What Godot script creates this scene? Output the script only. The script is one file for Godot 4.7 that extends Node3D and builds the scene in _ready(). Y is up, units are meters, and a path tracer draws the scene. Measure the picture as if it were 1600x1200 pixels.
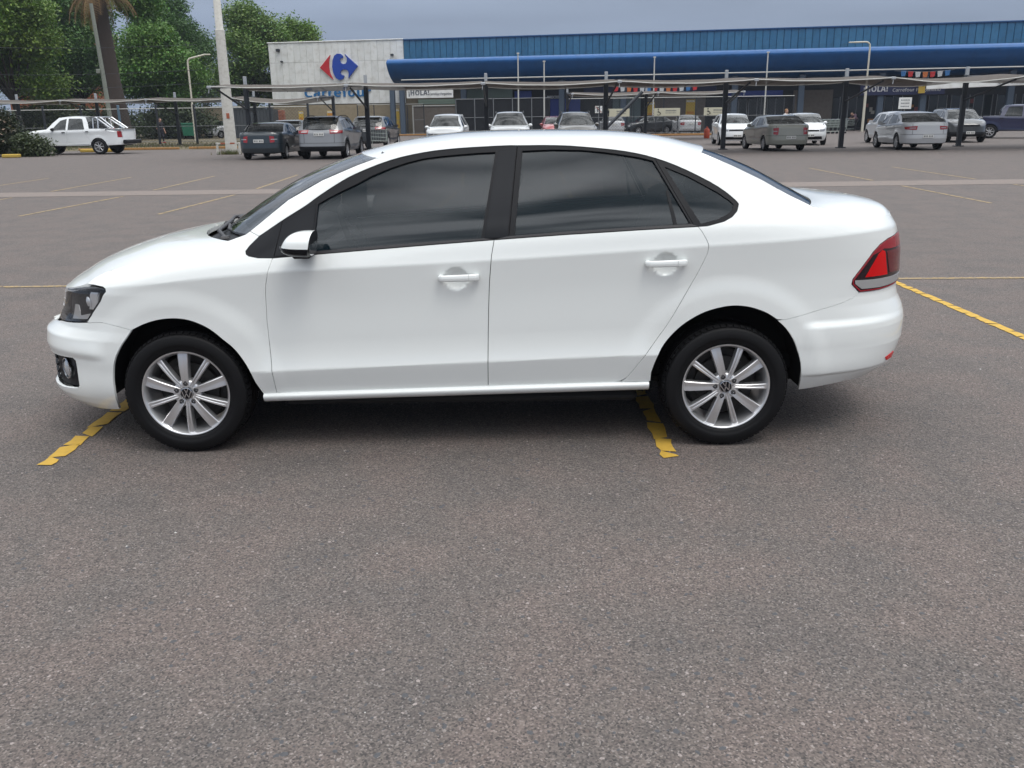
extends Node3D
# A white saloon parked in a supermarket car park under an overcast sky.

var M := {}
var names := {}
var rng := RandomNumberGenerator.new()
const CAM_H := 1.5252

# ---------------------------------------------------------------- mesh builder
class MB:
	var v := PackedVector3Array()
	var n := PackedVector3Array()
	var uv := PackedVector2Array()
	var ix := PackedInt32Array()
	func vert(p: Vector3, nn: Vector3, t := Vector2.ZERO) -> int:
		v.append(p); n.append(nn); uv.append(t)
		return v.size() - 1
	func itri(a: int, b: int, c: int) -> void:
		# clockwise seen from outside
		var g := (v[c] - v[a]).cross(v[b] - v[a])
		if g.dot(n[a] + n[b] + n[c]) < 0.0:
			ix.append(a); ix.append(c); ix.append(b)
		else:
			ix.append(a); ix.append(b); ix.append(c)
	func tri(a: Vector3, b: Vector3, c: Vector3, out: Vector3) -> void:
		var g := (c - a).cross(b - a).normalized()
		if g.dot(out) < 0.0: g = -g
		itri(vert(a, g), vert(b, g), vert(c, g))
	func quad(a: Vector3, b: Vector3, c: Vector3, d: Vector3, out: Vector3) -> void:
		var g := (c - a).cross(b - d).normalized()
		if g.dot(out) < 0.0: g = -g
		var i := vert(a, g, Vector2(0, 0)); var j := vert(b, g, Vector2(1, 0)); var k := vert(c, g, Vector2(1, 1)); var l := vert(d, g, Vector2(0, 1))
		itri(i, j, k); itri(i, k, l)
	func box(c: Vector3, s: Vector3, b := Basis.IDENTITY) -> void:
		var h := s * 0.5
		for ax in 3:
			for sg in [-1.0, 1.0]:
				var o := Vector3.ZERO; o[ax] = sg * h[ax]
				var u := Vector3.ZERO; u[(ax + 1) % 3] = h[(ax + 1) % 3]
				var w := Vector3.ZERO; w[(ax + 2) % 3] = h[(ax + 2) % 3]
				quad(c + b * (o - u - w), c + b * (o + u - w), c + b * (o + u + w), c + b * (o - u + w), b * o)
	func cbox(c: Vector3, s: Vector3, r: float, b := Basis.IDENTITY) -> void:
		# box with chamfered edges
		var h := s * 0.5
		var q := {}
		for sx in [-1, 1]:
			for sy in [-1, 1]:
				for sz in [-1, 1]:
					var k := Vector3(sx, sy, sz)
					for ax in 3:
						var p := h - Vector3(r, r, r); p[ax] = h[ax]
						q[[sx, sy, sz, ax]] = c + b * (p * k)
					tri(q[[sx, sy, sz, 0]], q[[sx, sy, sz, 1]], q[[sx, sy, sz, 2]], b * k)
		for ax in 3:
			var a1 := (ax + 1) % 3
			var a2 := (ax + 2) % 3
			for sg in [-1, 1]:
				var o := Vector3.ZERO; o[ax] = sg
				var cs := []
				for pr in [[-1, -1], [1, -1], [1, 1], [-1, 1]]:
					var k := [0, 0, 0, ax]; k[ax] = sg; k[a1] = pr[0]; k[a2] = pr[1]
					cs.append(q[k])
				quad(cs[0], cs[1], cs[2], cs[3], b * o)
				# the edge along axis ax between faces a1 (sg) and a2 (both signs)
				for s2 in [-1, 1]:
					var k0 := [0, 0, 0, a1]; k0[a1] = sg; k0[a2] = s2; k0[ax] = -1
					var k1 := k0.duplicate(); k1[ax] = 1
					var k2 := k1.duplicate(); k2[3] = a2
					var k3 := k0.duplicate(); k3[3] = a2
					var oo := Vector3.ZERO; oo[a1] = sg; oo[a2] = s2
					quad(q[k0], q[k1], q[k2], q[k3], b * oo)
	func tube(path: Array, r, segs := 8, caps := true) -> void:
		# r: a radius or one for each point
		var m := path.size()
		var ref := Vector3.UP
		var rings := []
		for i in m:
			var t: Vector3 = (path[mini(i + 1, m - 1)] - path[maxi(i - 1, 0)]).normalized()
			if absf(t.dot(ref)) > 0.95: ref = Vector3.RIGHT if absf(t.x) < 0.9 else Vector3.FORWARD
			var a := t.cross(ref).normalized()
			var bb := a.cross(t).normalized()
			ref = bb
			var rr: float = r[i] if r is Array or r is PackedFloat32Array else r
			var ring := []
			for k in segs:
				var w := TAU * k / segs
				var d := a * cos(w) + bb * sin(w)
				ring.append(vert(path[i] + d * rr, d, Vector2(float(k) / segs, i)))
			rings.append(ring)
			if caps and (i == 0 or i == m - 1):
				var o := -t if i == 0 else t
				var cc := vert(path[i], o)
				var e := []
				for k in segs: e.append(vert(v[ring[k]], o))
				for k in segs: itri(cc, e[k], e[(k + 1) % segs])
		for i in m - 1:
			for k in segs:
				var k2 := (k + 1) % segs
				itri(rings[i][k], rings[i + 1][k], rings[i + 1][k2]); itri(rings[i][k], rings[i + 1][k2], rings[i][k2])
	func lathe(prof: Array, segs: int, o := Vector3.ZERO, axis := Vector3.BACK, smooth := true, closed := false) -> void:
		# prof: Vector2(radius, height along axis), outside on the left of the walking direction decided by itri
		var a := Vector3.RIGHT if absf(axis.x) < 0.9 else Vector3.UP
		a = (a - axis * a.dot(axis)).normalized()
		var b := axis.cross(a)
		var m := prof.size()
		var cnt := m if closed else m - 1
		for i in cnt:
			var p: Vector2 = prof[i]; var q: Vector2 = prof[(i + 1) % m]
			var d := (q - p).normalized()
			var nn := Vector2(d.y, -d.x)
			var n0 := nn; var n1 := nn
			if smooth:
				var hp: Vector2 = prof[(i - 1 + m) % m] if (i > 0 or closed) else p
				var dp := (p - hp).normalized() if hp != p else d
				if dp.dot(d) > 0.5: n0 = Vector2((d + dp).y, -(d + dp).x).normalized()
				var hq: Vector2 = prof[(i + 2) % m] if (i + 2 < m or closed) else q
				var dq := (hq - q).normalized() if hq != q else d
				if dq.dot(d) > 0.5: n1 = Vector2((d + dq).y, -(d + dq).x).normalized()
			var base := v.size()
			for k in segs + 1:
				var w := TAU * k / segs
				var e := a * cos(w) + b * sin(w)
				vert(o + e * p.x + axis * p.y, (e * n0.x + axis * n0.y).normalized(), Vector2(float(k) / segs, 0))
				vert(o + e * q.x + axis * q.y, (e * n1.x + axis * n1.y).normalized(), Vector2(float(k) / segs, 1))
			for k in segs:
				var c := base + 2 * k
				if p.x > 1e-6: itri(c, c + 1, c + 2)
				if q.x > 1e-6: itri(c + 1, c + 3, c + 2)
	func extrude(poly: PackedVector2Array, z0: float, z1: float, tr := Transform3D.IDENTITY) -> void:
		var t := Geometry2D.triangulate_polygon(poly)
		for z in [z0, z1]:
			var o := tr.basis * Vector3(0, 0, signf(z - (z0 + z1) * 0.5))
			for i in range(0, t.size(), 3):
				tri(tr * Vector3(poly[t[i]].x, poly[t[i]].y, z), tr * Vector3(poly[t[i + 1]].x, poly[t[i + 1]].y, z), tr * Vector3(poly[t[i + 2]].x, poly[t[i + 2]].y, z), o)
		var cw := 1.0 if Geometry2D.is_polygon_clockwise(poly) else -1.0
		for i in poly.size():
			var a := poly[i]; var b := poly[(i + 1) % poly.size()]
			var nn := Vector2(-(b - a).y, (b - a).x) * cw
			quad(tr * Vector3(a.x, a.y, z0), tr * Vector3(b.x, b.y, z0), tr * Vector3(b.x, b.y, z1), tr * Vector3(a.x, a.y, z1), tr.basis * Vector3(nn.x, nn.y, 0))
	func grid(rows: Array, flip := Vector3.ZERO, two := false) -> void:
		# rows of points, smooth; flip: a direction the normals should face
		var h := rows.size(); var w: int = rows[0].size()
		var base := v.size()
		for i in h:
			for j in w:
				var du: Vector3 = rows[i][mini(j + 1, w - 1)] - rows[i][maxi(j - 1, 0)]
				var dv: Vector3 = rows[mini(i + 1, h - 1)][j] - rows[maxi(i - 1, 0)][j]
				var g := du.cross(dv).normalized()
				if flip != Vector3.ZERO and g.dot(flip) < 0.0: g = -g
				vert(rows[i][j], g, Vector2(float(j) / maxi(w - 1, 1), float(i) / maxi(h - 1, 1)))
		for i in h - 1:
			for j in w - 1:
				var a := base + i * w + j
				itri(a, a + 1, a + w + 1); itri(a, a + w + 1, a + w)
	func append(o: MB, tr := Transform3D.IDENTITY) -> void:
		var base := v.size()
		var neg := tr.basis.determinant() < 0.0
		for i in o.v.size():
			v.append(tr * o.v[i]); n.append((tr.basis * o.n[i]).normalized()); uv.append(o.uv[i])
		for i in range(0, o.ix.size(), 3):
			ix.append(base + o.ix[i]); ix.append(base + o.ix[i + (2 if neg else 1)]); ix.append(base + o.ix[i + (1 if neg else 2)])
	func mirrored() -> MB:
		var m := MB.new()
		m.append(self, Transform3D(Basis.from_scale(Vector3(1, 1, -1)), Vector3.ZERO))
		return m
	func mesh(mat: Material) -> ArrayMesh:
		var a := []; a.resize(Mesh.ARRAY_MAX)
		a[Mesh.ARRAY_VERTEX] = v; a[Mesh.ARRAY_NORMAL] = n; a[Mesh.ARRAY_TEX_UV] = uv; a[Mesh.ARRAY_INDEX] = ix
		var am := ArrayMesh.new()
		am.add_surface_from_arrays(Mesh.PRIMITIVE_TRIANGLES, a)
		am.surface_set_material(0, mat)
		return am

# ---------------------------------------------------------------- scene helpers
func numbered(called: String) -> String:
	if not names.has(called):
		names[called] = 0
		return called
	names[called] += 1
	return "%s_%03d" % [called, names[called]]

func tag(o: Node, label: String, category := "", group := "", kind := "") -> Node:
	if label != "": o.set_meta("label", label)
	if category != "": o.set_meta("category", category)
	if group != "": o.set_meta("group", group)
	if kind != "": o.set_meta("kind", kind)
	return o

func thing(called: String, at: Vector3, turn: float, label: String, category: String, group := "") -> Node3D:
	var o := Node3D.new()
	o.name = numbered(called)
	add_child(o)
	o.position = at
	o.rotation.y = turn
	tag(o, label, category, group)
	return o

func part(called: String, b: MB, mat: Material, parent: Node = self) -> MeshInstance3D:
	return inst(called, b.mesh(mat), parent)

func inst(called: String, me: Mesh, parent: Node = self, tr := Transform3D.IDENTITY) -> MeshInstance3D:
	var o := MeshInstance3D.new()
	o.mesh = me
	o.name = numbered(called) if parent == self else called
	parent.add_child(o, true)
	o.transform = tr
	return o

func struct(called: String, b: MB, mat: Material) -> MeshInstance3D:
	var o := part(called, b, mat)
	o.set_meta("kind", "structure")
	return o

func solo(called: String, b: MB, mat: Material, label: String, category: String, group := "") -> MeshInstance3D:
	var o := part(called, b, mat)
	tag(o, label, category, group)
	return o

func lin(r: float, g: float, b: float, a := 1.0) -> Color:
	# a real-world (linear) base colour
	var c := Color(r, g, b).linear_to_srgb()
	c.a = a
	return c

func mat(c: Color, rough := 0.8, metal := 0.0) -> StandardMaterial3D:
	var m := StandardMaterial3D.new()
	m.albedo_color = c; m.roughness = rough; m.metallic = metal
	return m

func noise_tex(size: int, freq: float, sd: int, ramp: Array, kind := FastNoiseLite.TYPE_SIMPLEX_SMOOTH, oct := 4, setup = null, tiled := true) -> NoiseTexture2D:
	var f := FastNoiseLite.new()
	f.noise_type = kind; f.seed = sd; f.frequency = freq
	f.fractal_type = FastNoiseLite.FRACTAL_FBM if oct > 1 else FastNoiseLite.FRACTAL_NONE
	f.fractal_octaves = oct
	if setup != null: setup.call(f)
	var t := NoiseTexture2D.new()
	t.width = size; t.height = size; t.seamless = tiled; t.noise = f
	if ramp.size() > 0:
		var g := Gradient.new()
		var off := PackedFloat32Array(); var col := PackedColorArray()
		for e in ramp:
			off.append(e[0]); col.append(e[1])
		g.offsets = off; g.colors = col
		t.color_ramp = g
	return t

func grime(m: StandardMaterial3D, tex: Texture2D, scale: float) -> StandardMaterial3D:
	# world-mapped mottling multiplied into the base colour
	m.detail_enabled = true
	m.detail_blend_mode = BaseMaterial3D.BLEND_MODE_MUL
	m.detail_albedo = tex
	m.detail_uv_layer = BaseMaterial3D.DETAIL_UV_2
	m.uv2_triplanar = true; m.uv2_world_triplanar = true
	m.uv2_scale = Vector3.ONE * scale
	return m

# ---------------------------------------------------------------- car body surface
# The flank of a car as z = S(x, y) for its left side: x runs rearwards from the front axle, y up, z outwards. Towards the nose and tail the
# flank wraps round to the centre line; p is the distance along it, so that panels can be cut out of (p, y) as flat shapes.
class CarSurf:
	var xs: Array
	var t: Dictionary
	var xf: Array      # Vector2(y, x of the nose at that height)
	var xr: Array
	var rail: Array    # Vector2(x, y)
	var nf := 2.7
	var nr := 2.9
	var x0f := 0.15
	var x0r := 2.45
	var crease := 1.0
	var af := 1.02
	var ar := 1.10
	var arches := []   # [x, y, radius]
	var flare := 0.0
	var bowls := []    # [x, y, rx, ry, depth]
	var extra = null
	var tabf := []
	var tabr := []
	const STEP := 0.01
	var last_x := -99.0
	var y4c := 0.0; var y7c := 0.0; var y8c := 0.0; var z8c := 0.0; var s8c := 0.0; var gc := 0.0; var railc := 0.0
	func smooth(a: Array, x: float) -> float:
		# cubic through the columns, tangents by finite differences
		var m := xs.size()
		if x <= xs[0]: return a[0]
		if x >= xs[m - 1]: return a[m - 1]
		var i := 1
		while x > xs[i]: i += 1
		var h: float = xs[i] - xs[i - 1]
		var d: float = (a[i] - a[i - 1]) / h
		var m0: float = d if i < 2 else (a[i] - a[i - 2]) / (xs[i] - xs[i - 2])
		var m1: float = d if i > m - 2 else (a[i + 1] - a[i - 1]) / (xs[i + 1] - xs[i - 1])
		return herm(x, xs[i - 1], a[i - 1], m0, xs[i], a[i], m1)
	func smooth_rail(x: float) -> float:
		var m := rail.size()
		if x <= rail[0].x: return rail[0].y
		if x >= rail[m - 1].x: return rail[m - 1].y
		var i := 1
		while x > rail[i].x: i += 1
		var a: Vector2 = rail[i - 1]; var b: Vector2 = rail[i]
		var d := (b.y - a.y) / (b.x - a.x)
		var m0: float = d if i < 2 else (b.y - rail[i - 2].y) / (b.x - rail[i - 2].x)
		var m1: float = d if i > m - 2 else (rail[i + 1].y - a.y) / (rail[i + 1].x - a.x)
		return herm(x, a.x, a.y, m0, b.x, b.y, m1)
	func shear(p: float) -> float:
		# rows of the panel grid follow the shoulder crease
		return smooth(t.y7, clampf(p, -0.5, 3.3)) - 0.9
	func setup() -> void:
		tabf = table(nf, af, 0.83)
		tabr = table(nr, ar, 0.83)
	func table(e: float, a: float, b: float) -> Array:
		# evenly spaced along the curve: Vector2(xi, zeta)
		var pts := [Vector2(0, 1)]
		for i in range(1, 1201):
			var w := PI * 0.5 * i / 1200.0
			pts.append(Vector2(pow(sin(w), 2.0 / e), pow(maxf(cos(w), 0.0), 2.0 / e)))
		var out := [pts[0]]
		var acc := 0.0
		var nxt := STEP
		for i in range(1, pts.size()):
			var d: Vector2 = (pts[i] - pts[i - 1]) * Vector2(a, b)
			var l := d.length()
			acc += l
			while acc >= nxt:
				out.append(pts[i - 1].lerp(pts[i], 1.0 - (acc - nxt) / maxf(l, 1e-9))); nxt += STEP
		if out[out.size() - 1].y * b < STEP * 0.6: out[out.size() - 1] = Vector2(1, 0)
		else: out.append(Vector2(1, 0))
		return out
	static func lut(a: Array, x: float) -> float:
		if x <= a[0].x: return a[0].y
		for i in range(1, a.size()):
			if x <= a[i].x: return lerpf(a[i - 1].y, a[i].y, (x - a[i - 1].x) / (a[i].x - a[i - 1].x))
		return a[a.size() - 1].y
	static func herm(y: float, y0: float, z0: float, m0: float, y1: float, z1: float, m1: float) -> float:
		var h := y1 - y0; var q := (y - y0) / h; var q2 := q * q; var q3 := q2 * q
		return (2 * q3 - 3 * q2 + 1) * z0 + (q3 - 2 * q2 + q) * h * m0 + (3 * q2 - 2 * q3) * z1 + (q3 - q2) * h * m1
	func zsec(x: float, y: float) -> float:
		if x != last_x:
			last_x = x
			y4c = smooth(t.y4, x); y7c = smooth(t.y7, x); y8c = smooth(t.y8, x)
			z8c = smooth(t.z8, x); s8c = smooth(t.s8, x); gc = smooth(t.g, x); railc = smooth_rail(x)
		var wl := smoothstep(t.l0, t.l0 + 0.22, x) * (1.0 - smoothstep(t.l1 - 0.25, t.l1, x)) * crease
		var w: float = t.w
		var y3: float = t.y3 + t.y3s * x
		var y4 := y4c; var y7 := y7c; var y8 := y8c
		var z3 := 0.806 + 0.012 * (1.0 - wl); var z4 := 0.829 + 0.013 * wl
		var z := 0.0
		if y > y8:
			var z8 := z8c; var s8 := s8c; var g := gc
			var d := y - y8
			z = z8 + (s8 * d + (g - s8) * d * d * 5.0 if d < 0.1 else s8 * 0.1 + (g - s8) * 0.05 + g * (d - 0.1))
			var yr := railc - 0.03
			if y > yr: z -= 9.0 * (y - yr) * (y - yr)
			z -= 0.05 * d * d
		elif y > y7:
			z = herm(y, y7, 0.850, -0.30, y8, z8c, s8c)
		elif y > y7 - 0.12: z = herm(y, y7 - 0.12, 0.838, 0.09, y7, 0.850, 0.11)
		elif y > y4 + 0.13: z = herm(y, y4 + 0.13, 0.829 + 0.004 * (1.0 - wl), 0.03, y7 - 0.12, 0.838, 0.09)
		elif y > y4: z = herm(y, y4, z4, -0.24 * wl + 0.12 * (1.0 - wl), y4 + 0.13, 0.829 + 0.004 * (1.0 - wl), 0.03 - 0.02 * wl)
		elif y > y3: z = herm(y, y3, z3, 0.30, y4, z4, 0.26 * wl + 0.12 * (1.0 - wl))
		elif y > y3 - 0.09: z = herm(y, y3 - 0.09, 0.775, 0.5, y3, z3, 0.30)
		else: z = 0.775 + (y - y3 + 0.09) * 1.2
		z *= w / 0.85
		for a in arches:
			var r: float = Vector2(x - a[0], y - a[1]).length() - a[2]
			if r < 0.17 and y > a[1] - 0.2: z += flare * (1.0 - smoothstep(0.05, 0.15, r)) * smoothstep(a[1] - 0.2, a[1] + 0.15, y)
		for b in bowls:
			var r2: float = pow((x - b[0]) / b[2], 2.0) + pow((y - b[1]) / b[3], 2.0)
			if r2 < 1.0: z -= b[4] * pow(1.0 - r2, 0.8)
		if extra != null: z += extra.call(x, y)
		return z
	func pt(p: float, y: float) -> Vector3:
		var x := p; var k := 1.0
		if p < x0f:
			var s := (x0f - p) / STEP; var j := mini(int(s), tabf.size() - 2); var f := minf(s - j, 1.0)
			var q: Vector2 = tabf[j].lerp(tabf[j + 1], f)
			x = x0f - (x0f - lut(xf, y)) * q.x; k = q.y
		elif p > x0r:
			var s := (p - x0r) / STEP; var j := mini(int(s), tabr.size() - 2); var f := minf(s - j, 1.0)
			var q: Vector2 = tabr[j].lerp(tabr[j + 1], f)
			x = x0r + (lut(xr, y) - x0r) * q.x; k = q.y
		return Vector3(x, y, zsec(x, y) * k)
	func nrm(p: float, y: float, at: Vector3) -> Vector3:
		var e := 0.004
		var du := pt(p + e, y) - pt(p - e, y)
		var dv := pt(p, y + e) - pt(p, y - e)
		var g := du.cross(dv)
		if g.length() < 1e-9: return Vector3(0, 0, 1)
		g = g.normalized()
		return g
	func pf() -> float: return x0f - (tabf.size() - 1) * STEP
	func pr() -> float: return x0r + (tabr.size() - 1) * STEP
	func px(x: float, y: float) -> float:
		if x >= x0f and x <= x0r: return x
		var front := x < x0f
		var tb: Array = tabf if front else tabr
		var q := (x0f - x) / (x0f - lut(xf, y)) if front else (x - x0r) / (lut(xr, y) - x0r)
		q = clampf(q, 0, 1)
		for j in range(1, tb.size()):
			if q <= tb[j].x:
				var s: float = (j - 1 + (q - tb[j - 1].x) / maxf(tb[j].x - tb[j - 1].x, 1e-6)) * STEP
				return x0f - s if front else x0r + s
		return pf() if front else pr()
	func pz(z: float, front: bool) -> float:
		# p at which the end of the car lies z from the centre line
		var tb: Array = tabf if front else tabr
		var q := clampf(z / (0.83 * t.w / 0.85), 0, 1)
		for j in range(1, tb.size()):
			if q >= tb[j].y:
				var s: float = (j - 1 + (tb[j - 1].y - q) / maxf(tb[j - 1].y - tb[j].y, 1e-6)) * STEP
				return x0f - s if front else x0r + s
		return pf() if front else pr()
	func poly(pts: Array, step := 0.05) -> PackedVector2Array:
		# (x, y) corners to a finely divided outline in (p, y); a Vector3 is already (p, y, *)
		var q := []
		for i in pts.size():
			var a = pts[i]; var b = pts[(i + 1) % pts.size()]
			var pa := Vector2(a.x, a.y) if a is Vector3 else Vector2(px(a.x, a.y), a.y)
			var pb := Vector2(b.x, b.y) if b is Vector3 else Vector2(px(b.x, b.y), b.y)
			var m := maxi(1, int(ceil(pa.distance_to(pb) / step)))
			for k in m:
				var w := float(k) / m
				if a is Vector2 and b is Vector2:
					var x := lerpf(a.x, b.x, w); var y := lerpf(a.y, b.y, w)
					q.append(Vector2(px(x, y), y))
				else: q.append(pa.lerp(pb, w))
		return PackedVector2Array(q)
	func panel(outer: PackedVector2Array, holes := [], dx := 0.04, dy := 0.025, off := 0.0, thick := 0.012, gap := 0.0, lip := true) -> MB:
		var b := MB.new()
		var outs := [outer]
		if Geometry2D.is_polygon_clockwise(outer):
			outer.reverse(); outs = [outer]
		if gap != 0.0: outs = Geometry2D.offset_polygon(outer, -gap, Geometry2D.JOIN_MITER)
		if gap > 0.0:
			# keep the joint on the centre line closed
			for k in outs.size():
				for i in outs[k].size():
					if absf(outs[k][i].x - pf()) < gap * 2.5: outs[k][i].x = pf()
					elif absf(outs[k][i].x - pr()) < gap * 2.5: outs[k][i].x = pr()
		for k in outs.size():
			for i in outs[k].size(): outs[k][i].y -= shear(outs[k][i].x)
		var cuts := []
		for h in holes:
			var h2: PackedVector2Array = h.duplicate()
			for i in h2.size(): h2[i].y -= shear(h2[i].x)
			cuts.append(h2)
		for o in outs:
			var lo := Vector2(1e9, 1e9); var hi := -lo
			for q in o:
				lo = lo.min(q); hi = hi.max(q)
			var seen := {}
			for i in range(int(floor(lo.x / dx)), int(floor(hi.x / dx)) + 1):
				for j in range(int(floor((lo.y - 0.9) / dy)), int(floor((hi.y - 0.9) / dy)) + 1):
					var cell := PackedVector2Array([Vector2(i * dx, 0.9 + j * dy), Vector2((i + 1) * dx, 0.9 + j * dy), Vector2((i + 1) * dx, 0.9 + (j + 1) * dy), Vector2(i * dx, 0.9 + (j + 1) * dy)])
					var bits := []
					bits.append_array(Geometry2D.intersect_polygons(cell, o))
					for h in cuts:
						var nxt := []
						for s in bits: nxt.append_array(Geometry2D.clip_polygons(s, h))
						bits = nxt
					for s in bits:
						var idx := []
						for q in s:
							var key := Vector2i(roundi(q.x * 20000), roundi(q.y * 20000))
							if not seen.has(key):
								var yy: float = q.y + shear(q.x)
								var p := pt(q.x, yy); var g := nrm(q.x, yy, p)
								seen[key] = b.vert(p + g * off, g, q)
							idx.append(seen[key])
						if s.size() == 4 and s.size() == cell.size() and absf(area(s) - dx * dy) < 1e-7:
							b.itri(idx[0], idx[1], idx[2]); b.itri(idx[0], idx[2], idx[3])
						else:
							var tr := Geometry2D.triangulate_polygon(s)
							for k in range(0, tr.size(), 3):
								if idx[tr[k]] != idx[tr[k + 1]] and idx[tr[k + 1]] != idx[tr[k + 2]] and idx[tr[k]] != idx[tr[k + 2]]: b.itri(idx[tr[k]], idx[tr[k + 1]], idx[tr[k + 2]])
			if lip and thick > 0.0:
				edge(b, o, off, thick, 1.0, true)
		if lip and thick > 0.0:
			for h in holes: edge(b, h, off, thick, -1.0)
		return b
	static func area(s: PackedVector2Array) -> float:
		var a := 0.0
		for i in s.size(): a += s[i].cross(s[(i + 1) % s.size()])
		return absf(a) * 0.5
	func edge(b: MB, o: PackedVector2Array, off: float, thick: float, sg: float, sheared := false) -> void:
		if sheared:
			o = o.duplicate()
			for i in o.size(): o[i].y += shear(o[i].x)
		var m := o.size()
		var top := []; var low := []
		var cw := -1.0 if Geometry2D.is_polygon_clockwise(o) else 1.0
		for i in m:
			var p := pt(o[i].x, o[i].y); var g := nrm(o[i].x, o[i].y, p)
			var a := o[(i - 1 + m) % m]; var c := o[(i + 1) % m]
			var d := (c - a).normalized()
			var on := Vector2(d.y, -d.x) * cw * sg
			var e := 0.004
			var q := pt(o[i].x + on.x * e, o[i].y + on.y * e) - p
			var ln := (q - g * q.dot(g)).normalized() if q.length() > 1e-7 else Vector3(on.x, on.y, 0)
			top.append(b.vert(p + g * off, (ln + g * 0.6).normalized())); low.append(b.vert(p + g * (off - thick), ln))
		for i in m:
			var k := (i + 1) % m
			if (o[i].x < pf() + 0.002 and o[k].x < pf() + 0.002) or (o[i].x > pr() - 0.002 and o[k].x > pr() - 0.002): continue
			b.itri(top[i], top[k], low[k]); b.itri(top[i], low[k], low[i])

func fine(a: Array, k: int) -> Array:
	# the same curve with k times the points
	var out := []
	var m := (a.size() - 1) * k
	for i in m + 1: out.append(spline(a, float(i) / m))
	return out

func spline(a: Array, f: float):
	# Catmull-Rom through the points of a, f from 0 to 1
	var m := a.size() - 1
	var s := clampf(f, 0, 1) * m
	var i := mini(int(s), m - 1)
	var w := s - i
	var p1 = a[i]; var p2 = a[i + 1]
	var p0 = a[i - 1] if i > 0 else p1 * 2.0 - p2
	var p3 = a[i + 2] if i + 2 <= m else p2 * 2.0 - p1
	return (p1 * 2.0 + (p2 - p0) * w + (p0 * 2.0 - p1 * 5.0 + p2 * 4.0 - p3) * w * w + (p1 * 3.0 - p0 - p2 * 3.0 + p3) * w * w * w) * 0.5

func patch(edge: Array, centre: Array, e: float, nv: int, nt: int, skirt := 0.0, lift := 0.0, round_z := 1.0) -> MB:
	# edge: Vector3 points of the left edge, centre: Vector2 (x, y) of the middle line; spans both sides
	var b := MB.new()
	var rows := []
	for i in nv + 1:
		var f := float(i) / nv
		var q: Vector3 = spline(edge, f); var c: Vector2 = spline(centre, f)
		var row := []
		for j in nt + 1:
			var s := -1.0 + 2.0 * j / nt
			s = signf(s) * pow(absf(s), round_z)
			var w := pow(absf(s), e)
			row.append(Vector3(lerpf(c.x, q.x, w), lerpf(c.y, q.y, w) + lift, q.z * s))
		rows.append(row)
	b.grid(rows, Vector3(0, 1, 0))
	if skirt > 0.0:
		var down := Vector3(0, -skirt, 0)
		for i in nv:
			for j in [0, nt]:
				var o := Vector3(0, 0, -1.0 if j == 0 else 1.0)
				b.quad(rows[i][j], rows[i + 1][j], rows[i + 1][j] + down, rows[i][j] + down, o)
		for j in nt:
			for i in [0, nv]:
				var d: Vector3 = rows[i][j] - rows[1 if i == 0 else nv - 1][j]
				b.quad(rows[i][j], rows[i][j + 1], rows[i][j + 1] + down, rows[i][j] + down, Vector3(d.x, 0, 0))
	return b

# ---------------------------------------------------------------- the white saloon in front
func v2(a: Array) -> Array:
	# flat list of x, y to points
	var q := []
	for i in range(0, a.size(), 2): q.append(Vector2(a[i], a[i + 1]))
	return q

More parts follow.
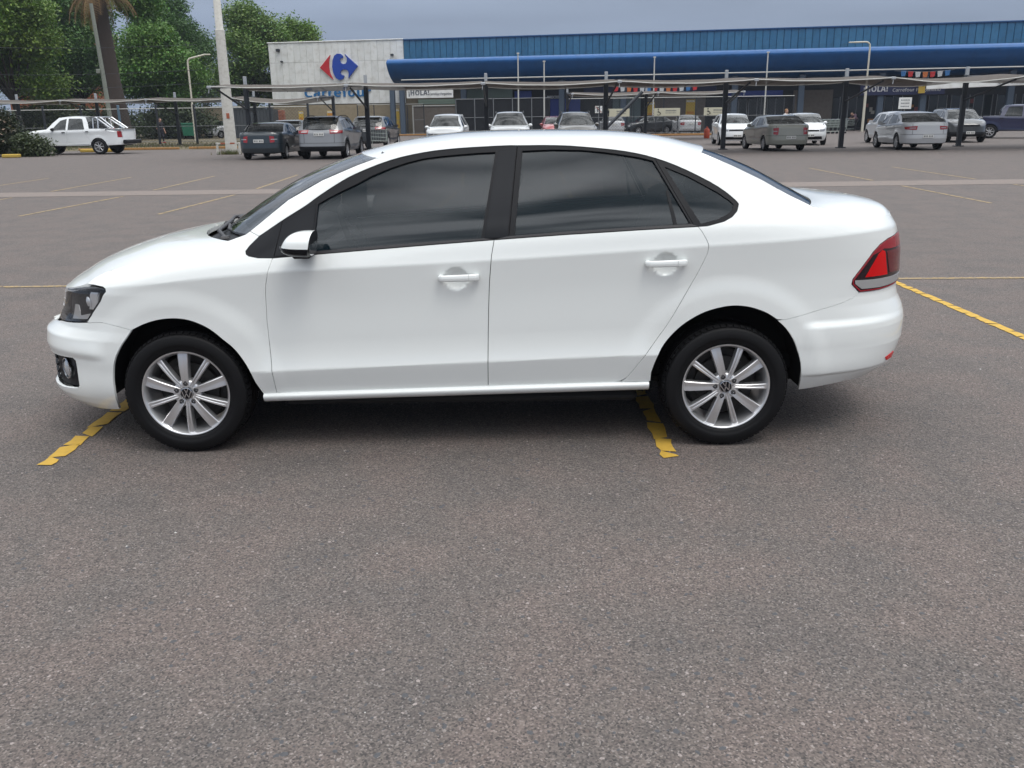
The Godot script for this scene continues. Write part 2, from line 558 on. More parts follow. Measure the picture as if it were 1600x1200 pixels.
func saloon_surface() -> CarSurf:
	var s := CarSurf.new()
	s.xs = [-0.9, -0.6, -0.3, 0.1, 0.45, 0.66, 1.48, 2.39, 2.8, 3.2, 3.6]
	s.t = {
		w = 0.85, l0 = 0.2, l1 = 2.45, y3 = 0.2799, y3s = 0.0193,
		y4 = [0.402, 0.402, 0.402, 0.402, 0.402, 0.409, 0.435, 0.464, 0.47, 0.47, 0.47],
		y7 = [0.73, 0.76, 0.795, 0.836, 0.864, 0.874, 0.908, 0.957, 0.977, 0.997, 1.008],
		y8 = [0.75, 0.80, 0.86, 0.905, 0.93, 0.942, 1.003, 1.045, 1.06, 1.06, 1.04],
		z8 = [0.80, 0.80, 0.805, 0.82, 0.824, 0.824, 0.824, 0.827, 0.822, 0.815, 0.80],
		s8 = [-1.6, -1.4, -1.1, -0.7, -0.45, -0.42, -0.42, -0.44, -0.55, -0.8, -1.2],
		g = [-2.2, -2.0, -1.7, -1.0, -0.55, -0.50, -0.50, -0.50, -0.62, -1.5, -2.5],
	}
	s.rail = v2([0.3, 1.12, 0.487, 1.16, 0.842, 1.34, 1.156, 1.413, 1.52, 1.44, 1.883, 1.432, 2.219, 1.395, 2.42, 1.365, 2.6, 1.33, 2.8, 1.27, 3.6, 1.22])
	s.xf = v2([0.12, -0.70, 0.17, -0.79, 0.21, -0.852, 0.245, -0.872, 0.41, -0.866, 0.48, -0.876, 0.54, -0.868, 0.585, -0.80, 0.65, -0.762, 0.76, -0.726, 0.84, -0.62, 0.95, -0.45])
	s.xr = v2([0.2, 3.30, 0.265, 3.468, 0.322, 3.55, 0.373, 3.562, 0.45, 3.585, 0.54, 3.585, 0.6, 3.572, 0.657, 3.54, 0.70, 3.529, 0.78, 3.533, 0.88, 3.525, 0.957, 3.506, 1.0, 3.492, 1.054, 3.46, 1.1, 3.38, 1.2, 3.2])
	s.arches = [[0.0, 0.30, 0.355], [2.552, 0.31, 0.372]]
	s.flare = 0.010
	s.bowls = [[1.301, 0.826, 0.055, 0.054, 0.022], [2.246, 0.879, 0.055, 0.054, 0.022]]
	s.extra = func(x: float, y: float) -> float:
		var d := 0.0
		if x > 2.86:
			var k := smoothstep(2.88, 2.97, x)
			d += 0.018 * (1.0 - smoothstep(0.562, 0.602, y)) * k - 0.012 * (1.0 - smoothstep(0.325, 0.342, y)) * k
		elif x < -0.3:
			d += 0.013 * smoothstep(0.435, 0.475, y) * (1.0 - smoothstep(0.475, 0.56, y)) * (1.0 - smoothstep(-0.45, -0.34, x))
		return d
	s.setup()
	return s

func sided(called: String, b: MB, m: Material, parent, left_only := false) -> Array:
	# a panel and its mirror image on the other flank
	var two := parent is Array
	var out := [part(called, b, m, parent[0] if two else parent)]
	if not left_only: out.append(part(called, b.mirrored(), m, parent[1] if two else parent))
	return out

func both(b: MB) -> MB:
	# one mesh over both halves of the car
	var m := MB.new()
	m.append(b); m.append(b.mirrored())
	return m

func edge_points(s: CarSurf, a: Array) -> Array:
	var q := []
	for e in a: q.append(s.pt(s.px(e.x, e.y), e.y))
	return q

func main_car() -> void:
	var s := saloon_surface()
	var car := thing("white_sedan", Vector3(-1.5451, 0, -4.8618), -0.0018, "large white four door sedan in the foreground, seen from its side", "car", "")
	var white: Material = M.car_white
	# ---- outlines in side view
	var dlo_top := v2([0.409, 1.02, 0.519, 1.09, 0.619, 1.149, 0.674, 1.187, 0.76, 1.24, 0.848, 1.285, 1.003, 1.341, 1.156, 1.373, 1.311, 1.389, 1.52, 1.398, 1.596, 1.398, 1.75, 1.397, 1.882, 1.389, 2.07, 1.368, 2.211, 1.336, 2.346, 1.284, 2.484, 1.212, 2.555, 1.158, 2.574, 1.137])
	var rail_line := v2([0.942, 1.352, 1.156, 1.408, 1.34, 1.428, 1.52, 1.434, 1.70, 1.434, 1.883, 1.427, 2.07, 1.411, 2.25, 1.387, 2.418, 1.359])
	var screen_edge := v2([0.345, 1.027, 0.391, 1.061, 0.538, 1.174, 0.692, 1.257, 0.846, 1.319])
	var rear_edge := v2([2.558, 1.299, 2.687, 1.237, 2.804, 1.173, 2.902, 1.126])
	var trunk_edge := v2([2.916, 1.116, 3.008, 1.101, 3.117, 1.082, 3.22, 1.067, 3.312, 1.053])
	var farch := v2([0.345, 0.346, 0.325, 0.41, 0.291, 0.473, 0.26, 0.517, 0.219, 0.556, 0.175, 0.597, 0.129, 0.627, 0.072, 0.65, 0.015, 0.659, -0.05, 0.656, -0.107, 0.644, -0.155, 0.627])
	var rarch := v2([2.767, 0.617, 2.722, 0.646, 2.672, 0.667, 2.618, 0.681, 2.558, 0.685, 2.50, 0.677, 2.437, 0.659, 2.38, 0.63, 2.329, 0.594, 2.28, 0.545, 2.24, 0.49, 2.215, 0.43, 2.199, 0.368])
	var ddoor := v2([2.09, 0.345, 2.147, 0.432, 2.255, 0.586, 2.32, 0.70, 2.385, 0.82, 2.415, 0.885, 2.432, 0.931, 2.433, 0.968, 2.41, 1.013, 2.388, 1.043])
	dlo_top = fine(dlo_top, 3); farch = fine(farch, 3); rarch = fine(rarch, 3); ddoor = fine(ddoor, 2); rail_line = fine(rail_line, 2)
	# ---- outer panels
	var fen := v2([-0.208, 0.602, -0.278, 0.617, -0.361, 0.628, -0.452, 0.62, -0.407, 0.672, -0.352, 0.731, -0.318, 0.775, -0.320, 0.789, -0.336, 0.797, -0.388, 0.800, -0.44, 0.798, -0.40, 0.828, -0.33, 0.858, -0.2, 0.895, -0.056, 0.926, 0.047, 0.944, 0.157, 0.971, 0.274, 1.003, 0.345, 1.027, 0.365, 1.041, 0.409, 1.02, 0.367, 0.98, 0.350, 0.958, 0.352, 0.945, 0.366, 0.936, 0.408, 0.928, 0.475, 0.927, 0.453, 0.868, 0.438, 0.81, 0.432, 0.765, 0.425, 0.644, 0.426, 0.54, 0.43, 0.431, 0.434, 0.285, 0.372, 0.283])
	fen.append_array(farch)
	sided("front_fender", s.panel(s.poly(fen), [], 0.025, 0.009, 0.0, 0.012, 0.0012), white, car)
	var fd := v2([0.475, 0.927, 0.453, 0.868, 0.438, 0.81, 0.432, 0.765, 0.425, 0.644, 0.426, 0.54, 0.43, 0.431, 0.434, 0.287, 1.434, 0.305, 1.436, 0.42, 1.440, 0.569, 1.445, 0.70, 1.451, 0.81, 1.462, 0.926, 1.475, 0.996, 1.2, 0.978, 0.9, 0.957, 0.658, 0.940])
	var fdoors := sided("front_door", s.panel(s.poly(fd), [], 0.0125, 0.008, 0.0, 0.012, 0.0016), white, car)
	var rd := v2([1.434, 0.305, 1.436, 0.42, 1.440, 0.569, 1.445, 0.70, 1.451, 0.81, 1.462, 0.926, 1.475, 0.996, 1.8, 1.015, 2.1, 1.030])
	var ddr := ddoor.duplicate(); ddr.reverse()
	rd.append_array(ddr)
	rd.append_array(v2([2.06, 0.325, 2.03, 0.317]))
	var rdoors := sided("rear_door", s.panel(s.poly(rd), [], 0.0125, 0.008, 0.0, 0.012, 0.0016), white, car)
	var tz := s.pz(0.50, false)
	var fr := v2([0.409, 1.02, 0.365, 1.041])
	fr.append_array(screen_edge.slice(1)); fr.append_array(rail_line); fr.append_array(rear_edge); fr.append_array(trunk_edge)
	fr.append_array([Vector3(tz, 1.045, 0), Vector3(tz, 0.966, 0)])
	fr.append_array(v2([3.323, 0.953, 3.27, 0.933, 3.227, 0.899, 3.129, 0.783, 3.126, 0.76, 3.172, 0.717, 3.146, 0.695, 3.10, 0.680, 3.059, 0.669, 2.98, 0.652, 2.912, 0.636, 2.80, 0.613]))
	fr.append_array(rarch)
	fr.append_array(v2([2.199, 0.322, 2.06, 0.3195]))
	fr.append_array(ddoor)
	fr.append_array(v2([2.428, 1.045, 2.503, 1.063, 2.54, 1.082, 2.565, 1.108]))
	var dr := dlo_top.duplicate(); dr.reverse()
	fr.append_array(dr.slice(0, -1))
	sided("body_side", s.panel(s.poly(fr), [], 0.025, 0.009, 0.0, 0.012, 0.0012), white, car)
	# bumpers run across both halves
	var pf := s.pf(); var pr := s.pr()
	var fb := v2([-0.208, 0.602, -0.278, 0.617, -0.361, 0.628, -0.452, 0.62, -0.59, 0.604, -0.655, 0.597])
	fb.append_array([Vector3(s.pz(0.50, true), 0.585, 0), Vector3(s.pz(0.36, true), 0.565, 0), Vector3(pf, 0.56, 0), Vector3(pf, 0.43, 0)])
	fb.append_array(v2([-0.669, 0.435, -0.56, 0.442, -0.545, 0.43, -0.549, 0.304, -0.565, 0.287, -0.688, 0.27]))
	fb.append_array([Vector3(pf, 0.255, 0), Vector3(pf, 0.175, 0)])
	fb.append_array(v2([-0.589, 0.171, -0.488, 0.172]))
	fb.append_array(fine(v2([-0.356, 0.189, -0.345, 0.293, -0.339, 0.364, -0.316, 0.449, -0.273, 0.521, -0.208, 0.602]), 4).slice(0, -1))
	var fbm := part("front_bumper", both(s.panel(s.poly(fb), [], 0.025, 0.0075, 0.0, 0.014, 0.001)), white, car)
	var rb := v2([2.80, 0.613, 2.912, 0.636, 2.98, 0.652, 3.059, 0.669, 3.10, 0.680, 3.146, 0.695, 3.172, 0.717, 3.288, 0.715, 3.384, 0.719])
	rb.append_array([Vector3(s.pz(0.44, false), 0.722, 0), Vector3(pr, 0.722, 0), Vector3(pr, 0.25, 0)])
	rb.append_array(v2([3.352, 0.258, 3.171, 0.275]))
	rb.append_array(fine(v2([2.919, 0.252, 2.914, 0.29, 2.9, 0.396, 2.88, 0.46, 2.854, 0.517, 2.815, 0.571, 2.772, 0.6105]), 3))
	var rbm := part("rear_bumper", both(s.panel(s.poly(rb), [], 0.025, 0.0075, 0.0, 0.014, 0.001)), white, car)
	for sg in [1.0, -1.0]:
		var rf := s.panel(s.poly(v2([3.375, 0.372, 3.44, 0.386, 3.455, 0.372, 3.44, 0.350, 3.39, 0.352])), [], 0.03, 0.02, 0.003, 0.01)
		part("reflector", rf if sg > 0 else rf.mirrored(), M.lamp_red, rbm)
	# grilles
	var lg := [Vector3(pf, 0.43, 0)]
	lg.append_array(v2([-0.669, 0.435, -0.56, 0.442, -0.545, 0.43, -0.549, 0.304, -0.565, 0.287, -0.688, 0.27]))
	lg.append(Vector3(pf, 0.255, 0))
	var low := part("lower_grille", both(s.panel(s.poly(lg), [], 0.04, 0.03, -0.028, 0.0)), M.trim_black, car)
	for k in 4:
		var y := 0.285 + k * 0.036
		var bar := s.panel(s.poly([Vector3(pf, y, 0), Vector3(s.pz(0.52, true), y, 0), Vector3(s.pz(0.52, true), y + 0.010, 0), Vector3(pf, y + 0.010, 0)]), [], 0.06, 0.03, -0.012, 0.012)
		part("grille_bar", both(bar), M.trim_black, low)
	for sg in [1.0, -1.0]:
		var fogp := s.pt(s.px(-0.64, 0.37), 0.37); fogp.z = (fogp.z - 0.015) * sg
		var d := Vector3(-0.72, 0, 0.69 * sg).normalized()
		var f := MB.new()
		f.lathe([Vector2(0.052, -0.03), Vector2(0.052, 0.004), Vector2(0.046, 0.006)], 24, fogp - d * 0.006, d)
		part("fog_light_bezel", f, M.chrome, low)
		f = MB.new()
		f.lathe([Vector2(0.047, -0.005), Vector2(0.03, 0.007), Vector2(0.0, 0.011)], 24, fogp - d * 0.006, d)
		part("fog_light", f, M.lamp_clear, low)
	var ug := part("upper_grille", both(s.panel(s.poly([Vector3(pf, 0.735, 0), Vector3(s.pz(0.36, true), 0.735, 0), Vector3(s.pz(0.40, true), 0.575, 0), Vector3(pf, 0.565, 0)]), [], 0.04, 0.03, -0.012, 0.012)), M.trim_black, car)
	for y in [0.625, 0.66, 0.695]:
		part("grille_bar", both(s.panel(s.poly([Vector3(pf, y, 0), Vector3(s.pz(0.35, true), y, 0), Vector3(s.pz(0.35, true), y + 0.008, 0), Vector3(pf, y + 0.008, 0)]), [], 0.06, 0.03, 0.002, 0.012)), M.chrome, ug)
	badge(ug, Vector3(s.pt(pf, 0.67).x - 0.004, 0.672, 0), Vector3(-1, 0.1, 0).normalized(), 0.055)
	# bonnet, roof, boot and the glass between them
	var he := edge_points(s, v2([0.262, 0.999, 0.157, 0.9705, 0.047, 0.9435, -0.056, 0.9255, -0.2, 0.8945, -0.33, 0.857, -0.405, 0.824, -0.447, 0.797, -0.54, 0.772, -0.62, 0.758]))
	for k in he.size(): he[k].z -= 0.003
	part("bonnet", patch(he, v2([-0.02, 0.985, -0.11, 0.977, -0.2, 0.963, -0.29, 0.945, -0.4, 0.915, -0.49, 0.884, -0.575, 0.848, -0.64, 0.812, -0.70, 0.775, -0.735, 0.742]), 2.2, 36, 24, 0.02), white, car)
	var cw := edge_points(s, v2([0.15, 0.968, 0.262, 0.995, 0.41, 1.05]))
	part("cowl", patch(cw, v2([-0.09, 0.955, 0.0, 0.968, 0.19, 1.05]), 2.2, 6, 16, 0.0, -0.016), M.trim_black, car)
	var we := edge_points(s, v2([0.345, 1.029, 0.391, 1.062, 0.538, 1.175, 0.692, 1.258, 0.846, 1.320, 0.942, 1.352]))
	var wsp := part("windscreen", patch(we, v2([0.10, 1.012, 0.17, 1.06, 0.335, 1.165, 0.51, 1.258, 0.68, 1.325, 0.80, 1.364]), 2.2, 24, 20), M.glass_clear, car)
	part("windscreen_border", screen_border(we, v2([0.10, 1.012, 0.17, 1.06, 0.335, 1.165, 0.51, 1.258, 0.68, 1.325, 0.80, 1.364])), M.trim_gloss, wsp)
	var re := edge_points(s, v2([0.942, 1.353, 1.156, 1.409, 1.34, 1.429, 1.52, 1.435, 1.70, 1.435, 1.883, 1.428, 2.07, 1.412, 2.25, 1.388, 2.418, 1.360]))
	for k in re.size(): re[k] += Vector3(0, -0.0035, 0.0035)
	part("roof", patch(re, v2([0.80, 1.366, 1.0, 1.412, 1.228, 1.446, 1.45, 1.457, 1.65, 1.459, 1.85, 1.457, 2.064, 1.450, 2.29, 1.427, 2.50, 1.380]), 2.6, 40, 24, 0.01), white, car)
	var ge := edge_points(s, v2([2.418, 1.359, 2.558, 1.298, 2.687, 1.236, 2.804, 1.172, 2.902, 1.125]))
	var rg := part("rear_window", patch(ge, v2([2.50, 1.376, 2.62, 1.335, 2.765, 1.275, 2.91, 1.20, 3.03, 1.135]), 2.4, 20, 20, 0.0, -0.006), M.glass_dark, car)
	part("window_border", screen_border(ge, v2([2.50, 1.376, 2.62, 1.335, 2.765, 1.275, 2.91, 1.20, 3.03, 1.135])), M.trim_gloss, rg)
	var te := edge_points(s, v2([2.906, 1.121, 3.008, 1.1005, 3.117, 1.0815, 3.22, 1.0665, 3.312, 1.0525]))
	te.append(s.pt(tz, 1.045))
	for k in te.size(): te[k].z -= 0.003
	var boot := part("boot_lid", patch(te, v2([3.04, 1.126, 3.12, 1.128, 3.22, 1.122, 3.33, 1.111, 3.43, 1.09, 3.478, 1.058]), 2.4, 24, 20, 0.02), white, car)
	var bl := both(s.panel(s.poly([Vector3(tz, 1.043, 0), Vector3(tz, 0.966, 0), Vector3(s.pz(0.40, false), 0.96, 0), Vector3(s.pz(0.42, false), 0.725, 0), Vector3(pr, 0.725, 0), Vector3(pr, 1.056, 0)]), [], 0.04, 0.03, 0.0, 0.012, 0.0015))
	part("boot_face", bl, white, boot)
	badge(boot, Vector3(s.pt(pr, 0.93).x + 0.004, 0.93, 0), Vector3(1, 0.1, 0).normalized(), 0.05)
	var np := MB.new()
	np.cbox(Vector3(-0.876, 0.475, 0), Vector3(0.012, 0.13, 0.40), 0.004)
	part("number_plate", np, M.plate_white, fbm)
	np = MB.new()
	np.cbox(Vector3(3.537, 0.80, 0), Vector3(0.012, 0.13, 0.40), 0.004)
	part("number_plate", np, M.plate_white, boot)
	# ---- black window frames with their glass
	var cut := func(a: Array) -> PackedVector2Array: return s.poly(v2(a))
	# the whole dark band, cut where the doors part; it runs a little way under the white panels
	var band := dlo_top.duplicate()
	band.append_array(v2([2.574, 1.125, 2.565, 1.108, 2.54, 1.082, 2.503, 1.063, 2.428, 1.045, 2.388, 1.043, 2.1, 1.030, 1.8, 1.015, 1.475, 0.996, 1.2, 0.978, 0.9, 0.957, 0.658, 0.940, 0.475, 0.927, 0.408, 0.928, 0.366, 0.936, 0.352, 0.945, 0.350, 0.958, 0.367, 0.98]))
	var grown: PackedVector2Array = Geometry2D.offset_polygon(s.poly(band), 0.004, Geometry2D.JOIN_MITER)[0]
	var lines := [[0.25, 0.25], [0.461, 0.601], [1.523, 1.594], [2.482, 2.128], [2.9, 2.9]]
	var bits := []
	for i in 4:
		var q := PackedVector2Array([Vector2(lines[i][0] + 0.0012, 0.85), Vector2(lines[i + 1][0] - 0.0012, 0.85), Vector2(lines[i + 1][1] - 0.0012, 1.475), Vector2(lines[i][1] + 0.0012, 1.475)])
		bits.append(Geometry2D.intersect_polygons(grown, q)[0])
	sided("quarter_trim", s.panel(bits[0], [], 0.03, 0.02, -0.003, 0.01), M.trim_gloss, car)
	var fglass: PackedVector2Array = cut.call([0.675, 1.157, 0.657, 0.956, 1.417, 1.005, 1.485, 1.372, 1.40, 1.369, 1.312, 1.363, 1.235, 1.357, 1.156, 1.348, 1.08, 1.331, 1.004, 1.308, 0.92, 1.276, 0.849, 1.24, 0.78, 1.21, 0.722, 1.182])
	sided("window_frame", s.panel(bits[1], [fglass], 0.04, 0.03, -0.003, 0.014), M.trim_black, fdoors)
	var gl := s.panel(fglass, [], 0.06, 0.05, -0.014, 0.0, -0.004)
	sided("window_glass", gl, M.glass_dark, fdoors)
	# gloss pillar cover between the doors
	var pil := s.panel(cut.call([1.43, 1.003, 1.497, 1.375, 1.581, 1.394, 1.535, 1.004]), [], 0.04, 0.03, 0.001, 0.006, 0.001)
	sided("pillar_cover", pil, M.trim_gloss, fdoors)
	var sail := s.panel(cut.call([0.484, 0.933, 0.515, 1.07, 0.60, 1.120, 0.668, 1.163, 0.650, 0.948]), [], 0.04, 0.03, 0.0, 0.006, 0.001)
	sided("mirror_base", sail, M.trim_gloss, fdoors)
	var rglass: PackedVector2Array = cut.call([1.607, 1.376, 1.567, 1.013, 2.354, 1.058, 2.199, 1.326, 2.14, 1.341, 2.069, 1.353, 1.98, 1.366, 1.881, 1.376, 1.75, 1.380])
	sided("window_frame", s.panel(bits[2], [rglass], 0.04, 0.03, -0.003, 0.014), M.trim_black, rdoors)
	sided("window_glass", s.panel(rglass, [], 0.06, 0.05, -0.014, 0.0, -0.004), M.glass_dark, rdoors)
	sided("divider_bar", s.panel(cut.call([2.252, 1.200, 2.262, 1.205, 2.296, 1.055, 2.280, 1.054]), [], 0.05, 0.05, -0.010, 0.008), M.trim_black, rdoors)
	var qglass: PackedVector2Array = cut.call([2.250, 1.300, 2.400, 1.056, 2.475, 1.074, 2.52, 1.094, 2.545, 1.114, 2.551, 1.137, 2.535, 1.152, 2.479, 1.19, 2.354, 1.257])
	var qf := sided("quarter_window_frame", s.panel(bits[3], [qglass], 0.04, 0.03, -0.003, 0.014), M.trim_black, car)
	sided("quarter_window_glass", s.panel(qglass, [], 0.06, 0.05, -0.010, 0.0, -0.004), M.glass_dark, qf)
	# waist rails
	for e in [[fdoors, [0.655, 0.942, 0.9, 0.959, 1.2, 0.980, 1.472, 0.998, 1.43, 1.003, 1.2, 0.991, 0.9, 0.971, 0.655, 0.953]], [rdoors, [1.482, 0.998, 1.8, 1.017, 2.1, 1.032, 2.385, 1.045, 2.358, 1.054, 2.1, 1.043, 1.8, 1.028, 1.54, 1.011]]]:
		sided("waist_rail", s.panel(cut.call(e[1]), [], 0.08, 0.03, 0.002, 0.01), M.rubber, e[0])
	# ---- dark shell behind the gaps, door cards
	var inner := v2([-0.45, 0.30, -0.60, 0.30, -0.62, 0.74, -0.35, 0.80, 0.0, 0.90, 0.36, 0.935, 1.0, 0.955, 2.4, 1.03, 2.9, 1.05, 3.30, 0.99, 3.38, 0.32, 3.0, 0.32])
	for c in [[2.552, 0.31], [0.0, 0.30]]:
		var q := []
		q.append(Vector2(c[0] + 0.39, 0.30))
		for i in 13:
			var w := PI * i / 12.0
			q.append(Vector2(c[0] + 0.39 * cos(w), c[1] + 0.39 * sin(w)))
		q.append(Vector2(c[0] - 0.39, 0.30))
		inner.append_array(q)
	sided("inner_shell", s.panel(s.poly(inner), [], 0.08, 0.05, -0.03, 0.0, 0.0, false), M.cabin_black, car)
	# ---- lamps
	for sg in [1.0, -1.0]:
		headlight(car, s, sg)
		tail_light(car, s, sg)
	# ---- sill
	var sill := MB.new()
	var rows := []
	for pr2 in [[0.796, 0.002], [0.812, -0.003], [0.821, -0.010], [0.824, -0.018], [0.818, -0.030], [0.806, -0.042], [0.785, -0.050], [0.72, -0.055], [0.70, -0.03]]:
		var row := []
		for i in 25:
			var x := lerpf(0.372, 2.192, i / 24.0)
			row.append(Vector3(x, s.t.y3 + s.t.y3s * x + pr2[1], pr2[0]))
		rows.append(row)
	sill.grid(rows, Vector3(0, 0, 1))
	for e in [0, 24]:
		for i in range(1, rows.size() - 1): sill.tri(rows[0][e], rows[i][e], rows[i + 1][e], Vector3(-1 if e == 0 else 1, 0, 0))
	sided("side_sill", sill, white, car)
	# ---- handles and mirrors
	for e in [[fdoors, 1.22, 1.405, 0.833, true], [rdoors, 2.152, 2.34, 0.886, false]]:
		for sg in 2:
			var hb := handle(s, e[1], e[2], e[3], false)
			part("handle", hb if sg == 0 else hb.mirrored(), white, e[0][sg])
			var hb2 := handle(s, e[1], e[2], e[3], true)
			part("handle_end", hb2 if sg == 0 else hb2.mirrored(), white, e[0][sg])
			if e[4]:
				var lk := MB.new()
				var c := s.pt(e[2] - 0.018, e[3]) + Vector3(0, 0.001, 0.031)
				lk.lathe([Vector2(0.0095, -0.01), Vector2(0.0095, 0.0015), Vector2(0.006, 0.003), Vector2(0.0, 0.002)], 16, c, Vector3.BACK)
				part("lock", lk if sg == 0 else lk.mirrored(), M.trim_black, e[0][sg])
	for sg in 2: wing_mirror(fdoors[sg], sg == 1)
	# ---- wheels
	var proto := alloy_wheel(car)
	for e in [[0.0, 0.0, 1], [2.552, deg_to_rad(17), 1], [0.0, 0.4, -1], [2.552, 1.0, -1]]:
		var w: Node3D = proto if proto.get_meta("used", 0) == 0 else proto.duplicate()
		if w != proto:
			w.name = "wheel"
			car.add_child(w, true)
		proto.set_meta("used", 1)
		w.position = Vector3(e[0] + (0.012 if e[0] < 1.0 else 0.0), 0.2935, 0.735 * e[2])
		w.basis = Basis(Vector3.UP, 0.0 if e[2] > 0 else PI) * Basis(Vector3.BACK, e[1])
	proto.remove_meta("used")
	for c in car.get_children():
		if c.has_meta("used"): c.remove_meta("used")
	# wheel housings and floor
	for x in [0.0, 2.552]:
		for sg in [1.0, -1.0]:
			var wh := MB.new()
			var rows2 := [[], [], []]
			for i in 25:
				var w := lerpf(-0.12, PI + 0.12, i / 24.0)
				var q := Vector2(x + 0.385 * cos(w), 0.30 + 0.385 * sin(w))
				var zo := s.pt(s.px(q.x, q.y), q.y).z - 0.02
				rows2[0].append(Vector3(q.x, q.y, zo * sg)); rows2[1].append(Vector3(q.x, q.y, 0.62 * sg)); rows2[2].append(Vector3(q.x, q.y, 0.50 * sg))
			wh.grid(rows2)
			for i in 24: wh.tri(Vector3(x, 0.30, 0.50 * sg), rows2[2][i], rows2[2][i + 1], Vector3(0, 0, sg))
			part("wheel_housing", wh, M.cabin_black, car)
	var fl := MB.new()
	fl.cbox(Vector3(1.30, 0.23, 0), Vector3(1.70, 0.05, 1.50), 0.02)
	fl.cbox(Vector3(1.30, 0.25, 0), Vector3(4.0, 0.05, 1.0), 0.02)
	fl.cbox(Vector3(3.1, 0.33, 0), Vector3(0.5, 0.10, 1.1), 0.03)
	part("floor_pan", fl, M.cabin_black, car)
	# sensor strip, wipers
	for e in [[Vector3(0.20, 0.992, 0.60), Vector3(0.10, 1.005, 0.33), Vector3(0.065, 1.015, 0.02)], [Vector3(0.045, 1.0, 0.02), Vector3(0.07, 1.012, -0.25), Vector3(0.17, 1.018, -0.55)]]:
		var wp := MB.new()
		wp.tube([e[0], (e[0] + e[1]) * 0.5 + Vector3(-0.02, 0.012, 0), e[1], e[2]], 0.010, 6)
		wp.tube([e[0] + Vector3(0.045, 0.022, -0.03), (e[0] + e[1]) * 0.5 + Vector3(0.03, 0.02, 0), e[1] + Vector3(0.045, 0.02, 0)], 0.008, 6)
		wp.cbox(e[0] + Vector3(0, -0.005, 0), Vector3(0.05, 0.03, 0.05), 0.01)
		part("wiper", wp, M.rubber, car)
	cabin(car)

func screen_border(edge: Array, centre: Array) -> MB:
	# printed black band round the rim of a screen, on its inside
	var b := MB.new()
	var nv := 24
	for sg in [1.0, -1.0]:
		var rows := []
		for i in nv + 1:
			var q: Vector3 = spline(edge, float(i) / nv); var c: Vector2 = spline(centre, float(i) / nv)
			var row := []
			for t in [1.0, 0.97, 0.94]:
				var w := pow(t, 2.2)
				row.append(Vector3(lerpf(c.x, q.x, w), lerpf(c.y, q.y, w) - 0.008, q.z * t * sg))
			rows.append(row)
		b.grid(rows, Vector3(0, 1, 0))
	for ends in [[0.0, 0.05], [0.95, 1.0]]:
		var rows := []
		for i in 3:
			var f: float = lerpf(ends[0], ends[1], i / 2.0)
			var q: Vector3 = spline(edge, f); var c: Vector2 = spline(centre, f)
			var row := []
			for j in 17:
				var t := -0.94 + 1.88 * j / 16.0
				var w := pow(absf(t), 2.2)
				row.append(Vector3(lerpf(c.x, q.x, w), lerpf(c.y, q.y, w) - 0.0075, q.z * t))
			rows.append(row)
		b.grid(rows, Vector3(0, 1, 0))
	return b

func badge(parent: Node, at: Vector3, out: Vector3, r: float) -> void:
	# round emblem: a ring with a V above a W
	var up := (Vector3.UP - out * out.y).normalized()
	var tr := Transform3D(Basis(up.cross(out), up, out), at)
	var b := MB.new()
	var q := MB.new()
	q.lathe([Vector2(r * 0.86, 0), Vector2(r * 0.86, 0.003), Vector2(r * 0.90, 0.005), Vector2(r, 0.004), Vector2(r, 0)], 32, Vector3.ZERO, Vector3.BACK)
	var st := func(a: Vector2, c: Vector2) -> void:
		var d := (c - a).normalized() * r; var nn := Vector2(-d.y, d.x) * 0.075
		q.extrude(PackedVector2Array([a * r + nn, c * r + nn, c * r - nn, a * r - nn]), 0.0, 0.0045)
	st.call(Vector2(-0.32, 0.80), Vector2(0.0, 0.10)); st.call(Vector2(0.32, 0.80), Vector2(0.0, 0.10))
	st.call(Vector2(-0.74, 0.48), Vector2(-0.36, -0.70)); st.call(Vector2(-0.36, -0.70), Vector2(0.0, 0.02))
	st.call(Vector2(0.74, 0.48), Vector2(0.36, -0.70)); st.call(Vector2(0.36, -0.70), Vector2(0.0, 0.02))
	b.append(q, tr)
	var o := part("emblem", b, M.chrome, parent)
	var d := MB.new()
	q = MB.new()
	q.lathe([Vector2(r * 0.9, -0.004), Vector2(r * 0.88, 0.001), Vector2(0, 0.001)], 32, Vector3.ZERO, Vector3.BACK)
	d.append(q, tr)
	part("emblem_disc", d, M.trim_gloss, o if parent.get_parent() == self else parent)

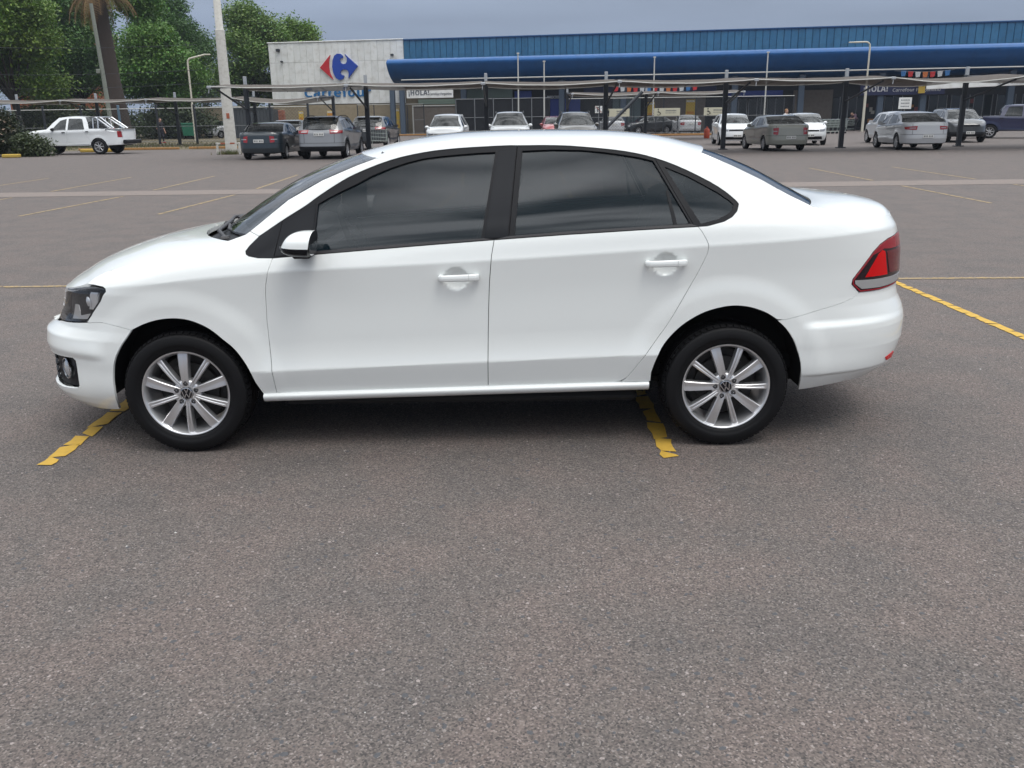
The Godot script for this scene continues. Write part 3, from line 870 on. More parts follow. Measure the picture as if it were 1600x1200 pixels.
func headlight(car: Node, s: CarSurf, sg: float) -> void:
	var hl := v2([-0.554, 0.769, -0.46, 0.789, -0.388, 0.796, -0.336, 0.793, -0.323, 0.787, -0.321, 0.776, -0.356, 0.731, -0.411, 0.672, -0.456, 0.624, -0.59, 0.607, -0.655, 0.600])
	hl.append_array([Vector3(s.pz(0.42, true), 0.60, 0), Vector3(s.pz(0.37, true), 0.64, 0), Vector3(s.pz(0.39, true), 0.735, 0)])
	hl.append_array(v2([-0.62, 0.757]))
	var o := s.poly(hl)
	var fix := func(b: MB) -> MB: return b if sg > 0 else b.mirrored()
	var lens := part("headlight", fix.call(s.panel(o, [], 0.03, 0.025, -0.002, 0.006, 0.001)), M.glass_lens, car)
	part("headlight_housing", fix.call(s.panel(o, [], 0.04, 0.03, -0.055, 0.0, 0.004)), M.trim_gloss, lens)
	var rim := s.panel(o, [Geometry2D.offset_polygon(o, -0.010)[0]], 0.03, 0.025, -0.006, 0.045, 0.002)
	part("headlight_surround", fix.call(rim), M.trim_gloss, lens)
	# reflector bowl with its bulb shield, and the pale trim under it
	var refl := MB.new()
	var c := s.pt(s.px(-0.46, 0.71), 0.71) + Vector3(0.02, 0, -0.055)
	var d := Vector3(-0.75, 0.05, 0.66).normalized()
	refl.lathe([Vector2(0.050, 0.025), Vector2(0.044, 0.004), Vector2(0.028, -0.012), Vector2(0.0, -0.018)], 24, c, d)
	part("reflector_bowl", fix.call(refl), M.chrome, lens)
	var pj := MB.new()
	pj.lathe([Vector2(0.030, -0.01), Vector2(0.030, 0.012), Vector2(0.022, 0.022), Vector2(0.0, 0.027)], 20, c + d * 0.005, d)
	part("projector_lens", fix.call(pj), M.lamp_clear, lens)
	var tr := s.panel(s.poly(v2([-0.60, 0.622, -0.575, 0.690, -0.545, 0.690, -0.53, 0.645, -0.42, 0.664, -0.43, 0.646, -0.47, 0.634])), [], 0.03, 0.02, -0.028, 0.02)
	part("daylight_strip", fix.call(tr), M.lamp_silver, lens)
	var tr2 := s.panel(s.poly(v2([-0.455, 0.68, -0.432, 0.77, -0.385, 0.770, -0.395, 0.715, -0.42, 0.68])), [], 0.03, 0.02, -0.022, 0.025)
	part("indicator", fix.call(tr2), M.lamp_clear, lens)

func tail_light(car: Node, s: CarSurf, sg: float) -> void:
	var fix := func(b: MB) -> MB: return b if sg > 0 else b.mirrored()
	var a := s.pz(0.42, false); var b2 := s.pz(0.40, false)
	var pts := v2([3.323, 0.951, 3.27, 0.931, 3.227, 0.897, 3.129, 0.781, 3.128, 0.76, 3.174, 0.720, 3.288, 0.718, 3.384, 0.722])
	pts.append_array([Vector3(a, 0.726, 0), Vector3(b2, 0.958, 0), Vector3(s.pz(0.5, false), 0.963, 0)])
	var o := part("tail_light", fix.call(s.panel(s.poly(pts), [], 0.03, 0.02, 0.003, 0.02, 0.001)), M.lamp_dark, car)
	var red := s.panel(s.poly(v2([3.195, 0.787, 3.262, 0.888, 3.285, 0.904, 3.303, 0.897, 3.335, 0.784])), [], 0.03, 0.02, 0.005, 0.004)
	part("brake_lens", fix.call(red), M.lamp_red, o)
	var up := v2([3.225, 0.887, 3.27, 0.926, 3.323, 0.946]); up.append_array([Vector3(b2, 0.953, 0), Vector3(b2, 0.905, 0)]); up.append_array(v2([3.345, 0.905, 3.295, 0.91, 3.262, 0.897]))
	part("tail_lens", fix.call(s.panel(s.poly(up), [], 0.03, 0.02, 0.005, 0.004)), M.lamp_deep, o)
	var dk := v2([3.35, 0.79, 3.318, 0.895]); dk.append_array([Vector3(b2, 0.895, 0), Vector3(a, 0.78, 0)])
	part("tail_lens", fix.call(s.panel(s.poly(dk), [], 0.03, 0.02, 0.005, 0.004)), M.lamp_dim, o)
	var cl := v2([3.143, 0.777, 3.25, 0.772, 3.40, 0.769]); cl.append_array([Vector3(a, 0.766, 0), Vector3(a, 0.738, 0)]); cl.append_array(v2([3.39, 0.733, 3.287, 0.730, 3.18, 0.734, 3.142, 0.761]))
	part("reverse_lens", fix.call(s.panel(s.poly(cl), [], 0.03, 0.02, 0.006, 0.004)), M.lamp_silver, o)
	var rim := s.poly(pts)
	var inn := Geometry2D.offset_polygon(rim, -0.007)
	part("lamp_edge", fix.call(s.panel(rim, [inn[0]], 0.03, 0.02, 0.0045, 0.006, 0.001)), M.lamp_deep, o)

func handle(s: CarSurf, x0: float, x1: float, y: float, endcap: bool) -> MB:
	# grip bar standing off the door, ends turned in
	var b := MB.new()
	var rows := []
	var xa := x0 if not endcap else x1 - 0.045
	var xb := x1 - 0.047 if not endcap else x1
	for i in 13:
		var f := i / 12.0
		var x := lerpf(xa, xb, f)
		var g := (x - x0) / (x1 - x0)
		var end := 1.0 - pow(absf(2.0 * g - 1.0), 6.0)
		var base := 0.842 + 0.004
		var z := base + 0.010 + 0.020 * pow(maxf(end, 0.0), 0.6)
		var hh := 0.0145 * (0.70 + 0.30 * pow(maxf(end, 0.0), 0.5)) + 0.002 * g
		var ring := []
		for k in 13:
			var w := TAU * k / 12.0
			var cy := signf(sin(w)) * pow(absf(sin(w)), 0.7); var cz := signf(cos(w)) * pow(absf(cos(w)), 0.7)
			ring.append(Vector3(x, y + hh * cy + 0.004 * (g - 0.5), z + 0.0085 * cz))
		rows.append(ring)
	var bb := MB.new()
	bb.grid(rows)
	b.append(outward(bb, func(q): return Vector3(q.x, y, 0.862)))
	for e in [0, 12]:
		for k in range(1, 11): b.tri(rows[e][0], rows[e][k], rows[e][k + 1], Vector3(-1 if e == 0 else 1, 0, 0))
	for x in [x0 + 0.012, x1 - 0.012]:
		if (x < xa) or (x > xb): continue
		b.cbox(Vector3(x, y, 0.845), Vector3(0.020, 0.022, 0.03), 0.004)
	return b

func outward(q: MB, centre) -> MB:
	# turns normals and faces away from a centre
	var o := MB.new()
	for i in q.v.size():
		var c: Vector3 = centre.call(q.v[i])
		o.vert(q.v[i], q.n[i] if q.n[i].dot(q.v[i] - c) >= 0.0 else -q.n[i])
	for i in range(0, q.ix.size(), 3): o.itri(q.ix[i], q.ix[i + 1], q.ix[i + 2])
	return o

func wing_mirror(door: Node, right: bool) -> void:
	var up := MB.new(); var lo := MB.new()
	var c := Vector3(0.665, 0.992, 0.935)
	var rows := []
	for i in 15:
		# from the flat rear face forwards
		var f := i / 14.0
		var k := pow(maxf(1.0 - pow(f, 3.2), 0.0), 0.55)
		var x := c.x + 0.018 - 0.135 * f
		var ring := []
		for j in 33:
			var w := TAU * j / 32.0
			var cy := signf(sin(w)) * pow(absf(sin(w)), 0.75); var cz := signf(cos(w)) * pow(absf(cos(w)), 0.75)
			ring.append(Vector3(x + 0.012 * cy, c.y + 0.004 * f + 0.068 * cy * k * (1.0 if cy > 0 else 0.62), c.z + 0.098 * cz * k + 0.01 * f * cz))
		rows.append(ring)
	var cen := Vector3(c.x - 0.05, c.y, c.z)
	var add := func(b: MB, j0: int, j1: int) -> void:
		var sub := []
		for r in rows: sub.append(r.slice(j0, j1 + 1))
		var q := MB.new()
		q.grid(sub)
		b.append(outward(q, func(_q): return cen))
	add.call(up, 0, 16)
	add.call(lo, 16, 32)
	var rear := MB.new()
	for j in 32: rear.tri(Vector3(c.x + 0.018, c.y, c.z), rows[0][j], rows[0][j + 1], Vector3(1, 0, 0))
	var arm := MB.new()
	arm.cbox(Vector3(0.625, 0.952, 0.865), Vector3(0.09, 0.035, 0.11), 0.012)
	part("mirror_cap", up if not right else up.mirrored(), M.car_white, door)
	part("mirror_underside", lo if not right else lo.mirrored(), M.trim_gloss, door)
	part("mirror_rim", rear if not right else rear.mirrored(), M.trim_black, door)
	var gls := MB.new()
	for j in 32: gls.tri(Vector3(c.x + 0.0205, c.y, c.z), Vector3(c.x + 0.0205, c.y, c.z) + (rows[0][j] - Vector3(c.x + 0.018, c.y, c.z)) * Vector3(0, 0.85, 0.85), Vector3(c.x + 0.0205, c.y, c.z) + (rows[0][j + 1] - Vector3(c.x + 0.018, c.y, c.z)) * Vector3(0, 0.85, 0.85), Vector3(1, 0, 0))
	part("mirror_glass", gls if not right else gls.mirrored(), M.chrome, door)
	part("mirror_arm", arm if not right else arm.mirrored(), M.trim_black, door)

func strips(q: MB, rows: Array) -> void:
	# one smooth strip for each pair of columns, with hard edges between them
	var m: int = rows[0].size()
	for c in m - 1:
		var sub := []
		for r in rows: sub.append([r[c], r[c + 1]])
		var k := (c + 0.5) / (m - 1) * 2.0 - 1.0
		q.grid(sub, Vector3(0, -1, 0.05) if c == 0 else Vector3(0, 1, 0.05) if c == m - 2 else Vector3(0, k, 2))

func alloy_wheel(car: Node) -> Node3D:
	var w := Node3D.new()
	w.name = "wheel"
	car.add_child(w, true)
	var t := MB.new()
	# tyre: sidewalls, shoulder and a grooved tread; outside face towards +z
	var prof := []
	for e in [[0.203, -0.088], [0.212, -0.098], [0.245, -0.105], [0.275, -0.099], [0.287, -0.085], [0.2905, -0.070]]: prof.append(Vector2(e[0], e[1]))
	for g in [-0.045, -0.015, 0.015, 0.045]:
		prof.append_array([Vector2(0.293, g - 0.006), Vector2(0.2925, g - 0.0045), Vector2(0.286, g - 0.003), Vector2(0.286, g + 0.003), Vector2(0.2925, g + 0.0045), Vector2(0.293, g + 0.006)])
	for e in [[0.2905, 0.070], [0.287, 0.082], [0.283, 0.0925], [0.281, 0.0958], [0.275, 0.099], [0.258, 0.1035], [0.245, 0.105], [0.232, 0.1035], [0.2305, 0.1022], [0.222, 0.101], [0.212, 0.098], [0.2095, 0.094], [0.203, 0.088]]: prof.append(Vector2(e[0], e[1]))
	t.lathe(prof, 72)
	part("tyre", t, M.tyre, w)
	# small tread blocks round the shoulder
	var tb := MB.new()
	for i in 60:
		var a := TAU * i / 60.0
		var bs := Basis(Vector3.BACK, a)
		for sg in [1.0, -1.0]: tb.box(bs * Vector3(0.2885, 0, 0.076 * sg), Vector3(0.010, 0.022, 0.022), bs * Basis(Vector3.UP, -0.42 * sg))
	var tbo := part("tread_blocks", tb, M.tyre, w)
	tbo.set_meta("kind", "stuff")
	# rim barrel
	var r := MB.new()
	r.lathe([Vector2(0.180, -0.085), Vector2(0.185, 0.0), Vector2(0.190, 0.066), Vector2(0.197, 0.078), Vector2(0.2045, 0.086), Vector2(0.2075, 0.093), Vector2(0.2060, 0.0965), Vector2(0.2015, 0.0965), Vector2(0.1985, 0.0925), Vector2(0.194, 0.083), Vector2(0.188, 0.072), Vector2(0.184, 0.03), Vector2(0.180, -0.085)], 72)
	part("rim", r, M.alloy, w)
	var back := MB.new()
	back.lathe([Vector2(0.162, -0.02), Vector2(0.13, -0.018), Vector2(0.13, 0.012), Vector2(0.06, 0.014), Vector2(0.0, 0.014)], 36)
	part("brake_disc", back, M.brake, w)
	# five broad and five narrow spokes
	for i in 10:
		var a := PI / 2 + TAU * i / 10.0
		var sp := MB.new()
		var bs := Transform3D(Basis(Vector3.BACK, a), Vector3.ZERO)
		if i % 2 == 0:
			var q := MB.new()
			var rows := []
			for k in 9:
				var f := k / 8.0
				var rr := lerpf(0.030, 0.201, f)
				var hw := lerpf(0.0155, 0.0245, f)
				var z := 0.082 + 0.012 * sin(PI * minf(f * 0.8 + 0.1, 1.0)) - 0.004 * f
				var row := []
				for e in [[-1.0, -0.040], [-1.0, -0.003], [-0.86, 0.0], [0.0, -0.0018], [0.86, 0.0], [1.0, -0.003], [1.0, -0.040]]:
					row.append(Vector3(rr, hw * e[0], z + e[1]))
				rows.append(row)
			strips(q, rows)
			sp.append(q, bs)
		else:
			for off in [-1.0, 1.0]:
				var q := MB.new()
				var rows := []
				for k in 9:
					var f := k / 8.0
					var rr := lerpf(0.034, 0.201, f)
					var cc: float = lerpf(0.0048, 0.0078, f) * off
					var hw := lerpf(0.0040, 0.0062, f)
					var z := 0.081 + 0.012 * sin(PI * minf(f * 0.8 + 0.1, 1.0)) - 0.004 * f
					var row := []
					for e in [[-1.15, -0.040], [-1.05, -0.002], [-0.5, 0.0], [0.5, 0.0], [1.05, -0.002], [1.15, -0.040]]: row.append(Vector3(rr, cc + hw * e[0], z + e[1]))
					rows.append(row)
				strips(q, rows)
				sp.append(q, bs)
			var web := MB.new()
			web.box(Vector3(0.117, 0, 0.068), Vector3(0.165, 0.012, 0.03))
			sp.append(web, bs)
		part("spoke", sp, M.alloy, w)
	var hub := MB.new()
	hub.lathe([Vector2(0.068, 0.04), Vector2(0.066, 0.078), Vector2(0.058, 0.0845), Vector2(0.036, 0.086), Vector2(0.034, 0.080), Vector2(0.0, 0.080)], 40)
	part("hub", hub, M.alloy, w)
	for i in 5:
		var a := PI / 2 + TAU * i / 5.0
		var c := Vector3(cos(a), sin(a), 0) * 0.049
		var bo := MB.new()
		bo.lathe([Vector2(0.0125, 0.06), Vector2(0.0125, 0.0865), Vector2(0.0115, 0.088), Vector2(0.0085, 0.088)], 16, c)
		bo.lathe([Vector2(0.0085, 0.0905), Vector2(0.0045, 0.0915), Vector2(0.0035, 0.086), Vector2(0.0, 0.085)], 6, c)
		part("wheel_bolt", bo, M.bolt_dark, w)
	badge(w, Vector3(0, 0, 0.086), Vector3.BACK, 0.029)
	return w

func cabin(car: Node) -> void:
	# seats, wheel and dashboard seen dimly through the tinted glass
	for e in [[1.12, 0.36], [1.12, -0.36], [2.05, 0.36], [2.05, -0.36]]:
		var b := MB.new()
		var tilt := Basis(Vector3.BACK, -0.32)
		b.cbox(Vector3(e[0], 0.52, e[1]), Vector3(0.50, 0.16, 0.50), 0.05)
		b.cbox(Vector3(e[0] + 0.30, 0.84, e[1]), Vector3(0.14, 0.62, 0.46), 0.05, tilt)
		var o := part("seat", b, M.cabin_grey, car)
		var h := MB.new()
		h.cbox(Vector3(e[0] + 0.43, 1.215, e[1]), Vector3(0.10, 0.17, 0.25), 0.035, tilt)
		for z in [-0.05, 0.05]: h.tube([Vector3(e[0] + 0.385, 1.09, e[1] + z), Vector3(e[0] + 0.42, 1.18, e[1] + z)], 0.006, 6)
		part("headrest", h, M.cabin_grey, o)
	var d := MB.new()
	var rows := []
	for i in 9:
		var f := i / 8.0
		var row := []
		for j in 9: row.append(Vector3(0.20 + 0.46 * f + 0.05 * sin(PI * j / 8.0) * -1.0, 0.94 + 0.05 * sin(PI * f) - 0.25 * pow(f, 6.0), -0.70 + 1.4 * j / 8.0))
		rows.append(row)
	d.grid(rows, Vector3(0, 1, 0))
	d.cbox(Vector3(0.60, 0.72, 0), Vector3(0.12, 0.36, 1.42), 0.03)
	d.cbox(Vector3(0.62, 0.985, 0.36), Vector3(0.10, 0.05, 0.30), 0.02)
	part("dashboard", d, M.cabin_grey, car)
	var s := MB.new()
	var ring := []
	for i in 29:
		var w := TAU * i / 28.0
		ring.append(Vector3(0.79, 0.94, 0.36) + Basis(Vector3.BACK, 0.42) * Vector3(0, sin(w) * 0.185, cos(w) * 0.185))
	s.tube(ring, 0.015, 8, false)
	s.cbox(Vector3(0.785, 0.935, 0.36), Vector3(0.05, 0.10, 0.16), 0.02, Basis(Vector3.BACK, 0.42))
	for z in [-0.12, 0.12]: s.cbox(Vector3(0.785, 0.935, 0.36 + z), Vector3(0.025, 0.03, 0.13), 0.008, Basis(Vector3.BACK, 0.42))
	s.tube([Vector3(0.62, 0.88, 0.36), Vector3(0.78, 0.935, 0.36)], 0.03, 8)
	part("steering_wheel", s, M.cabin_black, car)
	var r := MB.new()
	r.cbox(Vector3(0.80, 1.27, 0.0), Vector3(0.03, 0.06, 0.22), 0.012, Basis(Vector3.BACK, -0.2))
	r.tube([Vector3(0.775, 1.325, 0), Vector3(0.80, 1.27, 0)], 0.008, 6)
	part("rear_view_mirror", r, M.cabin_black, car)
	var sh := MB.new()
	var row0 := []; var row1 := []
	for i in 9:
		row0.append(Vector3(2.42, 1.06, -0.66 + 1.32 * i / 8.0)); row1.append(Vector3(2.98, 1.09, -0.66 + 1.32 * i / 8.0))
	sh.grid([row0, row1], Vector3(0, 1, 0))
	part("parcel_shelf", sh, M.cabin_black, car)
	var hl := MB.new()
	var hr := []
	for i in 9:
		var row := []
		for j in 9: row.append(Vector3(lerpf(0.95, 2.42, i / 8.0), 1.40 + 0.02 * sin(PI * i / 8.0) - 0.03 * pow(absf(j / 4.0 - 1.0), 2.0) - (0.06 if i == 8 else 0.0), -0.55 + 1.1 * j / 8.0))
		hr.append(row)
	hl.grid(hr, Vector3(0, -1, 0))
	part("headlining", hl, M.cabin_grey, car)

# ---------------------------------------------------------------- light, sky, materials
func set_view() -> void:
	var cam := Camera3D.new()
	cam.name = "camera"
	add_child(cam)
	cam.position = Vector3(0, CAM_H, 0)
	cam.basis = Basis(Vector3.RIGHT, -0.29025) * Basis(Vector3.BACK, -0.01344)
	cam.fov = 46.41
	cam.near = 0.05
	cam.far = 1500.0
	cam.current = true
	var sky_mat := PanoramaSkyMaterial.new()
	sky_mat.panorama = ImageTexture.create_from_image(cloud_image())
	var sky := Sky.new()
	sky.sky_material = sky_mat
	var env := Environment.new()
	env.background_mode = Environment.BG_SKY
	env.sky = sky
	env.tonemap_mode = Environment.TONE_MAPPER_LINEAR
	env.tonemap_exposure = 1.18
	env.background_energy_multiplier = 1.0
	env.fog_enabled = true; env.fog_density = 0.0003; env.fog_light_color = Color(0.78, 0.82, 0.88)
	env.sdfgi_enabled = true; env.ssao_enabled = true; env.ssil_enabled = true
	var we := WorldEnvironment.new()
	we.name = "world_environment"
	we.environment = env
	add_child(we)
	var sun := DirectionalLight3D.new()
	sun.name = "sun"
	sun.light_energy = 0.28
	sun.light_angular_distance = 25.0
	sun.light_color = Color(1.0, 0.98, 0.95)
	sun.shadow_enabled = true
	sun.rotation = Vector3(deg_to_rad(-62), deg_to_rad(35), 0)
	add_child(sun)

func cloud_image() -> Image:
	# overcast: grey-blue at the horizon, brighter overhead, with long streaks of cloud
	var w := 1024; var h := 512
	var im := Image.create(w, h, false, Image.FORMAT_RGBF)
	var f := FastNoiseLite.new()
	f.noise_type = FastNoiseLite.TYPE_SIMPLEX_SMOOTH; f.seed = 11; f.frequency = 0.35; f.fractal_octaves = 5; f.fractal_gain = 0.55
	var data := PackedFloat32Array()
	data.resize(w * h * 3)
	var lo := Vector3(0.230, 0.283, 0.380); var hi := Vector3(1.58, 1.62, 1.66)
	for j in h:
		var el := PI * (0.5 - (j + 0.5) / h)
		var se := sin(el); var ce := cos(el)
		for i in w:
			var k := (j * w + i) * 3
			if el < 0.0:
				data[k] = 0.16; data[k + 1] = 0.155; data[k + 2] = 0.15
				continue
			var az := TAU * (i + 0.5) / w
			var q := 1.0 / (se + 0.10)
			var u := ce * sin(az) * q; var v := ce * cos(az) * q
			var c := f.get_noise_2d(u * 1.2 + 7.0, v * 4.0)
			var e := f.get_noise_2d(u * 3.2 + 90.0, v * 19.0)
			var d := f.get_noise_2d(u * 0.35 + 40.0, v * 0.8)
			var base := lo.lerp(hi, smoothstep(0.03, 0.98, se))
			var st := 1.0 + (c * 0.95 + d * 0.5) * smoothstep(0.02, 0.4, se) + e * 1.9 * smoothstep(0.3, 0.6, se) + (c * 0.05 + d * 0.14)
			st = clampf(st, 0.32, 1.75)
			data[k] = base.x * st; data[k + 1] = base.y * st; data[k + 2] = base.z * st
	im = Image.create_from_data(w, h, false, Image.FORMAT_RGBF, data.to_byte_array())
	return im

func paint(c: Color, rough := 0.32) -> StandardMaterial3D:
	var m := mat(c, rough)
	m.clearcoat_enabled = true; m.clearcoat = 1.0; m.clearcoat_roughness = 0.04
	return m

func glass(c: Color, a: float) -> StandardMaterial3D:
	var m := mat(Color(c.r, c.g, c.b, a), 0.02)
	m.transparency = BaseMaterial3D.TRANSPARENCY_ALPHA
	m.metallic_specular = 0.48
	return m

func make_materials() -> void:
	M.car_white = paint(lin(0.83, 0.855, 0.838), 0.4)
	M.trim_black = mat(lin(0.012, 0.0125, 0.015), 0.45)
	M.trim_gloss = mat(lin(0.010, 0.011, 0.014), 0.15)
	M.trim_black.metallic_specular = 0.3
	M.trim_gloss.metallic_specular = 0.32
	M.rubber = mat(lin(0.03, 0.028, 0.03), 0.45)
	M.chrome = mat(lin(0.62, 0.63, 0.65), 0.12, 1.0)
	M.alloy = mat(lin(0.68, 0.68, 0.69), 0.28, 0.78)
	M.alloy_far = mat(lin(0.50, 0.50, 0.51), 0.32, 0.6)
	M.brake = mat(lin(0.045, 0.043, 0.042), 0.55, 0.3)
	M.bolt_dark = mat(lin(0.03, 0.03, 0.032), 0.4)
	M.tyre = mat(lin(0.005, 0.005, 0.006), 0.6)
	M.tyre.metallic_specular = 0.35
	M.cabin_black = mat(lin(0.012, 0.012, 0.013), 0.85)
	M.cabin_grey = mat(lin(0.05, 0.05, 0.055), 0.85)
	M.glass_dark = glass(lin(0.004, 0.012, 0.018), 0.78)
	M.glass_clear = glass(lin(0.02, 0.03, 0.025), 0.35)
	M.glass_lens = glass(Color(0.5, 0.52, 0.55), 0.02)
	M.lamp_clear = mat(lin(0.62, 0.64, 0.66), 0.12, 0.6)
	M.lamp_silver = mat(lin(0.42, 0.42, 0.42), 0.2, 0.3)
	M.lamp_red = mat(lin(0.60, 0.006, 0.008), 0.12)
	M.lamp_red.metallic_specular = 0.3
	M.lamp_deep = mat(lin(0.30, 0.008, 0.020), 0.15)
	M.lamp_dim = mat(lin(0.12, 0.006, 0.012), 0.15)
	M.lamp_dark = mat(lin(0.014, 0.004, 0.008), 0.12)
	M.glass_parked = glass(lin(0.012, 0.016, 0.018), 0.70)
	M.lamp_far = mat(lin(0.30, 0.31, 0.33), 0.15, 0.4)
	M.lamp_far_red = paint(lin(0.30, 0.014, 0.018), 0.25)
	M.paint_white = paint(lin(0.72, 0.74, 0.75), 0.4)
	M.paint_silver = paint(lin(0.50, 0.51, 0.525), 0.35)
	M.paint_grey = paint(lin(0.24, 0.25, 0.265), 0.33)
	M.paint_dark = paint(lin(0.016, 0.026, 0.034), 0.3)
	M.paint_charcoal = paint(lin(0.035, 0.038, 0.042), 0.3)
	M.paint_taupe = paint(lin(0.10, 0.095, 0.085), 0.35)
	M.paint_red = paint(lin(0.28, 0.02, 0.025), 0.3)
	M.paint_champagne = paint(lin(0.27, 0.275, 0.24), 0.35)
	M.paint_navy = paint(lin(0.014, 0.018, 0.06), 0.3)
	M.paint_black = paint(lin(0.010, 0.011, 0.013), 0.3)
	M.grit = mat(lin(0.30, 0.26, 0.245), 0.8)
	M.stone_dark = mat(lin(0.072, 0.073, 0.079), 0.75)
	M.stone_brown = mat(lin(0.125, 0.098, 0.088), 0.8)
	M.stone_white = mat(lin(0.50, 0.49, 0.47), 0.7)
	var dirtmap := noise_tex(512, 0.02, 33, [[0.0, Color(0.86, 0.85, 0.83)], [0.45, Color(0.965, 0.96, 0.95)], [1.0, Color(1, 1, 1)]], FastNoiseLite.TYPE_SIMPLEX_SMOOTH, 6)
	M.wall_tan = grime(mat(lin(0.30, 0.25, 0.175), 0.9), dirtmap, 0.25)
	M.wall_brown = grime(mat(lin(0.155, 0.135, 0.12), 0.9), dirtmap, 0.3)
	M.wall_pale = grime(mat(lin(0.45, 0.42, 0.37), 0.9), dirtmap, 0.3)
	M.clad_white = grime(mat(lin(0.82, 0.83, 0.82), 0.5), dirtmap, 0.12)
	M.clad_white2 = grime(mat(lin(0.77, 0.78, 0.77), 0.5), dirtmap, 0.12)
	M.clad_gap = mat(lin(0.50, 0.50, 0.48), 0.8)
	M.blue_a = grime(mat(lin(0.034, 0.150, 0.275), 0.45), dirtmap, 0.15)
	M.blue_b = grime(mat(lin(0.040, 0.165, 0.29), 0.45), dirtmap, 0.15)
	M.blue_c = grime(mat(lin(0.030, 0.140, 0.255), 0.45), dirtmap, 0.15)
	M.blue_gap = mat(lin(0.014, 0.05, 0.11), 0.7)
	M.blue_cap = mat(lin(0.02, 0.08, 0.19), 0.5)
	M.canopy_blue = grime(mat(lin(0.010, 0.100, 0.31), 0.42), dirtmap, 0.1)
	M.canopy_blue.metallic_specular = 0.42
	M.pipe_pale = mat(lin(0.50, 0.50, 0.47), 0.5)
	M.pipe_cream = mat(lin(0.56, 0.53, 0.44), 0.5)
	M.column_blue = mat(lin(0.06, 0.085, 0.12), 0.55)
	M.shop_dark = mat(lin(0.018, 0.020, 0.026), 0.5)
	M.shop_teal = mat(lin(0.11, 0.15, 0.155), 0.5)
	M.shop_green = mat(lin(0.16, 0.21, 0.17), 0.4)
	M.shop_glass = mat(lin(0.025, 0.03, 0.034), 0.06)
	M.frame_grey = mat(lin(0.24, 0.25, 0.26), 0.5)
	M.sign_blue = mat(lin(0.020, 0.045, 0.24), 0.5)
	M.sign_navy = mat(lin(0.016, 0.022, 0.075), 0.5)
	M.letter_white = mat(lin(0.62, 0.62, 0.62), 0.6)
	M.letter_grey = mat(lin(0.09, 0.10, 0.12), 0.6)
	M.letter_blue = mat(lin(0.012, 0.13, 0.33), 0.5)
	M.logo_red = mat(lin(0.50, 0.02, 0.03), 0.4)
	M.logo_blue = mat(lin(0.012, 0.055, 0.36), 0.4)
	M.poster_yellow = mat(lin(0.58, 0.39, 0.06), 0.6)
	M.poster_pale = mat(lin(0.55, 0.53, 0.45), 0.6)
	M.poster_orange = mat(lin(0.52, 0.22, 0.03), 0.6)
	M.goods_a = mat(lin(0.45, 0.20, 0.06), 0.6); M.goods_b = mat(lin(0.10, 0.22, 0.10), 0.6); M.goods_c = mat(lin(0.40, 0.38, 0.33), 0.6); M.goods_d = mat(lin(0.22, 0.05, 0.05), 0.6)
	M.pen_blue = mat(lin(0.05, 0.18, 0.42), 0.7); M.pen_red = mat(lin(0.55, 0.035, 0.04), 0.7); M.pen_white = mat(lin(0.6, 0.6, 0.6), 0.7); M.pen_orange = mat(lin(0.58, 0.17, 0.05), 0.7)
	M.netting = mat(Color(0.10, 0.11, 0.13, 0.88), 0.9)
	M.netting.transparency = BaseMaterial3D.TRANSPARENCY_ALPHA
	M.steel_dark = grime(mat(lin(0.030, 0.036, 0.046), 0.55), dirtmap, 0.8)
	M.steel_pale = mat(lin(0.40, 0.42, 0.44), 0.45, 0.3)
	M.steel_blue = mat(lin(0.10, 0.17, 0.24), 0.55)
	M.sail = grime(mat(lin(0.135, 0.118, 0.106, 0.80), 0.95), dirtmap, 0.3)
	M.sail.transparency = BaseMaterial3D.TRANSPARENCY_ALPHA
	M.sail.backlight_enabled = true; M.sail.backlight = Color(0.45, 0.42, 0.40)
	M.sail_seam = mat(lin(0.10, 0.09, 0.085), 0.9)
	M.pole_white = grime(mat(lin(0.62, 0.61, 0.57), 0.8), dirtmap, 0.5)
	M.rust = mat(lin(0.34, 0.10, 0.05), 0.8)
	M.wood_grey = grime(mat(lin(0.22, 0.24, 0.21), 0.9), dirtmap, 0.6)
	M.board_cream = mat(lin(0.52, 0.50, 0.38), 0.6)
	M.bin_green = mat(lin(0.010, 0.14, 0.075), 0.5)
	M.shed_grey = mat(lin(0.05, 0.058, 0.066), 0.6)
	M.brick_a = mat(lin(0.24, 0.085, 0.055), 0.9); M.brick_b = mat(lin(0.29, 0.11, 0.07), 0.9)
	M.brick_far = grime(mat(lin(0.40, 0.145, 0.075), 0.9), dirtmap, 0.2)
	M.kerb_yellow = grime(mat(lin(0.48, 0.33, 0.06), 0.85), dirtmap, 1.5)
	M.kerb_orange = grime(mat(lin(0.36, 0.19, 0.07), 0.9), dirtmap, 0.9)
	var dn := noise_tex(512, 0.03, 44, [[0.0, lin(0.060, 0.060, 0.030)], [0.45, lin(0.12, 0.10, 0.06)], [0.75, lin(0.17, 0.135, 0.085)], [1.0, lin(0.22, 0.19, 0.14)]], FastNoiseLite.TYPE_SIMPLEX_SMOOTH, 6)
	M.dirt = mat(Color(1, 1, 1), 0.95)
	M.dirt.albedo_texture = dn; M.dirt.uv1_triplanar = true; M.dirt.uv1_world_triplanar = true; M.dirt.uv1_scale = Vector3.ONE / 9.0
	M.orange_red = mat(lin(0.50, 0.075, 0.03), 0.5)
	M.trolley = mat(lin(0.30, 0.34, 0.32), 0.45, 0.2)
	M.bark = mat(lin(0.040, 0.032, 0.026), 0.95)
	M.palm_bark = grime(mat(lin(0.050, 0.038, 0.032), 0.95), dirtmap, 1.2)
	M.leaf = mat(Color(1, 1, 1), 0.6)
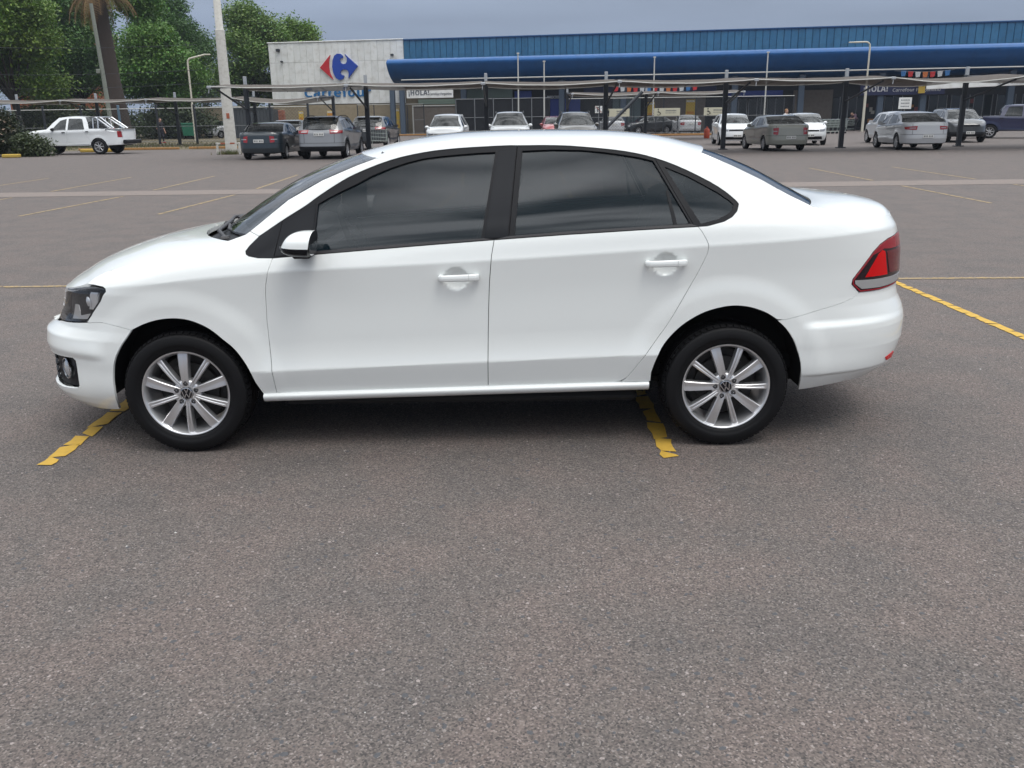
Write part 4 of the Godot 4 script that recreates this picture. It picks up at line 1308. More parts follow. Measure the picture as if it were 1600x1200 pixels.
	M.leaf.vertex_color_use_as_albedo = true; M.leaf.backlight_enabled = true; M.leaf.backlight = Color(0.55, 0.6, 0.35)
	M.grass = M.leaf
	M.frond_green = mat(lin(0.045, 0.070, 0.022), 0.6)
	M.frond_dead = mat(lin(0.19, 0.12, 0.055), 0.9)
	M.cloth = mat(Color(1, 1, 1), 0.85)
	M.cloth.vertex_color_use_as_albedo = true
	M.plate_white = mat(lin(0.62, 0.62, 0.60), 0.4)
	var stones := noise_tex(2048, 0.19, 5, [[0.0, lin(0.047, 0.043, 0.043)], [0.2, lin(0.092, 0.080, 0.075)], [0.5, lin(0.124, 0.107, 0.100)], [0.75, lin(0.150, 0.128, 0.117)], [0.92, lin(0.182, 0.157, 0.145)], [1.0, lin(0.262, 0.238, 0.226)]], FastNoiseLite.TYPE_CELLULAR, 1, func(f):
		f.cellular_return_type = FastNoiseLite.RETURN_CELL_VALUE
		f.cellular_jitter = 1.0
		f.domain_warp_enabled = true; f.domain_warp_amplitude = 6.0; f.domain_warp_frequency = 0.09, false)
	var relief := noise_tex(1024, 0.12, 6, [], FastNoiseLite.TYPE_CELLULAR, 2, func(f):
		f.cellular_return_type = FastNoiseLite.RETURN_DISTANCE)
	var mott := noise_tex(1024, 0.012, 9, [[0.0, Color(0.89, 0.895, 0.90)], [0.4, Color(0.955, 0.95, 0.945)], [0.7, Color(1, 0.975, 0.965)], [1.0, Color(1, 0.985, 0.975)]], FastNoiseLite.TYPE_SIMPLEX_SMOOTH, 6)
	M.mottle = mott
	var a := mat(Color(1, 1, 1), 0.85)
	a.albedo_texture = stones
	a.uv1_triplanar = true; a.uv1_world_triplanar = true; a.uv1_scale = Vector3.ONE / 1.9
	a.heightmap_enabled = true; a.heightmap_texture = relief; a.heightmap_scale = 0.5
	M.asphalt = grime(a, mott, 1.0 / 7.3)
	M.gutter = grime(mat(lin(0.205, 0.175, 0.158), 0.9), mott, 1.0 / 1.7)
	var yel := noise_tex(512, 0.03, 21, [[0.0, lin(0.30, 0.22, 0.10)], [0.25, lin(0.50, 0.31, 0.045)], [1.0, lin(0.58, 0.36, 0.05)]], FastNoiseLite.TYPE_SIMPLEX_SMOOTH, 5)
	var y := mat(Color(1, 1, 1), 0.75)
	y.albedo_texture = yel
	y.uv1_triplanar = true; y.uv1_world_triplanar = true; y.uv1_scale = Vector3.ONE / 0.9
	M.yellow = y
	var yo := noise_tex(512, 0.05, 22, [[0.0, lin(0.16, 0.14, 0.125)], [0.35, lin(0.22, 0.175, 0.12)], [0.6, lin(0.34, 0.24, 0.11)], [1.0, lin(0.42, 0.285, 0.09)]], FastNoiseLite.TYPE_SIMPLEX_SMOOTH, 5)
	var y2 := mat(Color(1, 1, 1), 0.8)
	y2.albedo_texture = yo
	y2.uv1_triplanar = true; y2.uv1_world_triplanar = true; y2.uv1_scale = Vector3.ONE / 1.3
	M.yellow_old = y2

# ---------------------------------------------------------------- ground
func marking(a: Vector2, b: Vector2, width: float, chip: float, m: Material, lift := 0.004, gapk := 1.0) -> void:
	# a painted line broken into chips by cracks, with ragged edges
	var o := MB.new()
	var d := (b - a); var total := d.length(); d /= total
	var nn := Vector2(-d.y, d.x)
	var at := 0.0
	while at < total - 0.02:
		var l := minf(chip * rng.randf_range(0.55, 1.5), total - at)
		var gap := rng.randf_range(0.004, 0.022) * gapk
		var m2 := maxi(2, int(l / 0.06))
		var sk0 := rng.randf_range(-0.03, 0.03); var sk1 := rng.randf_range(-0.03, 0.03)
		var left := []; var right := []
		for i in m2 + 1:
			var f := float(i) / m2
			var s := at + (l - gap) * f
			var jl := rng.randf_range(-0.012, 0.006); var jr := rng.randf_range(-0.012, 0.006)
			var sk := lerpf(sk0, sk1, f)
			var p := a + d * (s + sk) + nn * (width * 0.5 + jl); var q := a + d * (s - sk) - nn * (width * 0.5 + jr)
			left.append(Vector3(p.x, lift, p.y)); right.append(Vector3(q.x, lift, q.y))
		for i in m2: o.quad(left[i], left[i + 1], right[i + 1], right[i], Vector3.UP)
		at += l
	struct("parking_line", o, m)

func ground() -> void:
	var g := MB.new()
	g.quad(Vector3(-700, 0, 40), Vector3(700, 0, 40), Vector3(700, 0, -900), Vector3(-700, 0, -900), Vector3.UP)
	struct("ground", g, M.asphalt)
	var c := MB.new()
	for i in 40:
		var x0 := -60.0 + i * 3.0
		c.quad(Vector3(x0, 0.004, -19.6 + 0.02 * x0 * 0.2), Vector3(x0 + 2.992, 0.004, -19.6 + 0.02 * x0 * 0.2), Vector3(x0 + 2.992, 0.004, -20.9), Vector3(x0, 0.004, -20.9), Vector3.UP)
	struct("drainage_path", c, M.gutter)
	# bays in front, then the double row behind
	for x in [-4.95, -2.17, 0.73, 3.58, 6.4, 9.2]:
		marking(Vector2(x, -8.45), Vector2(x, -3.86), 0.080, 0.17, M.yellow, 0.004, 1.2)
	marking(Vector2(-14.0, -8.72), Vector2(-2.0, -8.6), 0.085, 0.5, M.yellow_old)
	marking(Vector2(-2.0, -8.6), Vector2(14.0, -8.1), 0.085, 0.5, M.yellow_old)
	for i in 13:
		var x := -17.7 + i * 2.37
		if absf(x) > 30.0: continue
		marking(Vector2(x - 0.15, -15.5), Vector2(x, -19.5), 0.085, 0.5, M.yellow_old, 0.004, 3.0)
		marking(Vector2(x + 0.02, -21.1), Vector2(x - 0.2 + 0.4 * (1 if x > 0 else 0), -26.3), 0.085, 0.5, M.yellow_old, 0.004, 3.0)
	# stones showing in the worn asphalt, and loose grit on it
	var kinds := [["dark_aggregate", 7500, 0.005, 0.014, M.stone_dark, "dark blue grey stones set in the worn asphalt", 0.25], ["pale_aggregate", 4200, 0.003, 0.009, M.grit, "pale and pinkish stones set in the worn asphalt", 0.3], ["brown_aggregate", 3800, 0.004, 0.010, M.stone_brown, "brown stones set in the worn asphalt", 0.25], ["grit", 70, 0.003, 0.008, M.stone_white, "loose white chips strewn over the asphalt", 0.6]]
	for kd in kinds:
		var chips := MB.new()
		for i in kd[1]:
			var z := -1.25 - 7.5 * pow(rng.randf(), 1.6)
			var x := rng.randf_range(-1.0, 1.0) * (1.5 - z * 0.72)
			var r: float = lerpf(kd[2], kd[3], pow(rng.randf(), 2.0))
			var a := rng.randf() * TAU
			var p := Vector3(x, -0.0004, z)
			var sq := rng.randf_range(0.5, 0.95)
			var cs := []
			for k in 5:
				var w := a + TAU * k / 5.0
				var rr := r * rng.randf_range(0.75, 1.15)
				cs.append(p + Vector3(cos(a) * cos(w - a) * rr - sin(a) * sin(w - a) * rr * sq, 0, sin(a) * cos(w - a) * rr + cos(a) * sin(w - a) * rr * sq))
			var t: Vector3 = p + Vector3(rng.randf_range(-0.2, 0.2) * r, r * kd[6] + 0.0008, rng.randf_range(-0.2, 0.2) * r)
			for k in 5: chips.tri(cs[k], cs[(k + 1) % 5], t, (cs[k] - p) + Vector3.UP * r)
		tag(part(kd[0], chips, kd[4]), kd[5], "gravel", "", "stuff")

# ---------------------------------------------------------------- parked cars
func arc(cx: float, cy: float, r: float, a0: float, a1: float, m: int) -> Array:
	var q := []
	for i in m + 1:
		var w := lerpf(a0, a1, float(i) / m)
		q.append(Vector2(cx + r * cos(w), cy + r * sin(w)))
	return q

func spec(over: Dictionary) -> Dictionary:
	# lengths in metres from the front axle; a middling saloon unless told otherwise
	var d := {
		wb = 2.6, fo = 0.85, ro = 1.0, w = 0.87, r = 0.31, sill = 0.25, belt0 = 0.93, belt1 = 1.02, hood = 0.74, cowl = Vector2(0.42, 1.0), rf = Vector2(1.0, 1.40), rr = Vector2(2.35, 1.40),
		gb = Vector2(2.95, 1.08), tail = 1.06, top = 1.46, bp = 1.45, dr = 2.30, cp = 2.25, quarter = true, boot = true, clad = 0.0, rails = false,
		lamp0 = 0.70, lamp1 = 0.92, lampin = 0.5, lampx = 0.30, black_roof = false, bed = false, spoiler = false, rear_plate = 0.78, grille = 0.62, tint = 0.8, dark_rear = false,
	}
	d.merge(over, true)
	return d

func parked_surface(d: Dictionary) -> CarSurf:
	var s := CarSurf.new()
	var e: float = d.wb + d.ro
	var hatch: bool = not d.boot
	s.xs = [-d.fo, -d.fo * 0.4, 0.22 * d.wb, 0.55 * d.wb, d.wb, d.wb + 0.55 * d.ro, e]
	var hm: float = lerpf(d.hood, d.cowl.y, 0.5)
	s.t = {
		w = d.w, l0 = 0.2, l1 = d.wb - 0.1, y3 = d.sill + 0.06, y3s = 0.0,
		y4 = [0.44, 0.44, 0.44, 0.44, 0.44, 0.44, 0.44],
		y7 = [d.hood - 0.08, hm - 0.09, d.belt0 - 0.07, lerpf(d.belt0, d.belt1, 0.4) - 0.08, d.belt1 - 0.08, d.belt1 - 0.06, minf(d.tail, d.belt1 + 0.02) - 0.08],
		y8 = [d.hood - 0.04, hm - 0.02, d.belt0, lerpf(d.belt0, d.belt1, 0.4), d.belt1, d.belt1 + 0.02, minf(d.tail, d.belt1 + 0.02) - 0.01],
		z8 = [0.80, 0.80, 0.822, 0.824, 0.824, 0.82, 0.815],
		s8 = [-1.5, -1.2, -0.5, -0.36, -0.40, -0.45 if hatch else -0.8, -0.5 if hatch else -1.2],
		g = [-2.2, -1.9, -0.6, -0.44, -0.44, -0.5 if hatch else -1.3, -0.5 if hatch else -2.2],
	}
	s.rail = [Vector2(d.cowl.x - 0.2, d.cowl.y + 0.06), Vector2(d.rf.x, d.rf.y + 0.02), Vector2((d.rf.x + d.rr.x) * 0.5, d.top - 0.01), Vector2(d.rr.x, d.rr.y + 0.02), Vector2(e + 0.2, d.rr.y)]
	s.xf = v2([d.sill - 0.08, -d.fo + 0.12, 0.42, -d.fo, 0.55, -d.fo + 0.01, d.hood - 0.06, -d.fo + 0.07, d.hood + 0.02, -d.fo + 0.14, d.hood + 0.2, -d.fo + 0.5])
	if hatch: s.xr = v2([d.sill - 0.08, e - 0.1, 0.45, e, 0.6, e - 0.005, d.gb.y - 0.12, e - 0.05, d.gb.y, d.gb.x + 0.05, d.rr.y, d.rr.x + 0.16, d.rr.y + 0.1, d.rr.x + 0.1])
	else: s.xr = v2([d.sill - 0.08, e - 0.1, 0.45, e, 0.6, e - 0.005, d.tail - 0.1, e - 0.04, d.tail, e - 0.09, d.tail + 0.1, e - 0.25, d.rr.y, d.rr.x + 0.2])
	s.x0r = d.wb + d.ro * 0.35
	s.nr = 3.6 if hatch else 3.2
	s.nf = 2.9
	s.arches = [[0.0, d.r, d.r + 0.06], [d.wb, d.r, d.r + 0.06]]
	s.flare = 0.012
	s.af = d.fo + 0.15; s.ar = e - s.x0r
	s.setup()
	return s

func parked_car(called: String, d: Dictionary, at: Vector2, turn: float, body: Material, label: String, group := "cars parked under and behind the shade sails", detail := true) -> Node3D:
	# at: where the middle of the car stands
	var s := parked_surface(d)
	var e: float = d.wb + d.ro
	var mid: float = (e - d.fo) * 0.5
	var car := thing(called, Vector3.ZERO, turn, label, "pickup" if d.bed else "car", group)
	car.position = Vector3(at.x, 0, at.y) - car.basis * Vector3(mid, 0, 0)
	var pf := s.pf(); var pr := s.pr()
	var ra: float = d.r + 0.055
	var gx := 0.10; var gy := 0.055
	var rtop := func(x: float) -> float:
		var f: float = clampf((x - d.rf.x) / (d.rr.x - d.rf.x), 0, 1)
		return lerpf(d.rf.y, d.rr.y, f) + (d.top - maxf(d.rf.y, d.rr.y)) * 0.7 * sin(PI * f) - 0.02
	var belt := func(x: float) -> float: return lerpf(d.belt0, d.belt1, clampf((x - 0.3) / (d.wb - 0.3), 0, 1.2)) + 0.015
	# outline of the flank
	var o := [Vector3(pf, d.sill - 0.02, 0)]
	o.append_array(v2([-d.fo * 0.75, d.sill - 0.04, -ra - 0.01, d.sill - 0.02]))
	o.append_array(arc(0, d.r, ra, PI + 0.15, -0.15, 10))
	o.append_array(v2([ra + 0.03, d.sill, d.wb - ra - 0.03, d.sill]))
	o.append_array(arc(d.wb, d.r, ra, PI + 0.15, -0.15, 10))
	o.append_array(v2([d.wb + ra + 0.02, d.sill, e - 0.25, d.sill + 0.03]))
	o.append(Vector3(pr, d.sill + 0.03, 0))
	var screen := [d.cowl, d.cowl.lerp(d.rf, 0.5) + Vector2(-0.02, 0.025), Vector2(d.rf.x, d.rf.y)]
	var back := [Vector2(d.rr.x, d.rr.y), d.rr.lerp(d.gb, 0.5) + Vector2(0.02, 0.02), d.gb]
	var roofline := []
	for i in range(1, 6):
		var x := lerpf(d.rr.x, d.rf.x, i / 6.0)
		roofline.append(Vector2(x, rtop.call(x) + 0.02))
	if d.bed:
		o.append_array([Vector3(pr, d.tail, 0)]); o.append_array([Vector2(e - 0.12, d.tail), d.gb])
	elif d.boot:
		o.append_array([Vector3(pr, d.tail - 0.02, 0), Vector2(e - 0.22, d.tail - 0.015), d.gb])
	else: o.append_array([Vector3(pr, d.gb.y - 0.02, 0), d.gb])
	o.append_array([back[1], back[0]]); o.append_array(roofline); o.append_array([screen[2], screen[1], screen[0]])
	var hm := Vector2(-d.fo * 0.35, lerpf(d.hood, d.cowl.y, 0.55))
	o.append_array([hm, Vector2(-d.fo + 0.28, d.hood + 0.015), Vector3(pf, d.hood - 0.03, 0)])
	var outer := s.poly(o, 0.08)
	# windows
	var wins := []
	var f0: Vector2 = d.cowl.lerp(d.rf, 0.86) + Vector2(0.16, -0.06)
	wins.append(v2([d.cowl.x + 0.30, belt.call(d.cowl.x + 0.3), d.cowl.x + 0.34, d.cowl.y + 0.06, f0.x, minf(f0.y, rtop.call(f0.x) - 0.06), d.bp - 0.05, rtop.call(d.bp) - 0.055, d.bp - 0.05, belt.call(d.bp)]))
	var cpb: float = minf(d.cp + 0.16, d.gb.x - 0.12)
	wins.append(v2([d.bp + 0.05, belt.call(d.bp), d.bp + 0.05, rtop.call(d.bp) - 0.055, d.cp - 0.12, rtop.call(d.cp - 0.12) - 0.06, d.cp, rtop.call(d.cp) - 0.085, cpb, belt.call(cpb)]))
	if d.quarter:
		var q0: float = d.cp + 0.07; var q1: float = minf(d.rr.x, d.gb.x - 0.2)
		if d.boot: wins.append(v2([cpb + 0.05, belt.call(cpb) + 0.01, q0, rtop.call(q0) - 0.12, d.gb.x - 0.32, belt.call(d.gb.x) + 0.10, d.gb.x - 0.30, belt.call(d.gb.x) + 0.04]))
		else: wins.append(v2([cpb + 0.06, belt.call(cpb) + 0.01, q0 + 0.02, rtop.call(q0) - 0.085, q1, rtop.call(q1) - 0.10, q1 + 0.08, belt.call(q1) + 0.06, q1 - 0.02, belt.call(q1) + 0.01]))
	var holes := []
	for q in wins: holes.append(s.poly(q, 0.08))
	# doors: gaps cut through the flank
	var a1: float = 0.37
	var doors := [[v2([a1, belt.call(a1) - 0.03, a1 - 0.02, 0.75, a1 + 0.04, d.sill + 0.07, d.bp - 0.01, d.sill + 0.07, d.bp, belt.call(d.bp) - 0.03])],
		[v2([d.bp + 0.012, belt.call(d.bp) - 0.03, d.bp + 0.002, d.sill + 0.07, d.wb - ra - 0.06, d.sill + 0.07, d.wb - ra + 0.06, 0.60, d.dr, belt.call(d.dr) - 0.03])]]
	var dcut := []
	for q in doors: dcut.append(Geometry2D.offset_polygon(s.poly(q[0], 0.08), 0.007, Geometry2D.JOIN_MITER)[0])
	if detail: part("body", both(s.panel(outer, holes + dcut, gx, gy, 0.0, 0.02)), body, car)
	else: part("body", both(s.panel(outer, holes, gx, gy, 0.0, 0.02)), body, car)
	if detail:
		for q in doors:
			var dm := sided("door", s.panel(s.poly(q[0], 0.08), [], gx, gy, 0.0, 0.01), body, car)
			var hx: float = q[0][3].x - 0.15
			for k in 2:
				var hb := MB.new()
				var hy: float = belt.call(hx) - 0.10
				hb.cbox(s.pt(hx, hy) * Vector3(1, 1, 1 if k == 0 else -1) + Vector3(0, 0, 0.015 if k == 0 else -0.015), Vector3(0.17, 0.035, 0.03), 0.008)
				part("handle", hb, body if not d.dark_rear else M.trim_black, dm[k])
		var rest: Array = v2([-ra - 0.05, d.sill + 0.04, -0.5 * d.fo, d.hood - 0.12, 0.3, d.belt0 - 0.05, d.wb, d.belt1 - 0.06, e - 0.3, d.tail - 0.12, e - 0.3, d.sill + 0.08])
		rest.append_array(arc(d.wb, d.r, ra + 0.03, 0.0, PI, 6)); rest.append_array(arc(0, d.r, ra + 0.03, 0.0, PI, 6))
		sided("inner_shell", s.panel(s.poly(rest, 0.1), [], 0.15, 0.1, -0.03, 0.0, 0.0, false), M.cabin_black, car)
	var wi := 0
	for q in holes:
		var gm := sided("window", s.panel(q, [], 0.15, 0.10, -0.010, 0.0, -0.006), M.glass_parked, car)
		wi += 1
	# upper panels
	var roofmat: Material = M.trim_gloss if d.black_roof else body
	var he := edge_points(s, [d.cowl + Vector2(-0.03, -0.012), hm, Vector2(-d.fo + 0.28, d.hood + 0.015)])
	he.append(s.pt(s.pz(0.45, true), d.hood - 0.005))
	part("bonnet", patch(he, v2([d.cowl.x - 0.22, d.cowl.y + 0.015, hm.x - 0.12, hm.y + 0.05, -d.fo + 0.22, d.hood + 0.05, -d.fo + 0.10, d.hood - 0.02]), 2.2, 12, 12, 0.03), body, car)
	var sc := edge_points(s, screen)
	part("windscreen", patch(sc, v2([d.cowl.x - 0.20, d.cowl.y + 0.02, lerpf(d.cowl.x, d.rf.x, 0.5) - 0.16, lerpf(d.cowl.y, d.top, 0.52) + 0.02, d.rf.x - 0.10, lerpf(d.rf.y, d.top, 0.4) + 0.005]), 2.2, 8, 12), M.glass_parked, car)
	var rl := [Vector2(d.rr.x, d.rr.y)]
	rl.append_array(roofline); rl.append(Vector2(d.rf.x, d.rf.y)); rl.reverse()
	var rc := []
	for q in rl: rc.append(Vector2(q.x + lerpf(-0.10, 0.08, (q.x - d.rf.x) / (d.rr.x - d.rf.x)), q.y + 0.02 + 0.02 * sin(PI * (q.x - d.rf.x) / (d.rr.x - d.rf.x))))
	var rm := part("roof", patch(edge_points(s, rl), rc, 2.6, 12, 12, 0.02), roofmat, car)
	var bk := edge_points(s, back)
	var bc := [rc[rc.size() - 1], Vector2(lerpf(d.rr.x, d.gb.x, 0.5) + 0.12, lerpf(d.rr.y, d.gb.y, 0.45) + 0.02), Vector2(d.gb.x + 0.10, d.gb.y + 0.01)]
	if d.bed: bc = [rc[rc.size() - 1], Vector2(d.gb.x + 0.05, (d.rr.y + d.gb.y) * 0.5), Vector2(d.gb.x + 0.04, d.gb.y)]
	part("rear_window", patch(bk, bc, 2.4, 8, 12), M.glass_parked, car)
	if d.bed:
		var b := MB.new()
		for sg in [1.0, -1.0]:
			b.quad(Vector3(d.gb.x + 0.06, d.tail - 0.45, 0.66 * sg), Vector3(e - 0.1, d.tail - 0.45, 0.66 * sg), Vector3(e - 0.1, d.tail - 0.01, 0.72 * sg), Vector3(d.gb.x + 0.06, d.tail - 0.01, 0.72 * sg), Vector3(0, 0.3, -sg))
			b.quad(Vector3(d.gb.x - 0.02, d.tail, 0.72 * sg), Vector3(e - 0.08, d.tail, 0.72 * sg), Vector3(e - 0.08, d.tail - 0.01, 0.85 * sg), Vector3(d.gb.x - 0.02, d.tail - 0.01, 0.85 * sg), Vector3.UP)
		b.quad(Vector3(d.gb.x, d.tail - 0.45, 0.66), Vector3(e - 0.1, d.tail - 0.45, 0.66), Vector3(e - 0.1, d.tail - 0.45, -0.66), Vector3(d.gb.x, d.tail - 0.45, -0.66), Vector3.UP)
		b.quad(Vector3(d.gb.x + 0.05, d.sill, 0.8), Vector3(d.gb.x + 0.05, d.gb.y, 0.8), Vector3(d.gb.x + 0.05, d.gb.y, -0.8), Vector3(d.gb.x + 0.05, d.sill, -0.8), Vector3(1, 0, 0))
		b.quad(Vector3(e - 0.10, d.tail - 0.45, 0.72), Vector3(e - 0.10, d.tail, 0.72), Vector3(e - 0.10, d.tail, -0.72), Vector3(e - 0.10, d.tail - 0.45, -0.72), Vector3(-1, 0, 0))
		b.quad(Vector3(e - 0.10, d.tail, 0.72), Vector3(e - 0.03, d.tail - 0.002, 0.60), Vector3(e - 0.03, d.tail - 0.002, -0.60), Vector3(e - 0.10, d.tail, -0.72), Vector3.UP)
		part("load_bed", b, body, car)
		var rbp := MB.new()
		rbp.cbox(Vector3(e + 0.04, 0.58, 0), Vector3(0.20, 0.20, 1.62), 0.04)
		part("rear_bumper", rbp, M.trim_black, car)
	elif d.boot:
		var te := edge_points(s, [d.gb, Vector2(e - 0.22, d.tail - 0.015)])
		te.append(s.pt(s.pz(0.55, false), d.tail - 0.02))
		part("boot_lid", patch(te, v2([d.gb.x + 0.10, d.gb.y + 0.012, e - 0.16, d.tail + 0.015, e - 0.075, d.tail - 0.015]), 2.4, 6, 12, 0.02), body, car)
	# lamps and fittings
	var hz: float = d.fo - 0.34
	for sg in [1.0, -1.0]:
		var hl := [Vector3(s.pz(0.46, true), d.hood - 0.16, 0), Vector3(s.pz(0.42, true), d.hood - 0.055, 0), Vector2(-hz, d.hood - 0.045), Vector2(-hz - 0.10, d.hood - 0.15)]
		var hp := s.panel(s.poly(hl, 0.06), [], 0.07, 0.04, 0.006, 0.01)
		part("headlight", hp if sg > 0 else hp.mirrored(), M.lamp_far, car)
		var tl: Array
		if d.bed: tl = [Vector2(e - 0.27, d.lamp0), Vector2(e - 0.27, d.lamp1), Vector3(s.pz(0.66, false), d.lamp1, 0), Vector3(s.pz(0.66, false), d.lamp0, 0)]
		else: tl = [Vector2(e - d.lampx * 0.9, d.lamp0 + 0.02), Vector2(e - d.lampx, d.lamp1 - 0.03), Vector3(s.pz(d.lampin, false), d.lamp1, 0), Vector3(s.pz(d.lampin + 0.03, false), d.lamp0, 0)]
		var tp := s.panel(s.poly(tl, 0.06), [], 0.07, 0.04, 0.006, 0.01)
		var to := part("tail_light", tp if sg > 0 else tp.mirrored(), M.lamp_far_red, car)
		var mid_y: float = (d.lamp0 + d.lamp1) * 0.5
		var strip := s.panel(s.poly([Vector3(s.pz(0.70, false), mid_y - 0.02, 0), Vector3(s.pz(0.70, false), mid_y + 0.012, 0), Vector3(s.pz(d.lampin + 0.06, false), mid_y + 0.012, 0), Vector3(s.pz(d.lampin + 0.06, false), mid_y - 0.02, 0)], 0.06), [], 0.07, 0.04, 0.009, 0.006)
		if not d.bed: part("reverse_lens", strip if sg > 0 else strip.mirrored(), M.lamp_silver, to)
		var mm := MB.new()
		var mp := s.pt(d.cowl.x + 0.36, belt.call(d.cowl.x + 0.36) + 0.05); mp.z = (mp.z + 0.10) * sg
		var mrows := []
		for i in 7:
			var f := i / 6.0
			var k := pow(maxf(1.0 - pow(f, 2.4), 0.0), 0.5)
			var ring := []
			for j in 13:
				var w := TAU * j / 12.0
				ring.append(mp + Vector3(0.04 - 0.13 * f, 0.075 * sin(w) * k, 0.10 * cos(w) * k))
			mrows.append(ring)
		var mq := MB.new(); mq.grid(mrows)
		var mc := mp - Vector3(0.02, 0, 0)
		mm.append(outward(mq, func(_q): return mc))
		for j in 12: mm.tri(mp + Vector3(0.04, 0, 0), mrows[0][j], mrows[0][j + 1], Vector3(1, 0, 0))
		mm.cbox(mp + Vector3(0.0, -0.05, -0.09 * sg), Vector3(0.06, 0.04, 0.10), 0.01)
		part("wing_mirror", mm, body if not d.dark_rear else M.trim_black, car)
	var gr := s.panel(s.poly([Vector3(pf, d.hood - 0.07, 0), Vector3(s.pz(0.40, true), d.hood - 0.075, 0), Vector3(s.pz(0.42, true), d.hood - 0.15, 0), Vector3(pf, d.hood - 0.15, 0)], 0.1), [], 0.1, 0.05, 0.005, 0.01)
	part("grille", both(gr), M.trim_black, car)
	var gr2 := s.panel(s.poly([Vector3(pf, 0.42, 0), Vector3(s.pz(0.55, true), 0.42, 0), Vector3(s.pz(0.60, true), 0.29, 0), Vector3(pf, 0.29, 0)], 0.1), [], 0.1, 0.05, 0.005, 0.01)
	part("lower_grille", both(gr2), M.trim_black, car)
	if d.clad > 0.0:
		var cl := [Vector3(pf, d.sill - 0.03, 0), Vector2(-ra - 0.06, d.sill - 0.03), Vector2(-ra - 0.06, d.clad), Vector3(pf, d.clad, 0)]
		part("front_cladding", both(s.panel(s.poly(cl, 0.1), [], 0.1, 0.06, 0.012, 0.02)), M.trim_black, car)
		cl = [Vector2(d.wb + ra + 0.06, d.sill - 0.02), Vector3(pr, d.sill, 0), Vector3(pr, d.clad, 0), Vector2(d.wb + ra + 0.06, d.clad)]
		part("rear_cladding", both(s.panel(s.poly(cl, 0.1), [], 0.1, 0.06, 0.012, 0.02)), M.trim_black, car)
		for x in [0.0, d.wb]:
			var ring := arc(x, d.r, ra - 0.005, -0.1, PI + 0.1, 10); var r2 := arc(x, d.r, ra + 0.065, PI + 0.1, -0.1, 10)
			ring.append_array(r2)
			sided("arch_cladding", s.panel(s.poly(ring, 0.1), [], 0.08, 0.06, 0.012, 0.02), M.trim_black, car)
	for sx in 2:
		var x: float = (lerpf(e, e - 0.05, clampf((d.rear_plate - 0.5) * 2.0, 0, 1)) + 0.012) if sx == 1 else -d.fo - 0.010
		var pb := MB.new()
		pb.cbox(Vector3(x, d.rear_plate if sx == 1 else 0.47, 0), Vector3(0.03, 0.13, 0.40), 0.005)
		var po := part("number_plate", pb, M.plate_white, car)
		pb = MB.new()
		for k in 7:
			if k == 3: continue
			pb.box(Vector3(x + (0.016 if sx == 1 else -0.016), d.rear_plate if sx == 1 else 0.47, -0.15 + k * 0.05), Vector3(0.004, 0.065, 0.026 if k % 2 == 0 else 0.018))
		part("plate_characters", pb, M.trim_black, po)
	# shut lines of the boot or tailgate, and of the rear bumper
	if not d.bed:
		var top_y: float = d.tail - 0.05 if d.boot else d.gb.y - 0.03
		var lines := [[Vector3(s.pz(0.60, false), 0.64, 0), Vector3(s.pz(0.60, false), top_y, 0), Vector3(s.pz(0.588, false), top_y, 0), Vector3(s.pz(0.588, false), 0.64, 0)], [Vector2(d.wb + ra + 0.03, 0.632), Vector3(pr, 0.632, 0), Vector3(pr, 0.620, 0), Vector2(d.wb + ra + 0.03, 0.620)]]
		for q in lines: part("shut_line", both(s.panel(s.poly(q, 0.08), [], 0.1, 0.06, 0.0015, 0.003)), M.trim_black, car)
	if d.rails:
		for sg in [1.0, -1.0]:
			var pts := []
			for i in 9:
				var x: float = lerpf(d.rf.x + 0.15, d.rr.x - 0.05, i / 8.0)
				pts.append(Vector3(x, rtop.call(x) + 0.02 + 0.05 * pow(sin(PI * i / 8.0), 0.4), 0.60 * sg * d.w / 0.85))
			var rb := MB.new()
			rb.tube(pts, 0.016, 6)
			part("roof_rail", rb, M.trim_black, car)
	if d.spoiler:
		var sp := MB.new()
		sp.cbox(Vector3(d.rr.x + 0.12, d.rr.y + 0.015, 0), Vector3(0.22, 0.035, 1.15), 0.012, Basis(Vector3.BACK, -0.12))
		part("spoiler", sp, roofmat, car)
	# floor and wheels
	var fl := MB.new()
	fl.cbox(Vector3(mid, d.sill + 0.02, 0), Vector3(e + d.fo - 0.5, 0.08, 1.10), 0.02)
	fl.cbox(Vector3(d.wb * 0.5, d.sill + 0.03, 0), Vector3(d.wb - 0.85, 0.08, 1.56 * d.w / 0.85), 0.02)
	part("floor_pan", fl, M.cabin_black, car)
	var cb := MB.new()
	for x in [1.25, 2.1]:
		if x > d.cp: continue
		for z in [0.36, -0.36]:
			cb.cbox(Vector3(x + 0.22, d.belt0 - 0.16, z), Vector3(0.14, 0.6, 0.46), 0.05, Basis(Vector3.BACK, -0.25))
			cb.cbox(Vector3(x + 0.32, d.belt0 + 0.22, z), Vector3(0.09, 0.16, 0.24), 0.03)
	cb.cbox(Vector3(0.55, d.belt0 - 0.08, 0), Vector3(0.45, 0.16, 1.36), 0.04)
	var cbo := part("seats", cb, M.cabin_grey, car)
	cbo.set_meta("kind", "stuff")
